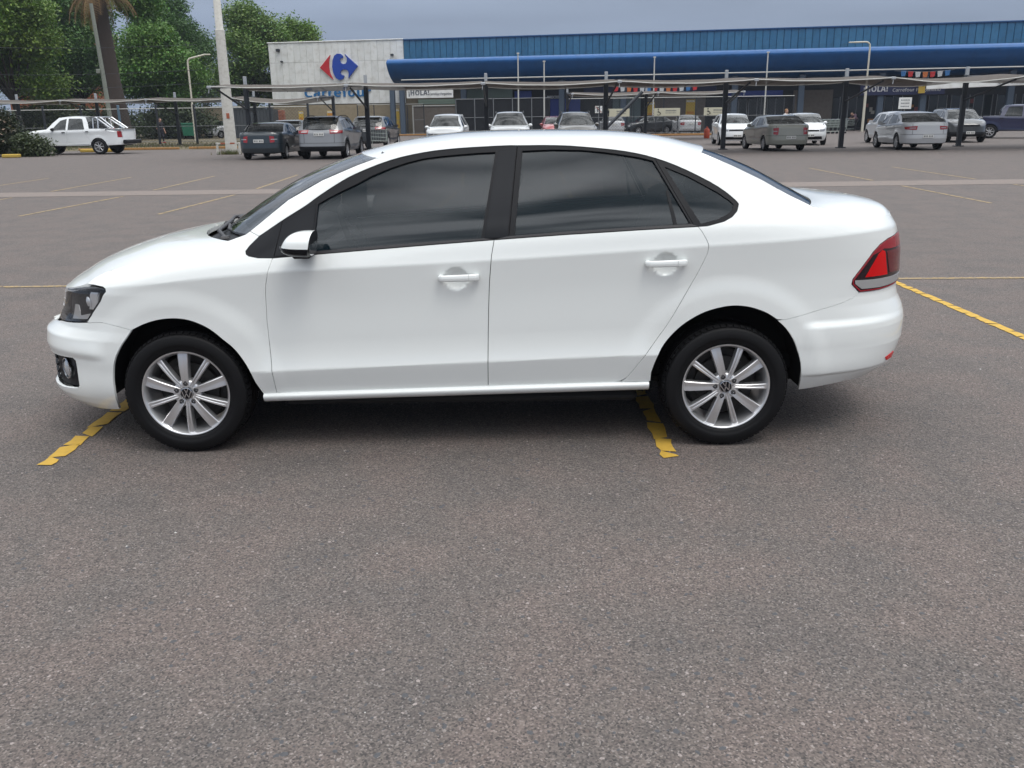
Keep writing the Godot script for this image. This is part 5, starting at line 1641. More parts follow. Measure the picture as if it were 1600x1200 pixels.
	for x in [0.0, d.wb]:
		for sg in [1.0, -1.0]:
			var w := Node3D.new()
			w.name = "wheel"
			car.add_child(w, true)
			w.position = Vector3(x, d.r, (d.w - 0.115) * sg)
			w.basis = Basis(Vector3.UP, 0.0 if sg > 0 else PI).scaled(Vector3.ONE * (d.r / 0.31))
			for k in far_wheel.keys(): inst(k, far_wheel[k], w)
			var hs := MB.new()
			var h0 := []; var h1 := []
			for i in 13:
				var a := lerpf(-0.1, PI + 0.1, i / 12.0)
				var q := Vector2(x + (ra + 0.02) * cos(a), d.r + (ra + 0.02) * sin(a))
				h0.append(Vector3(q.x, q.y, (s.pt(s.px(q.x, q.y), q.y).z - 0.02) * sg)); h1.append(Vector3(q.x, q.y, 0.50 * sg))
			hs.grid([h0, h1])
			for i in 12: hs.tri(Vector3(x, d.r, 0.50 * sg), h1[i], h1[i + 1], Vector3(0, 0, sg))
			part("wheel_housing", hs, M.cabin_black, car)
	return car

var far_wheel := {}
func make_far_wheel() -> void:
	var t := MB.new()
	t.lathe([Vector2(0.20, -0.09), Vector2(0.28, -0.10), Vector2(0.305, -0.08), Vector2(0.31, -0.05), Vector2(0.31, 0.05), Vector2(0.305, 0.08), Vector2(0.28, 0.10), Vector2(0.21, 0.095), Vector2(0.205, 0.085)], 28)
	far_wheel.tyre = t.mesh(M.tyre)
	var r := MB.new()
	r.lathe([Vector2(0.205, 0.09), Vector2(0.195, 0.088), Vector2(0.185, 0.04), Vector2(0.175, 0.0)], 28)
	for i in 7:
		var a := TAU * i / 7.0
		r.cbox(Basis(Vector3.BACK, a) * Vector3(0.11, 0, 0.07), Vector3(0.18, 0.035, 0.03), 0.008, Basis(Vector3.BACK, a))
	r.lathe([Vector2(0.06, 0.06), Vector2(0.055, 0.085), Vector2(0.0, 0.092)], 14)
	far_wheel.rim = r.mesh(M.alloy_far)
	var b := MB.new()
	b.lathe([Vector2(0.19, 0.0), Vector2(0.0, 0.012)], 20)
	far_wheel.brake_disc = b.mesh(M.brake)

func all_parked_cars() -> void:
	make_far_wheel()
	var sedan := spec({})
	var suv := spec({wb = 2.64, fo = 0.86, ro = 0.90, w = 0.91, r = 0.35, sill = 0.32, belt0 = 1.05, belt1 = 1.15, hood = 0.92, cowl = Vector2(0.38, 1.14), rf = Vector2(0.95, 1.56), rr = Vector2(2.95, 1.57), gb = Vector2(3.36, 1.14), tail = 1.12, top = 1.63, bp = 1.40, dr = 2.28, cp = 2.28, boot = false, clad = 0.50, rails = true, lamp0 = 0.97, lamp1 = 1.12, lampin = 0.40, lampx = 0.34, spoiler = true, rear_plate = 0.95})
	var hatch := spec({wb = 2.5, fo = 0.80, ro = 0.65, w = 0.86, belt0 = 0.96, belt1 = 1.04, hood = 0.80, cowl = Vector2(0.30, 1.05), rf = Vector2(0.88, 1.43), rr = Vector2(2.55, 1.44), gb = Vector2(2.98, 1.02), tail = 1.0, top = 1.50, bp = 1.35, dr = 2.12, cp = 2.15, boot = false, lamp0 = 0.78, lamp1 = 1.0, lampin = 0.52, lampx = 0.22, rear_plate = 0.72, spoiler = true})
	var tall := hatch.duplicate(); tall.merge({rf = Vector2(0.8, 1.58), rr = Vector2(2.7, 1.60), top = 1.68, belt0 = 1.02, belt1 = 1.08, cowl = Vector2(0.24, 1.12), hood = 0.88}, true)
	var pick := spec({wb = 3.1, fo = 0.90, ro = 1.22, w = 0.95, r = 0.37, sill = 0.42, belt0 = 1.12, belt1 = 1.18, hood = 1.0, cowl = Vector2(0.50, 1.20), rf = Vector2(1.10, 1.74), rr = Vector2(2.45, 1.76), gb = Vector2(2.68, 1.21), tail = 1.20, top = 1.81, bp = 1.55, dr = 2.35, cp = 2.30, quarter = false, boot = false, bed = true, lamp0 = 0.80, lamp1 = 1.13, rear_plate = 0.62, dark_rear = true})
	var back := -PI / 2; var face := PI / 2
	var shade := "cars parked under and behind the shade sails"
	var pu := parked_car("pickup_truck", pick, Vector2(-21.35, -46.4), deg_to_rad(-4), M.paint_white, "white double cab pickup with chrome roll bar, standing before the trees", shade)
	roll_bar(pu)
	var old := sedan.duplicate(); old.merge({lamp0 = 0.66, lamp1 = 0.92, lampin = 0.42, lampx = 0.10, rear_plate = 0.72, hood = 0.76, r = 0.30, ro = 0.95, gb = Vector2(2.80, 1.06), rr = Vector2(2.25, 1.37), rf = Vector2(1.05, 1.36), top = 1.42}, true)
	parked_car("dark_sedan", old, Vector2(-9.75, -38.6), back - 0.03, M.paint_dark, "dark blue green sedan with square red tail lamps, seen from behind", shade)
	var comp := suv.duplicate(); comp.merge({black_roof = true}, true)
	parked_car("silver_suv", comp, Vector2(-7.25, -38.3), back - 0.06, M.paint_grey, "silver sport utility car with black roof, seen from behind", shade)
	var su2 := suv.duplicate(); su2.merge({clad = 0.0, rails = false}, true)
	parked_car("dark_suv", su2, Vector2(-6.9, -48.6), back - 0.08, M.paint_charcoal, "charcoal car with tall red tail lamp, partly hidden behind the silver one", shade)
	parked_car("dark_hatchback", hatch, Vector2(-11.0, -48.0), back, M.paint_charcoal, "charcoal hatchback peeping out between the dark sedan and the silver car", shade)
	parked_car("white_van", tall, Vector2(-2.85, -43.6), face - 0.05, M.paint_white, "small tall white car facing us, just left of the white sport utility car", shade)
	var wsu := suv.duplicate(); wsu.merge({top = 1.74, rf = Vector2(0.95, 1.66), rr = Vector2(2.95, 1.67)}, true)
	parked_car("white_suv", wsu, Vector2(0.06, -43.4), face, M.paint_white, "white sport utility car facing us with clouds mirrored in its windscreen", shade)
	var bsu := suv.duplicate(); bsu.merge({top = 1.70, rf = Vector2(0.95, 1.62), rr = Vector2(2.95, 1.63)}, true)
	parked_car("brown_suv", bsu, Vector2(3.1, -43.2), face, M.paint_taupe, "taupe sport utility car with roof rails, facing us behind the white roof", shade)
	parked_car("red_hatchback", hatch, Vector2(2.9, -57.5), face, M.paint_red, "small red car facing us beside the taupe one, mostly hidden", shade)
	var hb := hatch.duplicate(); hb.merge({hood = 0.84, top = 1.53}, true)
	parked_car("white_hatchback", hb, Vector2(11.45, -47.6), face - 0.10, M.paint_white, "white hatchback facing us beside the shade post and the grey green sedan", shade)
	var ast := sedan.duplicate(); ast.merge({lamp0 = 0.66, lamp1 = 0.95, lampin = 0.50, lampx = 0.16, rear_plate = 0.55, r = 0.30, top = 1.43, rr = Vector2(2.3, 1.38), rf = Vector2(1.0, 1.37), ro = 0.95, gb = Vector2(2.85, 1.09)}, true)
	parked_car("grey_green_sedan", ast, Vector2(11.45, -40.2), back + 0.055, M.paint_champagne, "grey green sedan with red tail lamps, seen from behind", shade)
	parked_car("white_hatchback", hatch, Vector2(14.75, -46.4), face - 0.16, M.paint_white, "white hatchback facing us with its nose beside the grey green sedan", shade)
	var peu := sedan.duplicate(); peu.merge({wb = 2.71, ro = 1.07, w = 0.90, lamp0 = 0.80, lamp1 = 0.95, lampin = 0.42, lampx = 0.34, rear_plate = 0.55, r = 0.325, top = 1.52, rf = Vector2(0.85, 1.42), rr = Vector2(2.42, 1.43), gb = Vector2(3.05, 1.10), tail = 1.09, belt0 = 0.97, belt1 = 1.05, cowl = Vector2(0.2, 1.05), bp = 1.40, dr = 2.34, cp = 2.32}, true)
	parked_car("silver_sedan", peu, Vector2(16.95, -39.4), back - 0.075, M.paint_silver, "silver sedan with wide red tail lamps, seen from behind beside a shade post", shade)
	parked_car("silver_hatchback", hb, Vector2(19.2, -46.6), back - 0.05, M.paint_silver, "silver car standing half hidden behind the silver sedan", shade)
	parked_car("grey_suv", suv, Vector2(22.9, -47.6), face - 0.14, M.paint_charcoal, "dark grey sport utility car with roof rails and green plate, facing us", shade)
	parked_car("pickup_truck", pick, Vector2(28.6, -52.2), deg_to_rad(152), M.paint_navy, "navy blue pickup cut off by the right edge of the picture", shade)
	var far := "cars on the far side of the mesh fence"
	parked_car("black_sedan", sedan, Vector2(11.5, -76.5), deg_to_rad(20), M.paint_black, "black sedan behind the mesh fence, under the notice boards", far, false)
	parked_car("silver_sedan", sedan, Vector2(14.2, -74.6), back, M.paint_silver, "silver sedan with red tail lamps behind the mesh fence posts", far, false)
	parked_car("silver_hatchback", hatch, Vector2(17.2, -74.0), back - 0.2, M.paint_silver, "silver hatchback seen from behind, under the yellow poster on brown wall", far, false)
	parked_car("silver_sedan", sedan, Vector2(8.4, -76.0), back, M.paint_silver, "silver car just right of the parking sign, behind the fence", far, false)
	parked_car("silver_hatchback", hatch, Vector2(-25.5, -84.0), deg_to_rad(55), M.paint_silver, "silver car parked beyond the fence, behind the white pole", far, false)
	parked_car("white_van", tall, Vector2(-33.0, -96.0), deg_to_rad(90), M.paint_white, "white car half hidden behind the green rubbish bin", far, false)

func roll_bar(car: Node) -> void:
	for sg in [1.0, -1.0]:
		for e in [[2.80, 2.86, 3.70], [3.05, 3.10, 3.85]]:
			var b := MB.new()
			b.tube([Vector3(e[0], 1.18, 0.70 * sg), Vector3(e[0], 1.70, 0.60 * sg), Vector3(e[1] + 0.06, 1.74, 0.56 * sg), Vector3(e[2], 1.22, 0.70 * sg)], 0.038, 8)
			part("roll_bar", b, M.chrome, car)
	for x in [2.84, 3.1]:
		var b := MB.new()
		b.tube([Vector3(x, 1.73, 0.58), Vector3(x, 1.75, 0), Vector3(x, 1.73, -0.58)], 0.038, 8)
		part("cross_bar", b, M.chrome, car)

# ---------------------------------------------------------------- the supermarket
func words(called: String, txt: String, at: Vector3, width: float, m: Material, parent: Node, bold := true, depth := 0.06, height := 0.0) -> void:
	var f := SystemFont.new()
	f.font_names = PackedStringArray(["Droid Sans"])
	if bold: f.font_weight = 700
	var t := TextMesh.new()
	t.text = txt; t.font = f; t.font_size = 48; t.pixel_size = 0.01; t.depth = depth * 0.5
	t.material = m
	var bb := t.get_aabb()
	var k := width / maxf(bb.size.x, 0.01)
	var ky := k if height == 0.0 else height / maxf(bb.size.y, 0.01)
	var o := inst(called, t, parent)
	o.transform = Transform3D(Basis.from_scale(Vector3(k, ky, 1)), at - Vector3(bb.get_center().x * k, bb.get_center().y * ky, 0))

func sheet(parent: Node, called: String, x0: float, y0: float, x1: float, y1: float, z: float, th: float, m: Material) -> MeshInstance3D:
	var b := MB.new()
	b.cbox(Vector3((x0 + x1) * 0.5, (y0 + y1) * 0.5, z), Vector3(absf(x1 - x0), absf(y1 - y0), th), minf(th * 0.3, 0.02))
	return part(called, b, m, parent)

func store() -> void:
	var st := thing("supermarket", Vector3(-9.8, 0, -90.0), -0.1970, "long supermarket with white end wall, blue ribbed front and round blue canopy", "building")
	store_turn = st.transform
	var b := MB.new()
	b.box(Vector3(24, 4.2, -20), Vector3(75.2, 8.4, 39.9))
	part("main_block", b, M.wall_tan, st)
	# white cladding on the end bay, blue on the rest, panel by panel
	var white_p := MB.new(); white_p.cbox(Vector3.ZERO, Vector3(0.635, 3.86, 0.07), 0.012)
	var white_u := MB.new(); white_u.cbox(Vector3.ZERO, Vector3(0.635, 1.80, 0.07), 0.012)
	var wp := [white_p.mesh(M.clad_white), white_p.mesh(M.clad_white2)]; var wu := [white_u.mesh(M.clad_white), white_u.mesh(M.clad_white2)]
	for i in 21:
		var x := -13.31 + i * 0.6495
		inst("panel", wp[rng.randi() % 2], st, Transform3D(Basis.IDENTITY, Vector3(x, 4.84, 0.04 + rng.randf_range(0, 0.012))))
		inst("panel", wu[rng.randi() % 2], st, Transform3D(Basis.IDENTITY, Vector3(x, 7.69, 0.04 + rng.randf_range(0, 0.012))))
	sheet(st, "white_backing", -13.66, 2.88, 0.0, 8.55, -0.02, 0.05, M.clad_gap)
	sheet(st, "parapet_cap", -13.72, 8.58, 0.0, 8.68, 0.05, 0.22, M.clad_white)
	var blue_p := MB.new(); blue_p.cbox(Vector3.ZERO, Vector3(0.565, 2.6, 0.08), 0.025)
	var bp := [blue_p.mesh(M.blue_a), blue_p.mesh(M.blue_b), blue_p.mesh(M.blue_c)]
	for i in 104:
		inst("panel", bp[rng.randi() % 3], st, Transform3D(Basis.IDENTITY, Vector3(0.32 + i * 0.595, 7.2, 0.045 + rng.randf_range(0, 0.01))))
	sheet(st, "blue_backing", 0.01, 4.3, 62.2, 8.50, -0.02, 0.05, M.blue_gap)
	sheet(st, "parapet_cap", 0.02, 8.50, 62.2, 8.62, 0.07, 0.24, M.blue_cap)
	# round canopy along the front
	var prof := v2([0.1, 6.5, 3.0, 6.62, 4.2, 6.60, 4.75, 6.50, 4.98, 6.32, 5.0, 6.14, 4.84, 5.86, 4.45, 5.40, 3.85, 4.96, 3.05, 4.62, 2.0, 4.45, 0.1, 4.40])
	b = MB.new()
	var rows := []
	for i in 29:
		var row := []
		for q in 45:
			var c: Vector2 = spline(prof, q / 44.0)
			row.append(Vector3(-0.1 + 62.1 * i / 28.0, c.y, c.x))
		rows.append(row)
	b.grid(rows)
	var bb := outward(b, func(q): return Vector3(q.x, 5.5, 1.5))
	for e in [0, 28]:
		for k in range(1, 44): bb.tri(rows[e][0], rows[e][k], rows[e][k + 1], Vector3(-1 if e == 0 else 1, 0, 0))
	part("canopy", bb, M.canopy_blue, st)
	b = MB.new()
	b.tube([Vector3(1.2, 4.78, 4.9), Vector3(20, 4.78, 4.9), Vector3(40, 4.78, 4.9), Vector3(61, 4.78, 4.9)], 0.055, 8)
	part("gutter_pipe", b, M.pipe_pale, st)
	for x in [6.5, 15.5, 21.0, 30.5, 36.0, 42.4, 45.75, 52.4, 58.0]:
		b = MB.new()
		b.cbox(Vector3(x, 2.3, 3.1), Vector3(0.50, 4.6, 0.50), 0.04)
		part("column", b, M.column_blue, st)
	# shop front under the canopy
	sheet(st, "shop_front", 6.2, 0.0, 62.0, 4.38, 0.10, 0.12, M.shop_dark)
	for e in [[10.8, 3.0, 12.4, 3.75, 0], [13.4, 1.5, 16.9, 3.02, 0], [29.6, 2.88, 34.7, 3.42, 0], [17.2, 3.3, 29.0, 4.1, 2], [6.3, 3.2, 10.6, 4.0, 3]]:
		sheet(st, "fascia_panel", e[0], e[1], e[2], e[3], 1.0, 0.1, [M.sign_blue, M.shop_teal, M.sign_navy, M.shop_green][e[4]])
	for k in 4: sheet(st, "shutter_panel", 19.85 + k * 0.64, 0.1, 20.46 + k * 0.64, 3.2, 0.9, 0.08, M.shop_teal)
	sheet(st, "brown_wall", 22.9, 0.0, 28.1, 3.36, 0.9, 0.2, M.wall_brown)
	sheet(st, "brown_wall", 35.6, 0.0, 38.9, 3.4, 0.9, 0.2, M.wall_brown)
	for x in [31.0, 32.6, 34.2, 39.6, 41.0, 44.0, 47.6, 49.4, 51.2, 53.0, 55.0]:
		var wf := sheet(st, "window", x - 0.7, 0.25, x + 0.7, 2.75, 0.30, 0.05, M.shop_glass)
		for k in [-0.72, 0.0, 0.72]:
			sheet(wf, "mullion", x + k - 0.03, 0.2, x + k + 0.03, 2.8, 0.345, 0.05, M.frame_grey)
	# what can be seen through the glass: bright shelves and boxes
	for i in 26:
		var x := rng.randf_range(38.8, 56.0); var y := rng.randf_range(0.5, 2.2)
		sheet(st, "display_goods", x, y, x + rng.randf_range(0.2, 0.6), y + rng.randf_range(0.2, 0.4), 0.24, 0.03, [M.goods_a, M.goods_b, M.goods_c, M.goods_d][rng.randi() % 4])
	# navy fascia with pale lettering, white band further along
	var ns := sheet(st, "fascia_sign", 40.7, 2.82, 47.3, 3.70, 3.45, 0.12, M.sign_navy)
	words("lettering", "¡HOLA!", Vector3(41.9, 3.28, 3.53), 1.9, M.letter_white, ns, true, 0.05, 0.55)
	words("lettering", "Carrefour Pergamino", Vector3(45.1, 3.18, 3.53), 3.7, M.letter_white, ns, false, 0.05, 0.36)
	var wb := MB.new()
	wb.cbox(Vector3(52.5, 3.62, 5.4), Vector3(14.2, 0.50, 0.12), 0.03, Basis(Vector3.BACK, 0.028))
	var wbo := part("white_fascia", wb, M.clad_white, st)
	words("lettering", "Carrefour Pergamino", Vector3(52.9, 3.62, 5.48), 4.4, M.letter_grey, wbo, false, 0.05, 0.36)
	sheet(st, "yellow_notice", 45.2, 2.92, 45.72, 3.58, 3.7, 0.05, M.poster_yellow)
	words("lettering", "PRECIOS", Vector3(14.5, 3.17, 1.09), 1.25, M.letter_white, st, true, 0.05, 0.24)
	# emblem: a red arrowhead and a blue C with its arrowhead
	var k := 4.0 * 1.0 / 62.0
	var to := func(a: Array) -> PackedVector2Array:
		var q := PackedVector2Array()
		for i in range(0, a.size(), 2): q.append(Vector2((a[i] - 517.0) / 4.0 * 0.0652 - 6.49, -(a[i + 1] - 417.0) / 4.0 * 0.0600 + 6.30))
		return q
	b = MB.new()
	b.extrude(to.call([400, 420, 468, 345, 459, 382, 456, 418, 461, 455, 478, 494]), 0.10, 0.26)
	part("emblem_red", b, M.logo_red, st)
	b = MB.new()
	b.extrude(to.call([512, 338, 494, 350, 482, 378, 477, 415, 482, 455, 496, 485, 516, 497, 538, 492, 549, 474, 541, 467, 531, 468, 525, 455, 530, 441, 543, 434, 560, 434, 573, 442, 578, 458, 573, 488, 635, 415, 558, 341, 572, 368, 570, 388, 560, 400, 545, 402, 531, 394, 526, 378, 532, 367, 545, 364, 547, 352, 533, 340]), 0.10, 0.26)
	part("emblem_blue", b, M.logo_blue, st)
	b = MB.new()
	b.extrude(to.call([392, 420, 470, 333, 512, 330, 552, 335, 646, 415, 572, 498, 516, 505, 478, 503]), 0.085, 0.10)
	part("emblem_backing", b, M.clad_white, st)
	words("lettering", "Carrefour", Vector3(-6.8, 4.0, 0.16), 6.8, M.letter_blue, st, true, 0.12, 0.92)
	for e in [[-12.6, 7.95, 0.35], [-12.3, 6.9, 0.2], [-1.1, 7.25, 0.25]]:
		b = MB.new()
		b.cbox(Vector3(e[0], e[1], 0.22), Vector3(e[2], e[2] * 0.7, 0.3), 0.03)
		part("floodlight", b, M.steel_dark, st)
	# tan lower wall with yellow posters
	sheet(st, "lower_wall", -13.7, 0.0, -0.1, 2.80, 0.9, 0.2, M.wall_tan)
	for e in [[-10.6, 1.35, -10.1, 2.26], [-7.65, 1.72, -6.95, 2.28], [-1.06, 0.6, -0.38, 2.36], [26.4, 1.40, 27.2, 2.76], [23.0, 1.3, 23.65, 2.6]]:
		var p := sheet(st, "poster", e[0], e[1], e[2], e[3], 1.04, 0.03, M.poster_yellow)
		sheet(p, "poster_head", e[0] + 0.03, e[3] - 0.22, e[2] - 0.03, e[3] - 0.05, 1.058, 0.008, M.poster_pale)
		sheet(p, "poster_print", e[0] + 0.08, e[1] + 0.12, e[2] - 0.08, e[1] + 0.35, 1.058, 0.008, M.poster_orange)
	# covered gate with its white sign
	var gs := sheet(st, "entrance_sign", 2.0, 3.18, 6.25, 3.95, 6.0, 0.14, M.clad_white)
	words("lettering", "¡HOLA!", Vector3(3.15, 3.60, 6.09), 1.9, M.letter_grey, gs, true, 0.05, 0.52)
	words("lettering", "Carrefour Pergamino", Vector3(5.15, 3.50, 6.09), 2.0, M.letter_grey, gs, false, 0.05, 0.26)
	sheet(st, "gate_wall", 1.9, 0.0, 6.0, 2.5, 4.0, 0.12, M.wall_brown)
	for e in [[1.85, 0, 1.97], [6.0, 0, 6.1]]: sheet(st, "gate_frame", e[0], 0.0, e[2], 2.6, 4.08, 0.10, M.pipe_pale)
	sheet(st, "gate_frame", 1.97, 2.5, 6.0, 2.6, 4.08, 0.10, M.pipe_pale)
	for x in [0.6, 1.5]:
		b = MB.new()
		b.cbox(Vector3(x, 2.0, 5.8), Vector3(0.42, 4.0, 0.42), 0.03)
		part("gate_pillar", b, M.column_blue, st)
	sheet(st, "gate_window", 2.3, 2.68, 6.1, 3.12, 3.6, 0.06, M.shop_green)
	# string of pennants under the canopy
	var cols := [M.pen_blue, M.pen_red, M.pen_white, M.pen_orange, M.pen_red, M.pen_white]
	var idx := 0
	for run in [[43.6, 47.2, 4.62], [20.2, 27.4, 3.86]]:
		b = MB.new()
		var pts := []
		for i in 9: pts.append(Vector3(lerpf(run[0] - 0.5, run[1] + 0.5, i / 8.0), run[2] + 0.08 - 0.12 * sin(PI * i / 8.0), 4.2))
		b.tube(pts, 0.012, 4)
		var line := part("pennant_line", b, M.pipe_pale, st)
		var x: float = run[0]
		while x < run[1]:
			var f: float = (x - run[0]) / (run[1] - run[0])
			var y: float = run[2] + 0.07 - 0.12 * sin(PI * f)
			b = MB.new()
			b.extrude(PackedVector2Array([Vector2(x, y), Vector2(x + 0.42, y), Vector2(x + 0.36, y - 0.40), Vector2(x + 0.06, y - 0.44)]), 4.19, 4.205)
			part("pennant", b, cols[idx % 6], line)
			idx += 1; x += 0.56
	# dark netting panels standing before the shop front
	var nf := thing("net_fence", st.transform * Vector3(6.2, 0, 5.0), -0.197, "tall dark netting fence in steel frames before the shop front", "fence")
	for i in 5:
		var x0 := i * 1.72
		sheet(nf, "net_panel", x0 + 0.05, 0.35, x0 + 1.67, 3.02, 0, 0.02, M.netting)
		for e in [[x0, 0.2, x0 + 0.05, 3.1], [x0 + 0.05, 3.02, x0 + 1.67, 3.08], [x0 + 0.05, 1.45, x0 + 1.67, 1.49], [x0 + 0.05, 0.28, x0 + 1.67, 0.34]]: sheet(nf, "frame_bar", e[0], e[1], e[2], e[3], 0.03, 0.05, M.frame_grey)
		sheet(nf, "post", x0 - 0.06, 0.0, x0 - 0.002, 3.15, 0.0, 0.08, M.steel_dark)

var store_turn := Transform3D.IDENTITY

# ---------------------------------------------------------------- shade sails
func sail_bay(x0: float, x1: float, zf: float, depth: float, y: float, sag: float, label: String, group: String) -> void:
	var t := thing("shade_sail", Vector3(x0, 0, zf), 0.0, label, "shade sail", group)
	var w := x1 - x0
	var b := MB.new()
	var rows := []
	for i in 13:
		var f := i / 12.0
		var row := []
		for j in 13:
			var g := j / 12.0
			var edge := sin(PI * g)
			var yy := y - sag * edge * (1.0 - 0.35 * sin(PI * f)) + 0.18 * sin(PI * f) + 0.006 * sin(g * 19.0 + f * 7.0)
			row.append(Vector3(w * g, yy, -depth * f + 0.16 * edge * (1.0 if f < 0.5 else -1.0) * -absf(1.0 - 2.0 * f)))
		rows.append(row)
	b.grid(rows, Vector3.UP)
	part("fabric", b, M.sail, t)
	var front := []; var rear := []
	for j in 13:
		front.append(rows[0][j] + Vector3(0, 0.012, 0.01)); rear.append(rows[12][j] + Vector3(0, 0.012, -0.01))
	for e in [front, rear]:
		b = MB.new(); b.tube(e, 0.022, 6)
		part("edge_cable", b, M.pipe_pale, t)
	for g in [0.33, 0.66]:
		b = MB.new()
		var pts := []
		for i in 13: pts.append(rows[i][int(round(g * 12))] + Vector3(0, -0.012, 0))
		b.tube(pts, 0.012, 4)
		part("seam", b, M.sail_seam, t)

func sail_post(x: float, z: float, zf: float, zr: float, y: float, label: String, group: String) -> void:
	var t := thing("shade_post", Vector3(x, 0, z), 0.0, label, "post", group)
	var b := MB.new()
	b.cbox(Vector3(0, 1.5, 0), Vector3(0.19, 3.0, 0.19), 0.02)
	part("column", b, M.steel_dark, t)
	b = MB.new(); b.cbox(Vector3(0, 3.16, 0), Vector3(0.13, 0.34, 0.13), 0.01)
	part("cap", b, M.steel_pale, t)
	for e in [zf - z, zr - z]:
		b = MB.new(); b.tube([Vector3(0, 2.92, 0), Vector3(0, y, e)], 0.055, 8)
		part("arm", b, M.steel_dark, t)
		if e < 1.0: continue
		b = MB.new(); b.tube([Vector3(0, 1.95, 0.0), Vector3(0, y - 0.07, e * 0.80)], 0.04, 8)
		part("brace", b, M.steel_dark, t)
		b = MB.new(); b.cbox(Vector3(0, y, e), Vector3(0.16, 0.10, 0.10), 0.015); b.tube([Vector3(0, y - 0.02, e), Vector3(-0.02, y - 0.22, e + 0.02)], 0.018, 5)
		part("bracket", b, M.steel_pale, t)
	b = MB.new(); b.cbox(Vector3(0, 0.02, 0), Vector3(0.36, 0.04, 0.36), 0.008)
	part("base_plate", b, M.steel_dark, t)

func shade_sails() -> void:
	var order := ["first", "second", "third", "fourth", "fifth", "sixth", "seventh", "eighth", "ninth", "tenth"]
	var behind := ["behind the dark sedan", "behind the silver sport utility car", "right of the small tall white car", "left of the leaning prop", "left of the white hatchback", "between the trolleys and the silver sedan", "in front of the dark grey sport utility car", "beyond the right edge", "far beyond the right edge"]
	for k in 9:
		var x := -11.4 + 5.22 * k
		sail_post(x, -41.0, -36.0, -41.4, 2.74, "dark shade post of the near row, %s" % behind[k], "posts of the near shade row")
		if k < 8: sail_bay(x + 0.05, x + 5.17, -36.0, 5.4, 2.74, [0.06, 0.07, 0.10, 0.10, 0.08, 0.20, 0.10, 0.1][k], "grey shade sail of the near row, %s bay from the big white pole" % order[k], "sails of the near shade row")
	var spots := [-37.5, -32.35, -27.15, -21.95, -16.75, -11.55, -999, -999, 3.9, 9.1, 14.3]
	var where := ["at the far left edge", "behind the shrub", "behind the white pickup", "beside the chain fence corner", "behind the dark sedan roof", "under the big blue lettering", "", "", "behind the taupe car", "between the notice boards", "left of the grey green sedan roof"]
	for k in spots.size():
		if spots[k] < -900: continue
		sail_post(spots[k], -62.0, -57.0, -62.4, 2.78, "dark steel shade post of the far row, %s" % where[k], "posts of the far shade row")
		if k + 1 < spots.size() and spots[k + 1] > -900: sail_bay(spots[k] + 0.05, spots[k + 1] - 0.05, -57.0, 5.4, 2.78, 0.12 if k != 4 else 0.30, "grey shade sail of the far row, right of the post %s" % where[k], "sails of the far shade row")
	# long prop leaning on the near row
	var b := MB.new()
	b.tube([Vector3(4.35, 0.0, -50.0), Vector3(7.2, 2.70, -50.5)], 0.09, 8)
	solo("leaning_prop", b, M.steel_dark, "dark steel prop leaning to the right behind the white roof", "prop")

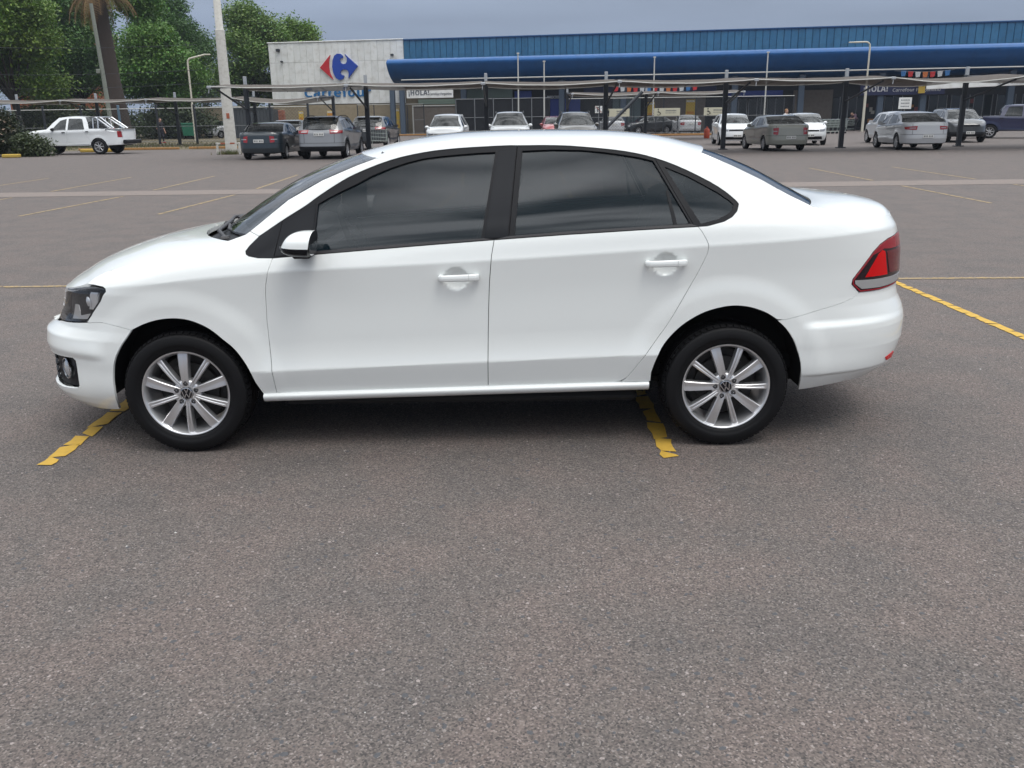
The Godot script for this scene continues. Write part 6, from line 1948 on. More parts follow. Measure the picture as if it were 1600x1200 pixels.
# ---------------------------------------------------------------- poles, fences, boards
func street_things() -> void:
	# big white pole with its guard and weeds
	var t := thing("white_pole", Vector3(-13.05, 0, -43.6), 0.0, "thick tapering white concrete pole beside the dark sedan", "pole")
	var b := MB.new()
	b.lathe([Vector2(0.27, 0), Vector2(0.235, 3.0), Vector2(0.205, 5.45)], 20, Vector3.ZERO, Vector3.UP)
	part("lower_shaft", b, M.pole_white, t)
	b = MB.new()
	b.lathe([Vector2(0.205, 5.45), Vector2(0.17, 5.50), Vector2(0.12, 11.0), Vector2(0.0, 11.02)], 20, Vector3.ZERO, Vector3.UP)
	part("upper_shaft", b, M.pole_white, t)
	b = MB.new(); b.cbox(Vector3(0.06, 1.72, 0.245), Vector3(0.14, 0.24, 0.03), 0.006)
	part("rust_patch", b, M.rust, t)
	t = thing("pole_guard", Vector3(-13.0, 0, -43.2), 0.0, "low white guard rail with red bands round the white pole", "guard rail")
	for x in [-0.50, 0.52]:
		b = MB.new(); b.cbox(Vector3(x, 0.27, 0.25), Vector3(0.09, 0.54, 0.09), 0.01); part("leg", b, M.pole_white, t)
	for i in 5:
		b = MB.new(); b.cbox(Vector3(-0.44 + i * 0.22, 0.50, 0.30), Vector3(0.218, 0.07, 0.03), 0.006)
		part("rail_band", b, M.rust if i % 2 == 1 else M.pole_white, t)
	var g := tuft(90, 0.50, 0.22, 3)
	tag(g, "weeds growing round the foot of the white pole", "weeds", "", "stuff")
	g.position = Vector3(-13.0, 0, -43.0)
	# street lamps
	lamp_post(Vector3(-23.95, 0, -71.2), 6.0, 1.35, 0.0, "pale bent street lamp standing before the left trees")
	lamp_post(Vector3(27.95, 0, -73.5), 6.65, -1.25, 0.0, "pale bent street lamp before the shop entrance")
	for e in [[813, 0.85, -78.0, 6.4, "tall thin white pole before the blue canopy, above the white sport utility car"], [842, 2.95, -77.0, 5.7, "thin grey pole before the canopy, just right of the tall white one"], [1004, 11.9, -77.0, 5.9, "thin grey pole before the canopy above the notice boards"], [1166, 20.8, -76.0, 6.1, "thin grey pole before the canopy above the grey green sedan"]]:
		b = MB.new()
		b.lathe([Vector2(0.065, 0), Vector2(0.05, e[3]), Vector2(0.0, e[3] + 0.02)], 10, Vector3.ZERO, Vector3.UP)
		b.cbox(Vector3(0, 0.03, 0), Vector3(0.3, 0.06, 0.3), 0.01)
		b.cbox(Vector3(0, e[3] + 0.06, 0), Vector3(0.22, 0.10, 0.14), 0.02)
		var o := solo("flood_pole", b, M.pipe_pale, e[4], "pole", "poles before the blue canopy")
		o.position = Vector3(e[1], 0, e[2])
	b = MB.new()
	b.tube([Vector3(-28.9, 0, -68), Vector3(-29.0, 4.0, -68), Vector3(-29.2, 9.5, -68)], [0.17, 0.15, 0.12], 10)
	b.cbox(Vector3(-29.25, 5.0, -67.8), Vector3(0.25, 0.3, 0.2), 0.03)
	solo("utility_pole", b, M.wood_grey, "grey wooden utility pole beside the palm trunk", "pole")
	for e in [[-45.0, 5.3, 5.0, -22.0], [-45.0, 4.3, 4.1, -22.0], [-45, 7.2, 6.7, -22.0]]:
		b = MB.new()
		var pts := []
		for i in 13: pts.append(Vector3(lerpf(e[0], e[3], i / 12.0), lerpf(e[1], e[2], i / 12.0) - 0.35 * sin(PI * i / 12.0), -67.9))
		b.tube(pts, 0.012, 4)
		solo("overhead_wire", b, M.steel_dark, "thin dark wire strung %s past the trees" % ["lowest but one", "lowest", "highest"][[5.3, 4.3, 7.2].find(e[1])], "wire", "overhead wires")
	mesh_fence(Vector3(-42.0, 0, -64.0), Vector3(-13.6, 0, -63.6), 11, 2.35, "chain link fence with dark posts before the trees", 0)
	mesh_fence(Vector3(-13.6, 0, -84.5), Vector3(-7.6, 0, -84.2), 4, 2.7, "wire fence before the tan wall with yellow posters", 1)
	mesh_fence(Vector3(4.5, 0, -71.4), Vector3(21.5, 0, -70.6), 7, 2.75, "wire fence carrying the notice boards", 1)
	# notice boards on the wire fence
	var bl := ["cream notice board with a dark standing figure, behind the taupe car", "cream wheelchair notice board crossed by the leaning prop", "cream wheelchair notice board beside the white hatchback"]
	var bx := [[7.36, 9.09], [10.94, 12.88], [14.67, 16.3]]
	for k in 3:
		t = thing("notice_board", Vector3(bx[k][0], 0, -70.2), 0.0, bl[k], "sign", "cream notice boards on the fence")
		var w: float = bx[k][1] - bx[k][0]
		b = MB.new(); b.cbox(Vector3(w * 0.5, 1.69, 0), Vector3(w, 0.56, 0.04), 0.008)
		part("board", b, M.board_cream, t)
		for x in [0.15, w - 0.15]:
			b = MB.new(); b.cbox(Vector3(x, 1.0, -0.05), Vector3(0.05, 2.0, 0.05), 0.006); part("leg", b, M.steel_dark, t)
		if k > 0:
			b = MB.new()
			b.lathe([Vector2(0.045, 0.02), Vector2(0.045, 0.03), Vector2(0, 0.031)], 12, Vector3(0.30, 1.90, 0))
			var ring := []
			for i in 15: ring.append(Vector3(0.33 + 0.12 * cos(TAU * i / 18.0 - 2.6), 1.60 + 0.12 * sin(TAU * i / 18.0 - 2.6), 0.027))
			b.tube(ring, 0.018, 5)
			b.tube([Vector3(0.30, 1.84, 0.027), Vector3(0.32, 1.68, 0.027), Vector3(0.44, 1.67, 0.027), Vector3(0.50, 1.54, 0.027)], 0.022, 5)
			part("wheelchair_symbol", b, M.trim_black, t)
		else:
			b = MB.new()
			b.lathe([Vector2(0.045, 0.02), Vector2(0.045, 0.03), Vector2(0, 0.031)], 12, Vector3(0.16, 1.90, 0))
			b.cbox(Vector3(0.16, 1.74, 0.026), Vector3(0.11, 0.20, 0.01), 0.003); b.cbox(Vector3(0.16, 1.55, 0.026), Vector3(0.08, 0.20, 0.01), 0.003)
			part("figure_symbol", b, M.trim_black, t)
		for q in 2:
			b = MB.new()
			for i in 9: b.box(Vector3(w * 0.46 + i * w * 0.047, 1.79 - q * 0.16, 0.024), Vector3(w * 0.030, (0.10 if q == 0 else 0.05) - 0.012 * (i % 3), 0.006))
			var pr := part("print", b, M.letter_grey, t)
			pr.set_meta("kind", "stuff")
	t = thing("parking_sign", store_turn * Vector3(19.4, 0, 9.0), -0.197, "square white sign with a dark crossed letter P", "sign")
	b = MB.new(); b.cbox(Vector3(0, 1.98, 0), Vector3(0.60, 0.56, 0.03), 0.006); part("board", b, M.clad_white, t)
	words("letter", "P", Vector3(0, 1.98, 0.02), 0.26, M.letter_grey, t, true, 0.01, 0.42)
	b = MB.new(); b.tube([Vector3(0.26, 1.74, 0.03), Vector3(-0.26, 2.22, 0.03)], 0.025, 5); part("bar", b, M.rust, t)
	b = MB.new(); b.tube([Vector3(0, 0, -0.03), Vector3(0, 2.2, -0.03)], 0.03, 8); part("pole", b, M.frame_grey, t)
	t = thing("trolley_sign", store_turn * Vector3(43.4, 0, 8.0), -0.197, "small white lettered board above the silver sedan roof", "sign")
	b = MB.new(); b.cbox(Vector3(0, 2.12, 0), Vector3(0.95, 0.86, 0.04), 0.008); part("board", b, M.clad_white, t)
	for k in 3:
		b = MB.new()
		for i in 7: b.box(Vector3(-0.28 + i * 0.092, 2.36 - k * 0.24, 0.022), Vector3(0.055, 0.09 - 0.015 * (i % 2), 0.006))
		part("print", b, M.letter_grey, t).set_meta("kind", "stuff")
	b = MB.new(); b.tube([Vector3(0, 0, -0.04), Vector3(0, 2.4, -0.04)], 0.03, 8); part("pole", b, M.frame_grey, t)
	# rubbish bin, walls and sheds beyond the fence
	t = thing("rubbish_bin", Vector3(-27.4, 0, -80.0), 0.15, "green wheeled rubbish bin beyond the fence", "bin")
	b = MB.new()
	var rows := []
	for e in [[0.30, 0.46], [0.75, 0.50], [1.25, 0.54]]:
		var row := []
		for q in [[-1, 1], [1, 1], [1, -1], [-1, -1], [-1, 1]]: row.append(Vector3(q[0] * e[1], e[0], q[1] * e[1] * 0.8))
		rows.append(row)
	for i in 2:
		for k in 4: b.quad(rows[i][k], rows[i][k + 1], rows[i + 1][k + 1], rows[i + 1][k], rows[i][k] + rows[i][k + 1])
	b.quad(rows[0][0], rows[0][1], rows[0][2], rows[0][3], Vector3.DOWN)
	part("tub", b, M.bin_green, t)
	b = MB.new(); b.cbox(Vector3(0, 1.30, 0), Vector3(1.16, 0.10, 0.95), 0.03); part("lid", b, M.bin_green, t)
	for x in [-0.4, 0.4]:
		b = MB.new(); b.lathe([Vector2(0.14, -0.03), Vector2(0.14, 0.03), Vector2(0, 0.03)], 14, Vector3(x, 0.15, 0.32), Vector3.RIGHT); part("wheel", b, M.trim_black, t)
	t = thing("tan_wall", Vector3(-27.6, 0, -88.5), 0.0, "low tan rendered wall behind the parked silver car beyond the fence", "wall")
	sheet(t, "wall_face", -2.6, 0.0, 2.6, 2.65, 0, 0.25, M.wall_tan)
	sheet(t, "coping", -2.7, 2.65, 2.7, 2.78, 0, 0.34, M.wall_pale)
	t = thing("grey_shed", Vector3(-22.2, 0, -81.5), 0.05, "dark grey ribbed shed between the white pole and the tan wall", "shed")
	b = MB.new(); b.box(Vector3(0, 1.2, -1.5), Vector3(3.4, 2.4, 2.9)); part("core", b, M.steel_dark, t)
	for i in 12: sheet(t, "panel", -1.74 + i * 0.29, 0.0, -1.475 + i * 0.29, 2.45, 0.0, 0.05, M.shed_grey)
	sheet(t, "roof_edge", -1.8, 2.46, 1.8, 2.56, 0.02, 0.16, M.shed_grey)
	t = thing("brick_pillar", Vector3(-19.6, 0, -81.0), 0.0, "square red brick pillar beside the grey shed", "pillar")
	var bm := MB.new(); bm.cbox(Vector3.ZERO, Vector3(0.24, 0.115, 0.5), 0.008)
	var bmesh := [bm.mesh(M.brick_a), bm.mesh(M.brick_b)]
	for i in 18:
		for x in [-0.13, 0.13]: inst("brick", bmesh[rng.randi() % 2], t, Transform3D(Basis.IDENTITY, Vector3(x + (0.01 if i % 2 == 0 else -0.01), 0.07 + i * 0.128, rng.randf_range(-0.006, 0.006))))
	sheet(t, "mortar", -0.24, 0.0, 0.24, 2.32, 0.0, 0.44, M.wall_tan)
	apartment()
	# kerb stones, verge
	var kb := [Vector3(-22.9, 0, -42.6), Vector3(-23.1, 0, -44.6), Vector3(-22.2, 0, -48.9), Vector3(-20.9, 0, -49.0)]
	for k in 4:
		b = MB.new(); b.cbox(Vector3(0, 0.08, 0), Vector3(0.75, 0.16, 0.35), 0.035)
		var o := solo("kerb_block", b, M.kerb_yellow, ["yellow kerb block at the left edge, nearest the camera", "yellow kerb block beside the shrub, behind the nearest one", "worn yellow kerb block seen under the white pickup", "worn yellow kerb block under the pickup, nearer its rear wheel"][k], "kerb block", "yellow kerb blocks")
		o.position = kb[k]; o.rotation.y = 0.15 * k
	b = MB.new()
	var r0 := []; var r1 := []
	for i in 31:
		var x := -46.0 + i * 1.1
		r0.append(Vector3(x, 0.004, -51.2 + 0.25 * sin(i * 1.7) + 0.15 * sin(i * 4.1))); r1.append(Vector3(x, 0.004, -110.0))
	b.grid([r0, r1], Vector3.UP)
	struct("verge", b, M.dirt)
	for e in [[-18.0, -52.0, -14.0, -52.4], [-24.0, -51.6, -18.4, -51.9]]:
		b = MB.new()
		b.cbox(Vector3((e[0] + e[2]) * 0.5, 0.06, (e[1] + e[3]) * 0.5), Vector3(e[2] - e[0], 0.12, 0.18), 0.02)
		struct("kerb", b, M.kerb_orange)
	b = MB.new(); b.cbox(Vector3(14.0, 0.07, -68.9), Vector3(18, 0.14, 0.25), 0.03); struct("kerb", b, M.kerb_orange)
	b = MB.new(); b.cbox(Vector3(-8.5, 0.07, -82.8), Vector3(9, 0.14, 0.25), 0.03); struct("kerb", b, M.kerb_orange)
	var gv := tuft(2600, 1.0, 0.16, 8, Rect2(-40, -66, 26, 14))
	tag(gv, "patchy grass and weeds on the verge below the chain link fence", "grass", "", "stuff")
	# gas bottle, trolleys
	b = MB.new(); b.lathe([Vector2(0.0, 0.0), Vector2(0.17, 0.0), Vector2(0.19, 0.10), Vector2(0.19, 0.50), Vector2(0.14, 0.60), Vector2(0.07, 0.63), Vector2(0.07, 0.72), Vector2(0, 0.73)], 16, Vector3.ZERO, Vector3.UP)
	var gb := solo("gas_bottle", b, M.orange_red, "orange red gas bottle on the ground left of the white hatchback", "gas bottle")
	gb.position = Vector3(12.9, 0, -60.5)
	trolleys()

func lamp_post(at: Vector3, h: float, reach: float, turn: float, label: String) -> void:
	var t := thing("street_lamp", at, turn, label, "lamp", "bent street lamps")
	var b := MB.new()
	b.tube([Vector3(0, 0, 0), Vector3(0, h * 0.45, 0)], 0.10, 10)
	part("lower_shaft", b, M.pipe_cream, t)
	b = MB.new()
	var sg := signf(reach)
	b.tube([Vector3(0, h * 0.45, 0), Vector3(0, h - 0.35, 0), Vector3(0.04 * sg, h - 0.15, 0), Vector3(0.16 * sg, h - 0.03, 0), Vector3(0.35 * sg, h + 0.02, 0), Vector3(reach, h + 0.18 * absf(reach) * (0.0 if reach < 0 else 1.0), 0)], 0.065, 10)
	part("arm", b, M.pipe_cream, t)
	b = MB.new()
	b.cbox(Vector3(reach + 0.18 * sg, h + 0.18 * absf(reach) * (0.0 if reach < 0 else 1.0), 0), Vector3(0.45, 0.09, 0.18), 0.03)
	part("lamp_head", b, M.pipe_cream, t)

func mesh_fence(a: Vector3, c: Vector3, n: int, h: float, label: String, style: int) -> void:
	var d := (c - a); var l := d.length(); d /= l
	var t := thing("wire_fence", a, atan2(-d.z, d.x), label, "fence")
	for i in n + 1:
		var x := l * i / n
		var b := MB.new()
		if style == 0: b.cbox(Vector3(x, (h + 0.25) * 0.5, 0), Vector3(0.14, h + 0.25, 0.14), 0.02)
		else: b.cbox(Vector3(x, h * 0.5, 0), Vector3(0.08, h, 0.08), 0.012)
		part("post", b, M.steel_dark if (style == 0 and i % 3 != 0) or style == 1 else M.steel_blue, t)
	for y in [h, h * 0.5, 0.18]:
		var b := MB.new()
		b.tube([Vector3(0, y, 0.04), Vector3(l, y, 0.04)], 0.028 if y == h else 0.018, 6)
		part("rail", b, M.pipe_pale if y == h else M.frame_grey, t)
	var w := MB.new()
	var st := 0.22
	var x := -h
	while x < l:
		for s in [0, 1]:
			var x0 := maxf(x, 0.0); var x1 := minf(x + h, l)
			if x1 - x0 < 0.1: continue
			var y0 := (x0 - x) if s == 0 else h - (x0 - x); var y1 := (x1 - x) if s == 0 else h - (x1 - x)
			w.tube([Vector3(x0, y0, 0), Vector3(x1, y1, 0)], 0.006, 3, false)
		x += st
	var o := part("wire_mesh", w, M.steel_dark, t)
	o.set_meta("kind", "stuff")

func apartment() -> void:
	# brick block glimpsed between the crowns
	var t := thing("brick_house", Vector3(-52.0, 0, -122.0), 0.1, "orange brick building glimpsed between the trees behind the pickup", "building")
	var b := MB.new(); b.box(Vector3(-4.7, 6.0, 0), Vector3(11, 12, 9)); part("wall", b, M.brick_far, t)
	sheet(t, "roof", -10.5, 12.0, 1.1, 12.4, 0, 9.6, M.wall_pale)
	for i in 3:
		for j in 3:
			var w := sheet(t, "window", -9.5 + i * 3.6, 1.4 + j * 3.6, -8.0 + i * 3.6, 3.2 + j * 3.6, 4.52, 0.08, M.shop_glass)
			sheet(w, "sill", -9.6 + i * 3.6, 1.25 + j * 3.6, -7.9 + i * 3.6, 1.39 + j * 3.6, 4.58, 0.2, M.wall_pale)

func tuft(n: int, r: float, h: float, sd: int, area := Rect2()) -> MultiMeshInstance3D:
	var g := RandomNumberGenerator.new(); g.seed = sd
	var b := MB.new()
	for i in 7:
		var a := g.randf() * TAU; var lean := g.randf_range(0.1, 0.6)
		var d := Vector3(cos(a), 0, sin(a)); var s := Vector3(-sin(a), 0, cos(a)) * 0.02
		var p := d * g.randf_range(0.0, 0.06)
		b.tri(p - s, p + s, p + d * lean * 0.5 + Vector3(0, g.randf_range(0.6, 1.0), 0), Vector3(0, 0.3, 1))
	var mm := MultiMesh.new()
	mm.transform_format = MultiMesh.TRANSFORM_3D
	mm.use_colors = true
	mm.mesh = b.mesh(M.grass)
	mm.instance_count = n
	for i in n:
		var p := Vector3(g.randfn(0, r * 0.5), 0, g.randfn(0, r * 0.4))
		if area.size.x > 0.0: p = Vector3(g.randf_range(area.position.x, area.end.x), 0, g.randf_range(area.position.y, area.end.y))
		var s := h * g.randf_range(0.5, 1.5)
		mm.set_instance_transform(i, Transform3D(Basis(Vector3.UP, g.randf() * TAU).scaled(Vector3(s * 1.5, s, s * 1.5)), p))
		var v := g.randf_range(0.7, 1.2)
		mm.set_instance_color(i, Color(0.09 * v * g.randf_range(0.8, 1.5), 0.11 * v, 0.035 * v))
	var o := MultiMeshInstance3D.new()
	o.multimesh = mm
	o.name = numbered("grass")
	add_child(o)
	return o

func trolleys() -> void:
	var t := thing("shopping_trolley", Vector3(-6.35, 0, -45.2), 0.3, "green grey wire shopping trolley standing by the shade post", "trolley", "shopping trolleys")
	var corner := [Vector3(-0.40, 0, 0.26), Vector3(0.42, 0, 0.20), Vector3(0.42, 0, -0.20), Vector3(-0.40, 0, -0.26)]
	var b := MB.new()
	for y in [0.45, 0.62, 0.80, 0.98]:
		for k in 4: b.tube([corner[k] + Vector3(0, y + (0.05 if k in [0, 3] else 0.0), 0), corner[(k + 1) % 4] + Vector3(0, y + (0.05 if (k + 1) % 4 in [0, 3] else 0.0), 0)], 0.008, 4, false)
	for k in 4:
		for i in 7: b.tube([corner[k].lerp(corner[(k + 1) % 4], i / 7.0) + Vector3(0, 0.45, 0), corner[k].lerp(corner[(k + 1) % 4], i / 7.0) + Vector3(0, 0.98, 0)], 0.005, 4, false)
	for i in 7: b.tube([Vector3(-0.40 + i * 0.13, 0.45, 0.24), Vector3(-0.40 + i * 0.13, 0.45, -0.24)], 0.006, 4, false)
	part("basket", b, M.trolley, t)
	b = MB.new()
	for z in [0.24, -0.24]: b.tube([Vector3(-0.55, 1.02, z), Vector3(-0.42, 0.9, z), Vector3(-0.34, 0.45, z), Vector3(-0.30, 0.14, z), Vector3(0.40, 0.16, z * 0.8)], 0.014, 6)
	part("frame", b, M.trolley, t)
	b = MB.new(); b.tube([Vector3(-0.55, 1.03, 0.26), Vector3(-0.55, 1.03, -0.26)], 0.018, 8); part("handle", b, M.sign_navy, t)
	for e in [[-0.30, 0.24], [-0.30, -0.24], [0.40, 0.18], [0.40, -0.18]]:
		b = MB.new(); b.lathe([Vector2(0.065, -0.015), Vector2(0.065, 0.015), Vector2(0, 0.015)], 12, Vector3(e[0], 0.067, e[1])); part("wheel", b, M.trim_black, t)
	for k in 7:
		var c := t.duplicate()
		c.name = numbered("shopping_trolley")
		add_child(c)
		c.position = Vector3(22.4 + k * 0.36, 0, -68.4 - k * 0.08); c.rotation.y = PI + 0.2
		c.set_meta("label", "wire shopping trolley nested in the row right of the white hatchback")
		c.set_meta("group", "nested row of trolleys")
	var c2 := t.duplicate()
	c2.name = numbered("shopping_trolley"); add_child(c2)
	c2.position = Vector3(28.55, 0, -78.2); c2.rotation.y = 0.2
	c2.set_meta("label", "shopping trolley over which the person in mauve bends")

# ---------------------------------------------------------------- trees
var clump_n := 15
var clump_size := 0.23
func leaf_clump(sd: int, n: int, size: float, spread: float, m: Material, tint: Color) -> ArrayMesh:
	var g := RandomNumberGenerator.new(); g.seed = sd
	var b := MB.new()
	for i in n:
		var c := Vector3(g.randfn(0, 1), g.randfn(0, 0.8), g.randfn(0, 1)) * spread * 0.5
		var u := Vector3(g.randfn(0, 1), g.randfn(-0.3, 0.6), g.randfn(0, 1)).normalized()
		var w := u.cross(Vector3(g.randfn(0, 0.5), 1, g.randfn(0, 0.5))).normalized()
		var s := size * g.randf_range(0.6, 1.3)
		var up := u.cross(w)
		var a := b.vert(c, up); var d := b.vert(c + u * s * 0.5 + w * s * 0.3 + up * s * 0.06, up); var e := b.vert(c + u * s, up); var f := b.vert(c + u * s * 0.5 - w * s * 0.3 + up * s * 0.06, up)
		b.itri(a, d, e); b.itri(a, e, f)
	var a := []; a.resize(Mesh.ARRAY_MAX)
	var cols := PackedColorArray(); cols.resize(b.v.size()); cols.fill(tint)
	a[Mesh.ARRAY_VERTEX] = b.v; a[Mesh.ARRAY_NORMAL] = b.n; a[Mesh.ARRAY_COLOR] = cols; a[Mesh.ARRAY_INDEX] = b.ix
	var am := ArrayMesh.new()
	am.add_surface_from_arrays(Mesh.PRIMITIVE_TRIANGLES, a)
	am.surface_set_material(0, m)
	return am

func crown(parent: Node, lobes: Array, n: int, sd: int, tone: Color, called := "crown") -> void:
	# lobes: [centre, radii]; leaf clumps thickest near the skin of each lobe
	var g := RandomNumberGenerator.new(); g.seed = sd
	# a few tints of the same clump, joined into one mesh
	var tints := []
	for k in 7:
		var v := g.randf_range(0.72, 1.22); var yl := g.randf_range(0.85, 1.25)
		tints.append(leaf_clump(sd * 7 + k, clump_n, clump_size, clump_size * 2.9, M.leaf, Color(tone.r * v * yl, tone.g * v, tone.b * v)))
	var st := SurfaceTool.new()
	var tot := 0.0
	for l in lobes: tot += l[1].x * l[1].y
	for i in n:
		var pick := g.randf() * tot
		var l = lobes[0]
		for q in lobes:
			pick -= q[1].x * q[1].y
			l = q
			if pick <= 0.0: break
		var d := Vector3(g.randfn(0, 1), g.randfn(0, 1), g.randfn(0, 1)).normalized()
		var r := pow(g.randf(), 0.38) * g.randf_range(0.85, 1.08)
		var p: Vector3 = l[0] + d * l[1] * r
		var s := g.randf_range(0.7, 1.35)
		st.append_from(tints[g.randi() % 7], 0, Transform3D(Basis.from_euler(Vector3(g.randf_range(-0.6, 0.6), g.randf() * TAU, g.randf_range(-0.6, 0.6))).scaled(Vector3.ONE * s), p))
	st.set_material(M.leaf)
	inst(called, st.commit(), parent)

func tree(at: Vector3, h: float, w: float, base: float, n: int, sd: int, tone: Color, label: String, lobes_n := 16, called := "leafy_tree") -> void:
	var g := RandomNumberGenerator.new(); g.seed = sd
	var t := thing(called, at, 0.0, label, "tree", "trees behind the car park")
	var tb := MB.new()
	var lean := Vector3(g.randf_range(-0.4, 0.4), 0, g.randf_range(-0.3, 0.3))
	var fork := Vector3(lean.x, base * 1.05, lean.z)
	tb.tube([Vector3.ZERO, fork * 0.5 + Vector3(0.05, 0, 0), fork], [0.04 * h * 0.65, 0.028 * h * 0.65, 0.024 * h * 0.65], 10)
	part("trunk", tb, M.bark, t)
	var lobes := []
	for i in lobes_n:
		var f := g.randf()
		var a := TAU * i / lobes_n * 2.4 + g.randf() * 0.8
		var y := lerpf(base + 0.10 * h, h - 0.10 * h, pow(f, 0.9))
		var k := sin(PI * clampf((y - base * 0.7) / (h - base * 0.7) * 0.92 + 0.08, 0, 1))
		var rr := w * 0.36 * k * g.randf_range(0.55, 1.1)
		var c := Vector3(cos(a) * rr, y, sin(a) * rr) + lean
		var s := w * g.randf_range(0.15, 0.25)
		lobes.append([c, Vector3(s, s * g.randf_range(0.6, 0.85), s)])
		var lb := MB.new()
		lb.tube([fork, fork.lerp(c, 0.5) + Vector3(0, -0.2, 0), c], [0.010 * h, 0.006 * h, 0.002 * h], 6)
		part("limb", lb, M.bark, t)
	crown(t, lobes, n, sd, tone)

func palm(at: Vector3) -> void:
	var t := thing("palm_tree", at, 0.0, "tall thick palm trunk with a skirt of dead fronds", "tree", "trees behind the car park")
	var b := MB.new()
	var prof := []
	for i in 61:
		var y := i * 0.195
		prof.append(Vector2(lerpf(0.78, 0.52, minf(y / 5.0, 1.0)) + (0.035 if i % 2 == 0 else -0.02) + 0.01 * sin(i * 2.3), y))
	b.lathe(prof, 20, Vector3.ZERO, Vector3.UP)
	for i in b.v.size(): b.v[i] += Vector3(-0.055 * b.v[i].y, 0, 0)
	part("trunk", b, M.palm_bark, t)
	var fr := MB.new()
	var g := RandomNumberGenerator.new(); g.seed = 5
	var pts := []; var rad := []
	for i in 9:
		var f := i / 8.0
		pts.append(Vector3(3.6 * f, 1.0 * sin(f * 2.2) - 1.5 * f * f, 0)); rad.append(lerpf(0.05, 0.012, f))
	fr.tube(pts, rad, 5)
	for i in 46:
		var f := 0.12 + 0.88 * i / 45.0
		var p: Vector3 = spline(pts, f)
		for s in [-1.0, 1.0]:
			var l := 0.75 * sin(PI * (0.15 + 0.8 * f)) + 0.12
			var tip := p + Vector3(0.30 * l, -0.35 * l + g.randf_range(-0.1, 0.1), s * l * 0.85)
			fr.tri(p, p + Vector3(0.05, 0, 0), tip, Vector3(0, 1, s * 0.3))
	var green := fr.mesh(M.frond_green); var brown := fr.mesh(M.frond_dead)
	var top := Vector3(-0.055 * 11.4, 11.4, 0)
	for i in 42:
		var a := TAU * i * 0.382
		var dead := i < 22
		var tilt := g.randf_range(-0.85, -0.25) if dead else g.randf_range(-0.5, 0.9)
		var o := inst("frond", brown if dead else green, t)
		o.transform = Transform3D(Basis(Vector3.UP, a) * Basis(Vector3.BACK, tilt), top + (Vector3(0, -0.5, 0) if dead else Vector3(0, 0.2, 0)))
		if dead: o.scale *= g.randf_range(0.6, 0.95)

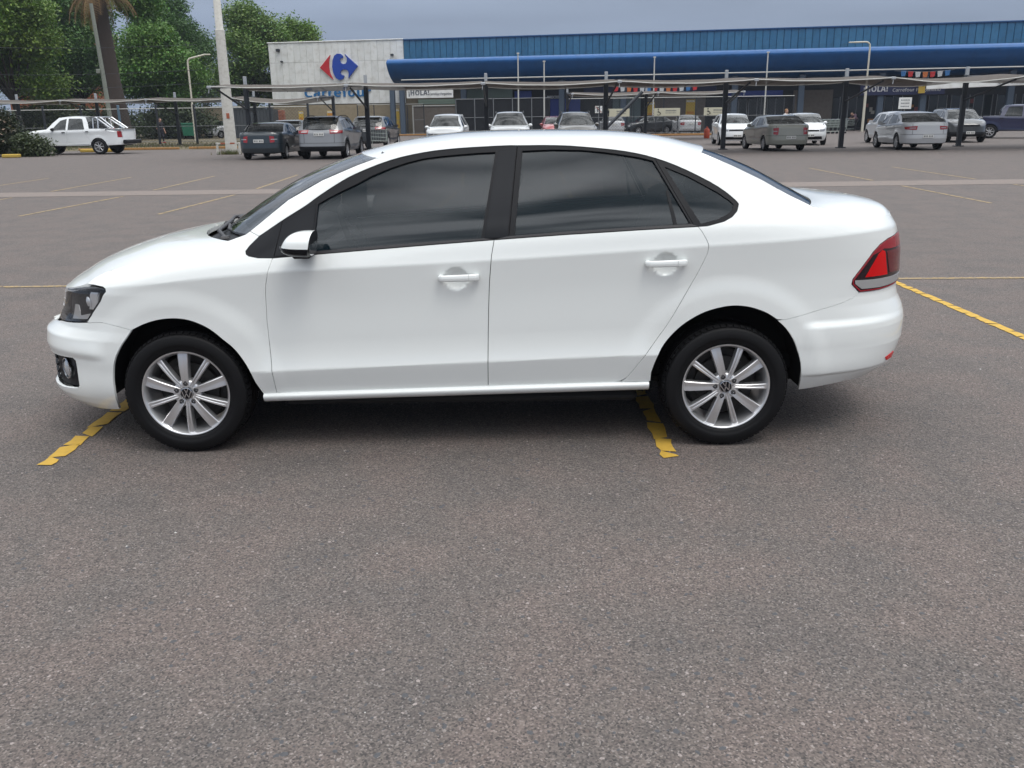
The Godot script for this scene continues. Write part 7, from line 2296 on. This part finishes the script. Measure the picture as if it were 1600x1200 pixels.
func greenery() -> void:
	tree(Vector3(-39.5, 0, -76), 13.5, 9.5, 3.0, 4500, 101, Color(0.159, 0.255, 0.047), "yellow green tree at the left edge of the picture")
	tree(Vector3(-42.0, 0, -92), 15.0, 11.0, 3.4, 4500, 102, Color(0.068, 0.151, 0.035), "dark green tree between the left edge and the palm trunk")
	tree(Vector3(-31.4, 0, -86), 13.2, 9.0, 2.6, 5250, 103, Color(0.102, 0.220, 0.040), "mid green tree just right of the palm trunk")
	tree(Vector3(-26.6, 0, -98), 12.8, 9.0, 2.6, 4500, 104, Color(0.137, 0.233, 0.059), "pale green tree behind the big white pole")
	tree(Vector3(-22.6, 0, -104), 12.4, 7.0, 2.4, 3250, 105, Color(0.160, 0.269, 0.055), "light green tree touching the white end wall")
	tree(Vector3(-36.5, 0, -102), 14.5, 10.0, 3.0, 3750, 106, Color(0.059, 0.133, 0.032), "dark tree behind the palm and the mid green tree")
	tree(Vector3(-50.0, 0, -104), 15.5, 11.0, 3.0, 3250, 107, Color(0.073, 0.147, 0.035), "dark tree far back behind the yellow green one")
	tree(Vector3(-30.0, 0, -142), 13.2, 9.0, 3.0, 2000, 108, Color(0.102, 0.160, 0.059), "distant tree top showing above the white wall")
	tree(Vector3(-19.0, 0, -146), 12.6, 10.0, 3.0, 1750, 109, Color(0.102, 0.147, 0.059), "low distant tree top right above the white wall corner")
	tree(Vector3(-45.0, 0, -70), 12.0, 8.0, 2.5, 2750, 110, Color(0.137, 0.208, 0.040), "tree standing partly beyond the left edge of the picture")
	tree(Vector3(-52.0, 0, -84), 13.0, 10.0, 2.6, 2750, 111, Color(0.094, 0.159, 0.040), "green tree far left, beyond the edge of the picture")
	tree(Vector3(-58.0, 0, -118), 14.0, 13.0, 1.5, 2750, 112, Color(0.060, 0.115, 0.034), "dense dark tree filling the gap behind the left trees")
	tree(Vector3(-42.0, 0, -124), 13.0, 13.0, 1.0, 2750, 113, Color(0.060, 0.115, 0.034), "dense low tree behind the palm, farthest of the left trees")
	palm(Vector3(-30.6, 0, -74))
	var where := ["left edge", "utility pole", "palm trunk", "pickup roll bar", "rubbish bin", "grey shed", "left edge, farther back", "yellow green tree"]
	for k in 8:
		var c := Vector3([-43.0, -38.5, -34.5, -29.0, -32.5, -25.5, -47.5, -41.0][k], 0, [-72.0, -78.0, -80.0, -83.0, -90.0, -93.0, -80.0, -84.0][k])
		var bt := thing("wild_bush", c, 0.0, "dark bush under the trees beyond the fence, near the %s" % where[k], "bush", "bushes under the trees")
		var sb := MB.new(); sb.tube([Vector3.ZERO, Vector3(0.1, 1.2, 0)], [0.06, 0.02], 6); part("stem", sb, M.bark, bt)
		crown(bt, [[Vector3(0, 1.5, 0), Vector3(2.4, 1.5, 1.6)], [Vector3(1.6, 1.1, 0.3), Vector3(1.8, 1.2, 1.4)], [Vector3(-1.7, 1.2, 0), Vector3(1.8, 1.4, 1.4)]], 700, 130 + k, Color(0.045, 0.070, 0.026), "foliage")
	# shrub beside the pickup and its smaller neighbour
	clump_size = 0.12
	var t := thing("flowering_shrub", Vector3(-24.5, 0, -44.4), 0.0, "dark shrub with faded pale blooms at the left edge", "shrub")
	var b := MB.new()
	for i in 9:
		var a := i * 0.7
		b.tube([Vector3(0, 0, 0), Vector3(cos(a) * 0.4, 0.9, sin(a) * 0.3), Vector3(cos(a) * 0.9, 1.9, sin(a) * 0.6)], [0.035, 0.022, 0.008], 5)
	part("stem", b, M.bark, t)
	crown(t, [[Vector3(-0.3, 1.5, 0), Vector3(1.2, 0.9, 0.9)], [Vector3(0.3, 0.7, 0.1), Vector3(1.2, 0.75, 0.9)], [Vector3(-1.2, 0.9, 0), Vector3(1.1, 1.0, 0.9)], [Vector3(0.5, 1.2, 0), Vector3(0.6, 0.7, 0.6)]], 1700, 120, Color(0.030, 0.042, 0.020), "foliage")
	crown(t, [[Vector3(-0.2, 1.8, 0.3), Vector3(0.9, 0.7, 0.7)], [Vector3(0.3, 1.2, 0.5), Vector3(0.7, 0.7, 0.5)]], 70, 121, Color(0.30, 0.25, 0.19), "blooms")
	t = thing("low_shrub", Vector3(-22.3, 0, -43.9), 0.0, "low green bush before the front wheel of the pickup", "shrub")
	b = MB.new(); b.tube([Vector3.ZERO, Vector3(0, 0.5, 0)], [0.03, 0.01], 5); part("stem", b, M.bark, t)
	crown(t, [[Vector3(0, 0.40, 0), Vector3(0.55, 0.42, 0.45)], [Vector3(-0.5, 0.5, 0), Vector3(0.5, 0.5, 0.45)]], 420, 122, Color(0.050, 0.075, 0.030), "foliage")

# ---------------------------------------------------------------- people
func body(bones: Array, cell: float, extra: MB, extra_col: Array) -> ArrayMesh:
	# bones: [a, b, ra, rb, colour]; blended tapered capsules meshed as surface nets
	var lo := Vector3(1e9, 1e9, 1e9); var hi := -lo
	for q in bones:
		for e in [[q[0], q[2]], [q[1], q[3]]]:
			lo = lo.min(e[0] - Vector3.ONE * (e[1] + cell * 2)); hi = hi.max(e[0] + Vector3.ONE * (e[1] + cell * 2))
	var n := Vector3i(((hi - lo) / cell).ceil()) + Vector3i.ONE
	var val := PackedFloat32Array(); val.resize(n.x * n.y * n.z)
	var field := func(p: Vector3) -> float:
		var s := 0.0
		for q in bones:
			var ab: Vector3 = q[1] - q[0]
			var t := clampf((p - q[0]).dot(ab) / maxf(ab.length_squared(), 1e-8), 0, 1)
			s += exp(-38.0 * (p.distance_to(q[0] + ab * t) - lerpf(q[2], q[3], t)))
		return -log(maxf(s, 1e-20)) / 38.0
	for z in n.z:
		for y in n.y:
			for x in n.x: val[(z * n.y + y) * n.x + x] = field.call(lo + Vector3(x, y, z) * cell)
	var st := SurfaceTool.new()
	st.begin(Mesh.PRIMITIVE_TRIANGLES)
	var idx := {}
	var cnt := 0
	for z in n.z - 1:
		for y in n.y - 1:
			for x in n.x - 1:
				var sum := Vector3.ZERO; var m := 0; var neg := 0
				var c := []
				for k in 8: c.append(val[((z + (k >> 2)) * n.y + y + ((k >> 1) & 1)) * n.x + x + (k & 1)])
				for k in 8: neg += 1 if c[k] < 0.0 else 0
				if neg == 0 or neg == 8: continue
				for k in 8:
					for ax in [1, 2, 4]:
						if k & ax: continue
						var d: float = c[k]; var e: float = c[k | ax]
						if (d < 0.0) == (e < 0.0): continue
						var f := d / (d - e)
						var p := Vector3(k & 1, (k >> 1) & 1, k >> 2)
						p += (Vector3.RIGHT if ax == 1 else Vector3.UP if ax == 2 else Vector3.BACK) * f
						sum += p; m += 1
				var pos := lo + (Vector3(x, y, z) + sum / m) * cell
				var e2 := cell * 0.5
				var nn := Vector3(field.call(pos + Vector3(e2, 0, 0)) - field.call(pos - Vector3(e2, 0, 0)), field.call(pos + Vector3(0, e2, 0)) - field.call(pos - Vector3(0, e2, 0)), field.call(pos + Vector3(0, 0, e2)) - field.call(pos - Vector3(0, 0, e2))).normalized()
				var best := 1e9; var col := Color.WHITE
				for q in bones:
					var ab: Vector3 = q[1] - q[0]
					var t := clampf((pos - q[0]).dot(ab) / maxf(ab.length_squared(), 1e-8), 0, 1)
					var dd: float = pos.distance_to(q[0] + ab * t) - lerpf(q[2], q[3], t)
					if dd < best:
						best = dd; col = q[4]
				st.set_normal(nn); st.set_color(col); st.add_vertex(pos)
				idx[Vector3i(x, y, z)] = cnt; cnt += 1
	for key in idx.keys():
		var k: Vector3i = key
		for ax in 3:
			var o := Vector3i.ZERO; o[ax] = 1
			var u := Vector3i.ZERO; u[(ax + 1) % 3] = 1
			var w := Vector3i.ZERO; w[(ax + 2) % 3] = 1
			var a := val[(k.z * n.y + k.y) * n.x + k.x]; var q: Vector3i = k + o
			var b := val[(q.z * n.y + q.y) * n.x + q.x]
			if (a < 0.0) == (b < 0.0): continue
			if not (idx.has(k - u) and idx.has(k - w) and idx.has(k - u - w)): continue
			var i0: int = idx[k]; var i1: int = idx[k - u]; var i2: int = idx[k - u - w]; var i3: int = idx[k - w]
			if a < 0.0:
				for i in [i0, i2, i1, i0, i3, i2]: st.add_index(i)
			else:
				for i in [i0, i1, i2, i0, i2, i3]: st.add_index(i)
	for i in extra.v.size():
		st.set_normal(extra.n[i]); st.set_color(extra_col[i]); st.add_vertex(extra.v[i])
	for i in extra.ix: st.add_index(cnt + i)
	st.set_material(M.cloth)
	return st.commit()

func fingers(b: MB, cols: Array, wrist: Vector3, along: Vector3, side: Vector3, skin: Color) -> void:
	for k in 5:
		var off := side * (0.018 * (k - 2.0)) if k < 4 else side * -0.04
		var l: float = [0.065, 0.075, 0.07, 0.055, 0.05][k]
		var d := along if k < 4 else (along + side * -0.7).normalized()
		var start := wrist + off * 0.8 + along * (0.05 if k < 4 else 0.0)
		var bend := along.cross(side) * 0.02
		b.tube([start, start + d * l * 0.5 + bend * 0.3, start + d * l + bend], [0.010, 0.009, 0.007], 5)
	while cols.size() < b.v.size(): cols.append(skin)

func person(at: Vector3, turn: float, label: String, pose: String, top: Color, legs: Color, shoe: Color, hair: Color) -> void:
	var t := thing("person", at, turn, label, "person")
	var skin := Color(0.36, 0.21, 0.15)
	var bn := []
	# faces +z; hip height 0.9
	var hip := Vector3(0, 0.92, 0); var chest := Vector3(0, 1.30, 0.02); var neck := Vector3(0, 1.47, 0.02); var head := Vector3(0, 1.60, 0.045)
	var hand_l := Vector3(0.27, 0.80, 0.10); var hand_r := Vector3(-0.27, 0.80, 0.10); var el_l := Vector3(0.25, 1.06, -0.02); var el_r := Vector3(-0.25, 1.06, -0.02)
	if pose == "bend":
		hip = Vector3(0, 0.90, -0.12); chest = Vector3(0, 1.20, 0.22); neck = Vector3(0, 1.30, 0.36); head = Vector3(0, 1.36, 0.48)
		el_l = Vector3(0.24, 1.02, 0.38); el_r = Vector3(-0.24, 1.02, 0.38); hand_l = Vector3(0.16, 0.98, 0.62); hand_r = Vector3(-0.16, 0.98, 0.62)
	var sh := (neck - chest).normalized()
	bn.append([hip + Vector3(0.07, 0, 0), hip - Vector3(0.07, 0, 0), 0.13, 0.13, legs])
	bn.append([hip + (chest - hip) * 0.15, chest, 0.125, 0.145, top])
	bn.append([chest + Vector3(0.12, 0.06, 0), chest + Vector3(-0.12, 0.06, 0), 0.095, 0.095, top])
	bn.append([chest + sh * 0.1, neck, 0.07, 0.052, skin])
	bn.append([neck, head, 0.055, 0.075, skin])
	bn.append([head + Vector3(0, 0.055, -0.01), head + Vector3(0, -0.03, 0.015), 0.092, 0.075, skin])
	bn.append([head + Vector3(0, 0.01, 0.085), head + Vector3(0, -0.015, 0.102), 0.012, 0.016, skin])
	for s in [1.0, -1.0]:
		var el := el_l if s > 0 else el_r; var hd := hand_l if s > 0 else hand_r
		bn.append([chest + Vector3(0.175 * s, 0.075, 0), el, 0.062, 0.045, top])
		bn.append([el, hd, 0.044, 0.030, skin])
		bn.append([hd, hd + (hd - el).normalized() * 0.05, 0.034, 0.036, skin])
		var fx: float = 0.09 * s; var fz: float = 0.10 * s if pose == "stand" else 0.05 * s
		bn.append([hip + Vector3(0.085 * s, -0.04, 0), Vector3(fx, 0.50, fz * 0.6 + 0.03), 0.092, 0.068, legs])
		bn.append([Vector3(fx, 0.50, fz * 0.6 + 0.03), Vector3(fx, 0.10, fz - 0.02), 0.064, 0.045, legs])
		bn.append([Vector3(fx, 0.055, fz - 0.03), Vector3(fx * 1.15, 0.045, fz + 0.16), 0.052, 0.042, shoe])
	var ex := MB.new(); var cols := []
	for s in [1.0, -1.0]:
		var el := el_l if s > 0 else el_r; var hd := hand_l if s > 0 else hand_r
		var d := (hd - el).normalized()
		fingers(ex, cols, hd + d * 0.03, d, Vector3(0, 0, 1).cross(d).normalized() * s, skin)
		ex.lathe([Vector2(0.0, -0.012), Vector2(0.022, -0.006), Vector2(0.028, 0.004), Vector2(0.012, 0.010), Vector2(0.0, 0.010)], 10, head + Vector3(0.088 * s, 0.01, -0.01), Vector3(s, 0, 0))
		while cols.size() < ex.v.size(): cols.append(skin)
		ex.lathe([Vector2(0.011, 0.0), Vector2(0.007, 0.006), Vector2(0, 0.008)], 8, head + Vector3(0.033 * s, 0.025, 0.076), Vector3.BACK)
		while cols.size() < ex.v.size(): cols.append(Color(0.02, 0.015, 0.012))
	ex.cbox(head + Vector3(0, -0.048, 0.083), Vector3(0.045, 0.010, 0.012), 0.003)
	while cols.size() < ex.v.size(): cols.append(Color(0.24, 0.09, 0.075))
	inst("body", body(bn, 0.026, ex, cols), t)
	var hb := MB.new()
	var rows := []
	for i in 9:
		var ring := []
		var ph := PI * 0.62 * i / 8.0
		for j in 19:
			var a := TAU * j / 18.0
			var cut := 1.0 if cos(a) < 0.35 else 0.62
			var p := ph * cut
			ring.append(head + Vector3(0, 0.058, -0.012) + Vector3(sin(p) * sin(a) * 0.102, cos(p) * 0.105, sin(p) * cos(a) * 0.108))
		rows.append(ring)
	var q := MB.new(); q.grid(rows)
	var hc := head + Vector3(0, 0.04, -0.01)
	hb.append(outward(q, func(_q): return hc))
	part("hair", hb, mat(Color(hair.r, hair.g, hair.b).linear_to_srgb(), 0.6), t)

func people() -> void:
	person(Vector3(29.25, 0, -78.6), -1.1, "person in a mauve top and dark trousers bending over a trolley", "bend", Color(0.13, 0.085, 0.11), Color(0.018, 0.018, 0.022), Color(0.02, 0.02, 0.02), Color(0.03, 0.02, 0.015))
	person(Vector3(17.1, 0, -57.6), 0.6, "fair haired person in white standing behind the white hatchback", "stand", Color(0.55, 0.55, 0.56), Color(0.05, 0.06, 0.10), Color(0.05, 0.05, 0.05), Color(0.26, 0.13, 0.045))
	person(Vector3(-25.0, 0, -67.0), 0.9, "person in dark clothes and red shoes walking behind the fence", "stand", Color(0.014, 0.015, 0.022), Color(0.014, 0.015, 0.024), Color(0.35, 0.03, 0.03), Color(0.03, 0.02, 0.015))

func _ready() -> void:
	rng.seed = 7
	make_materials()
	set_view()
	ground()
	store()
	shade_sails()
	street_things()
	greenery()
	main_car()
	all_parked_cars()
	people()
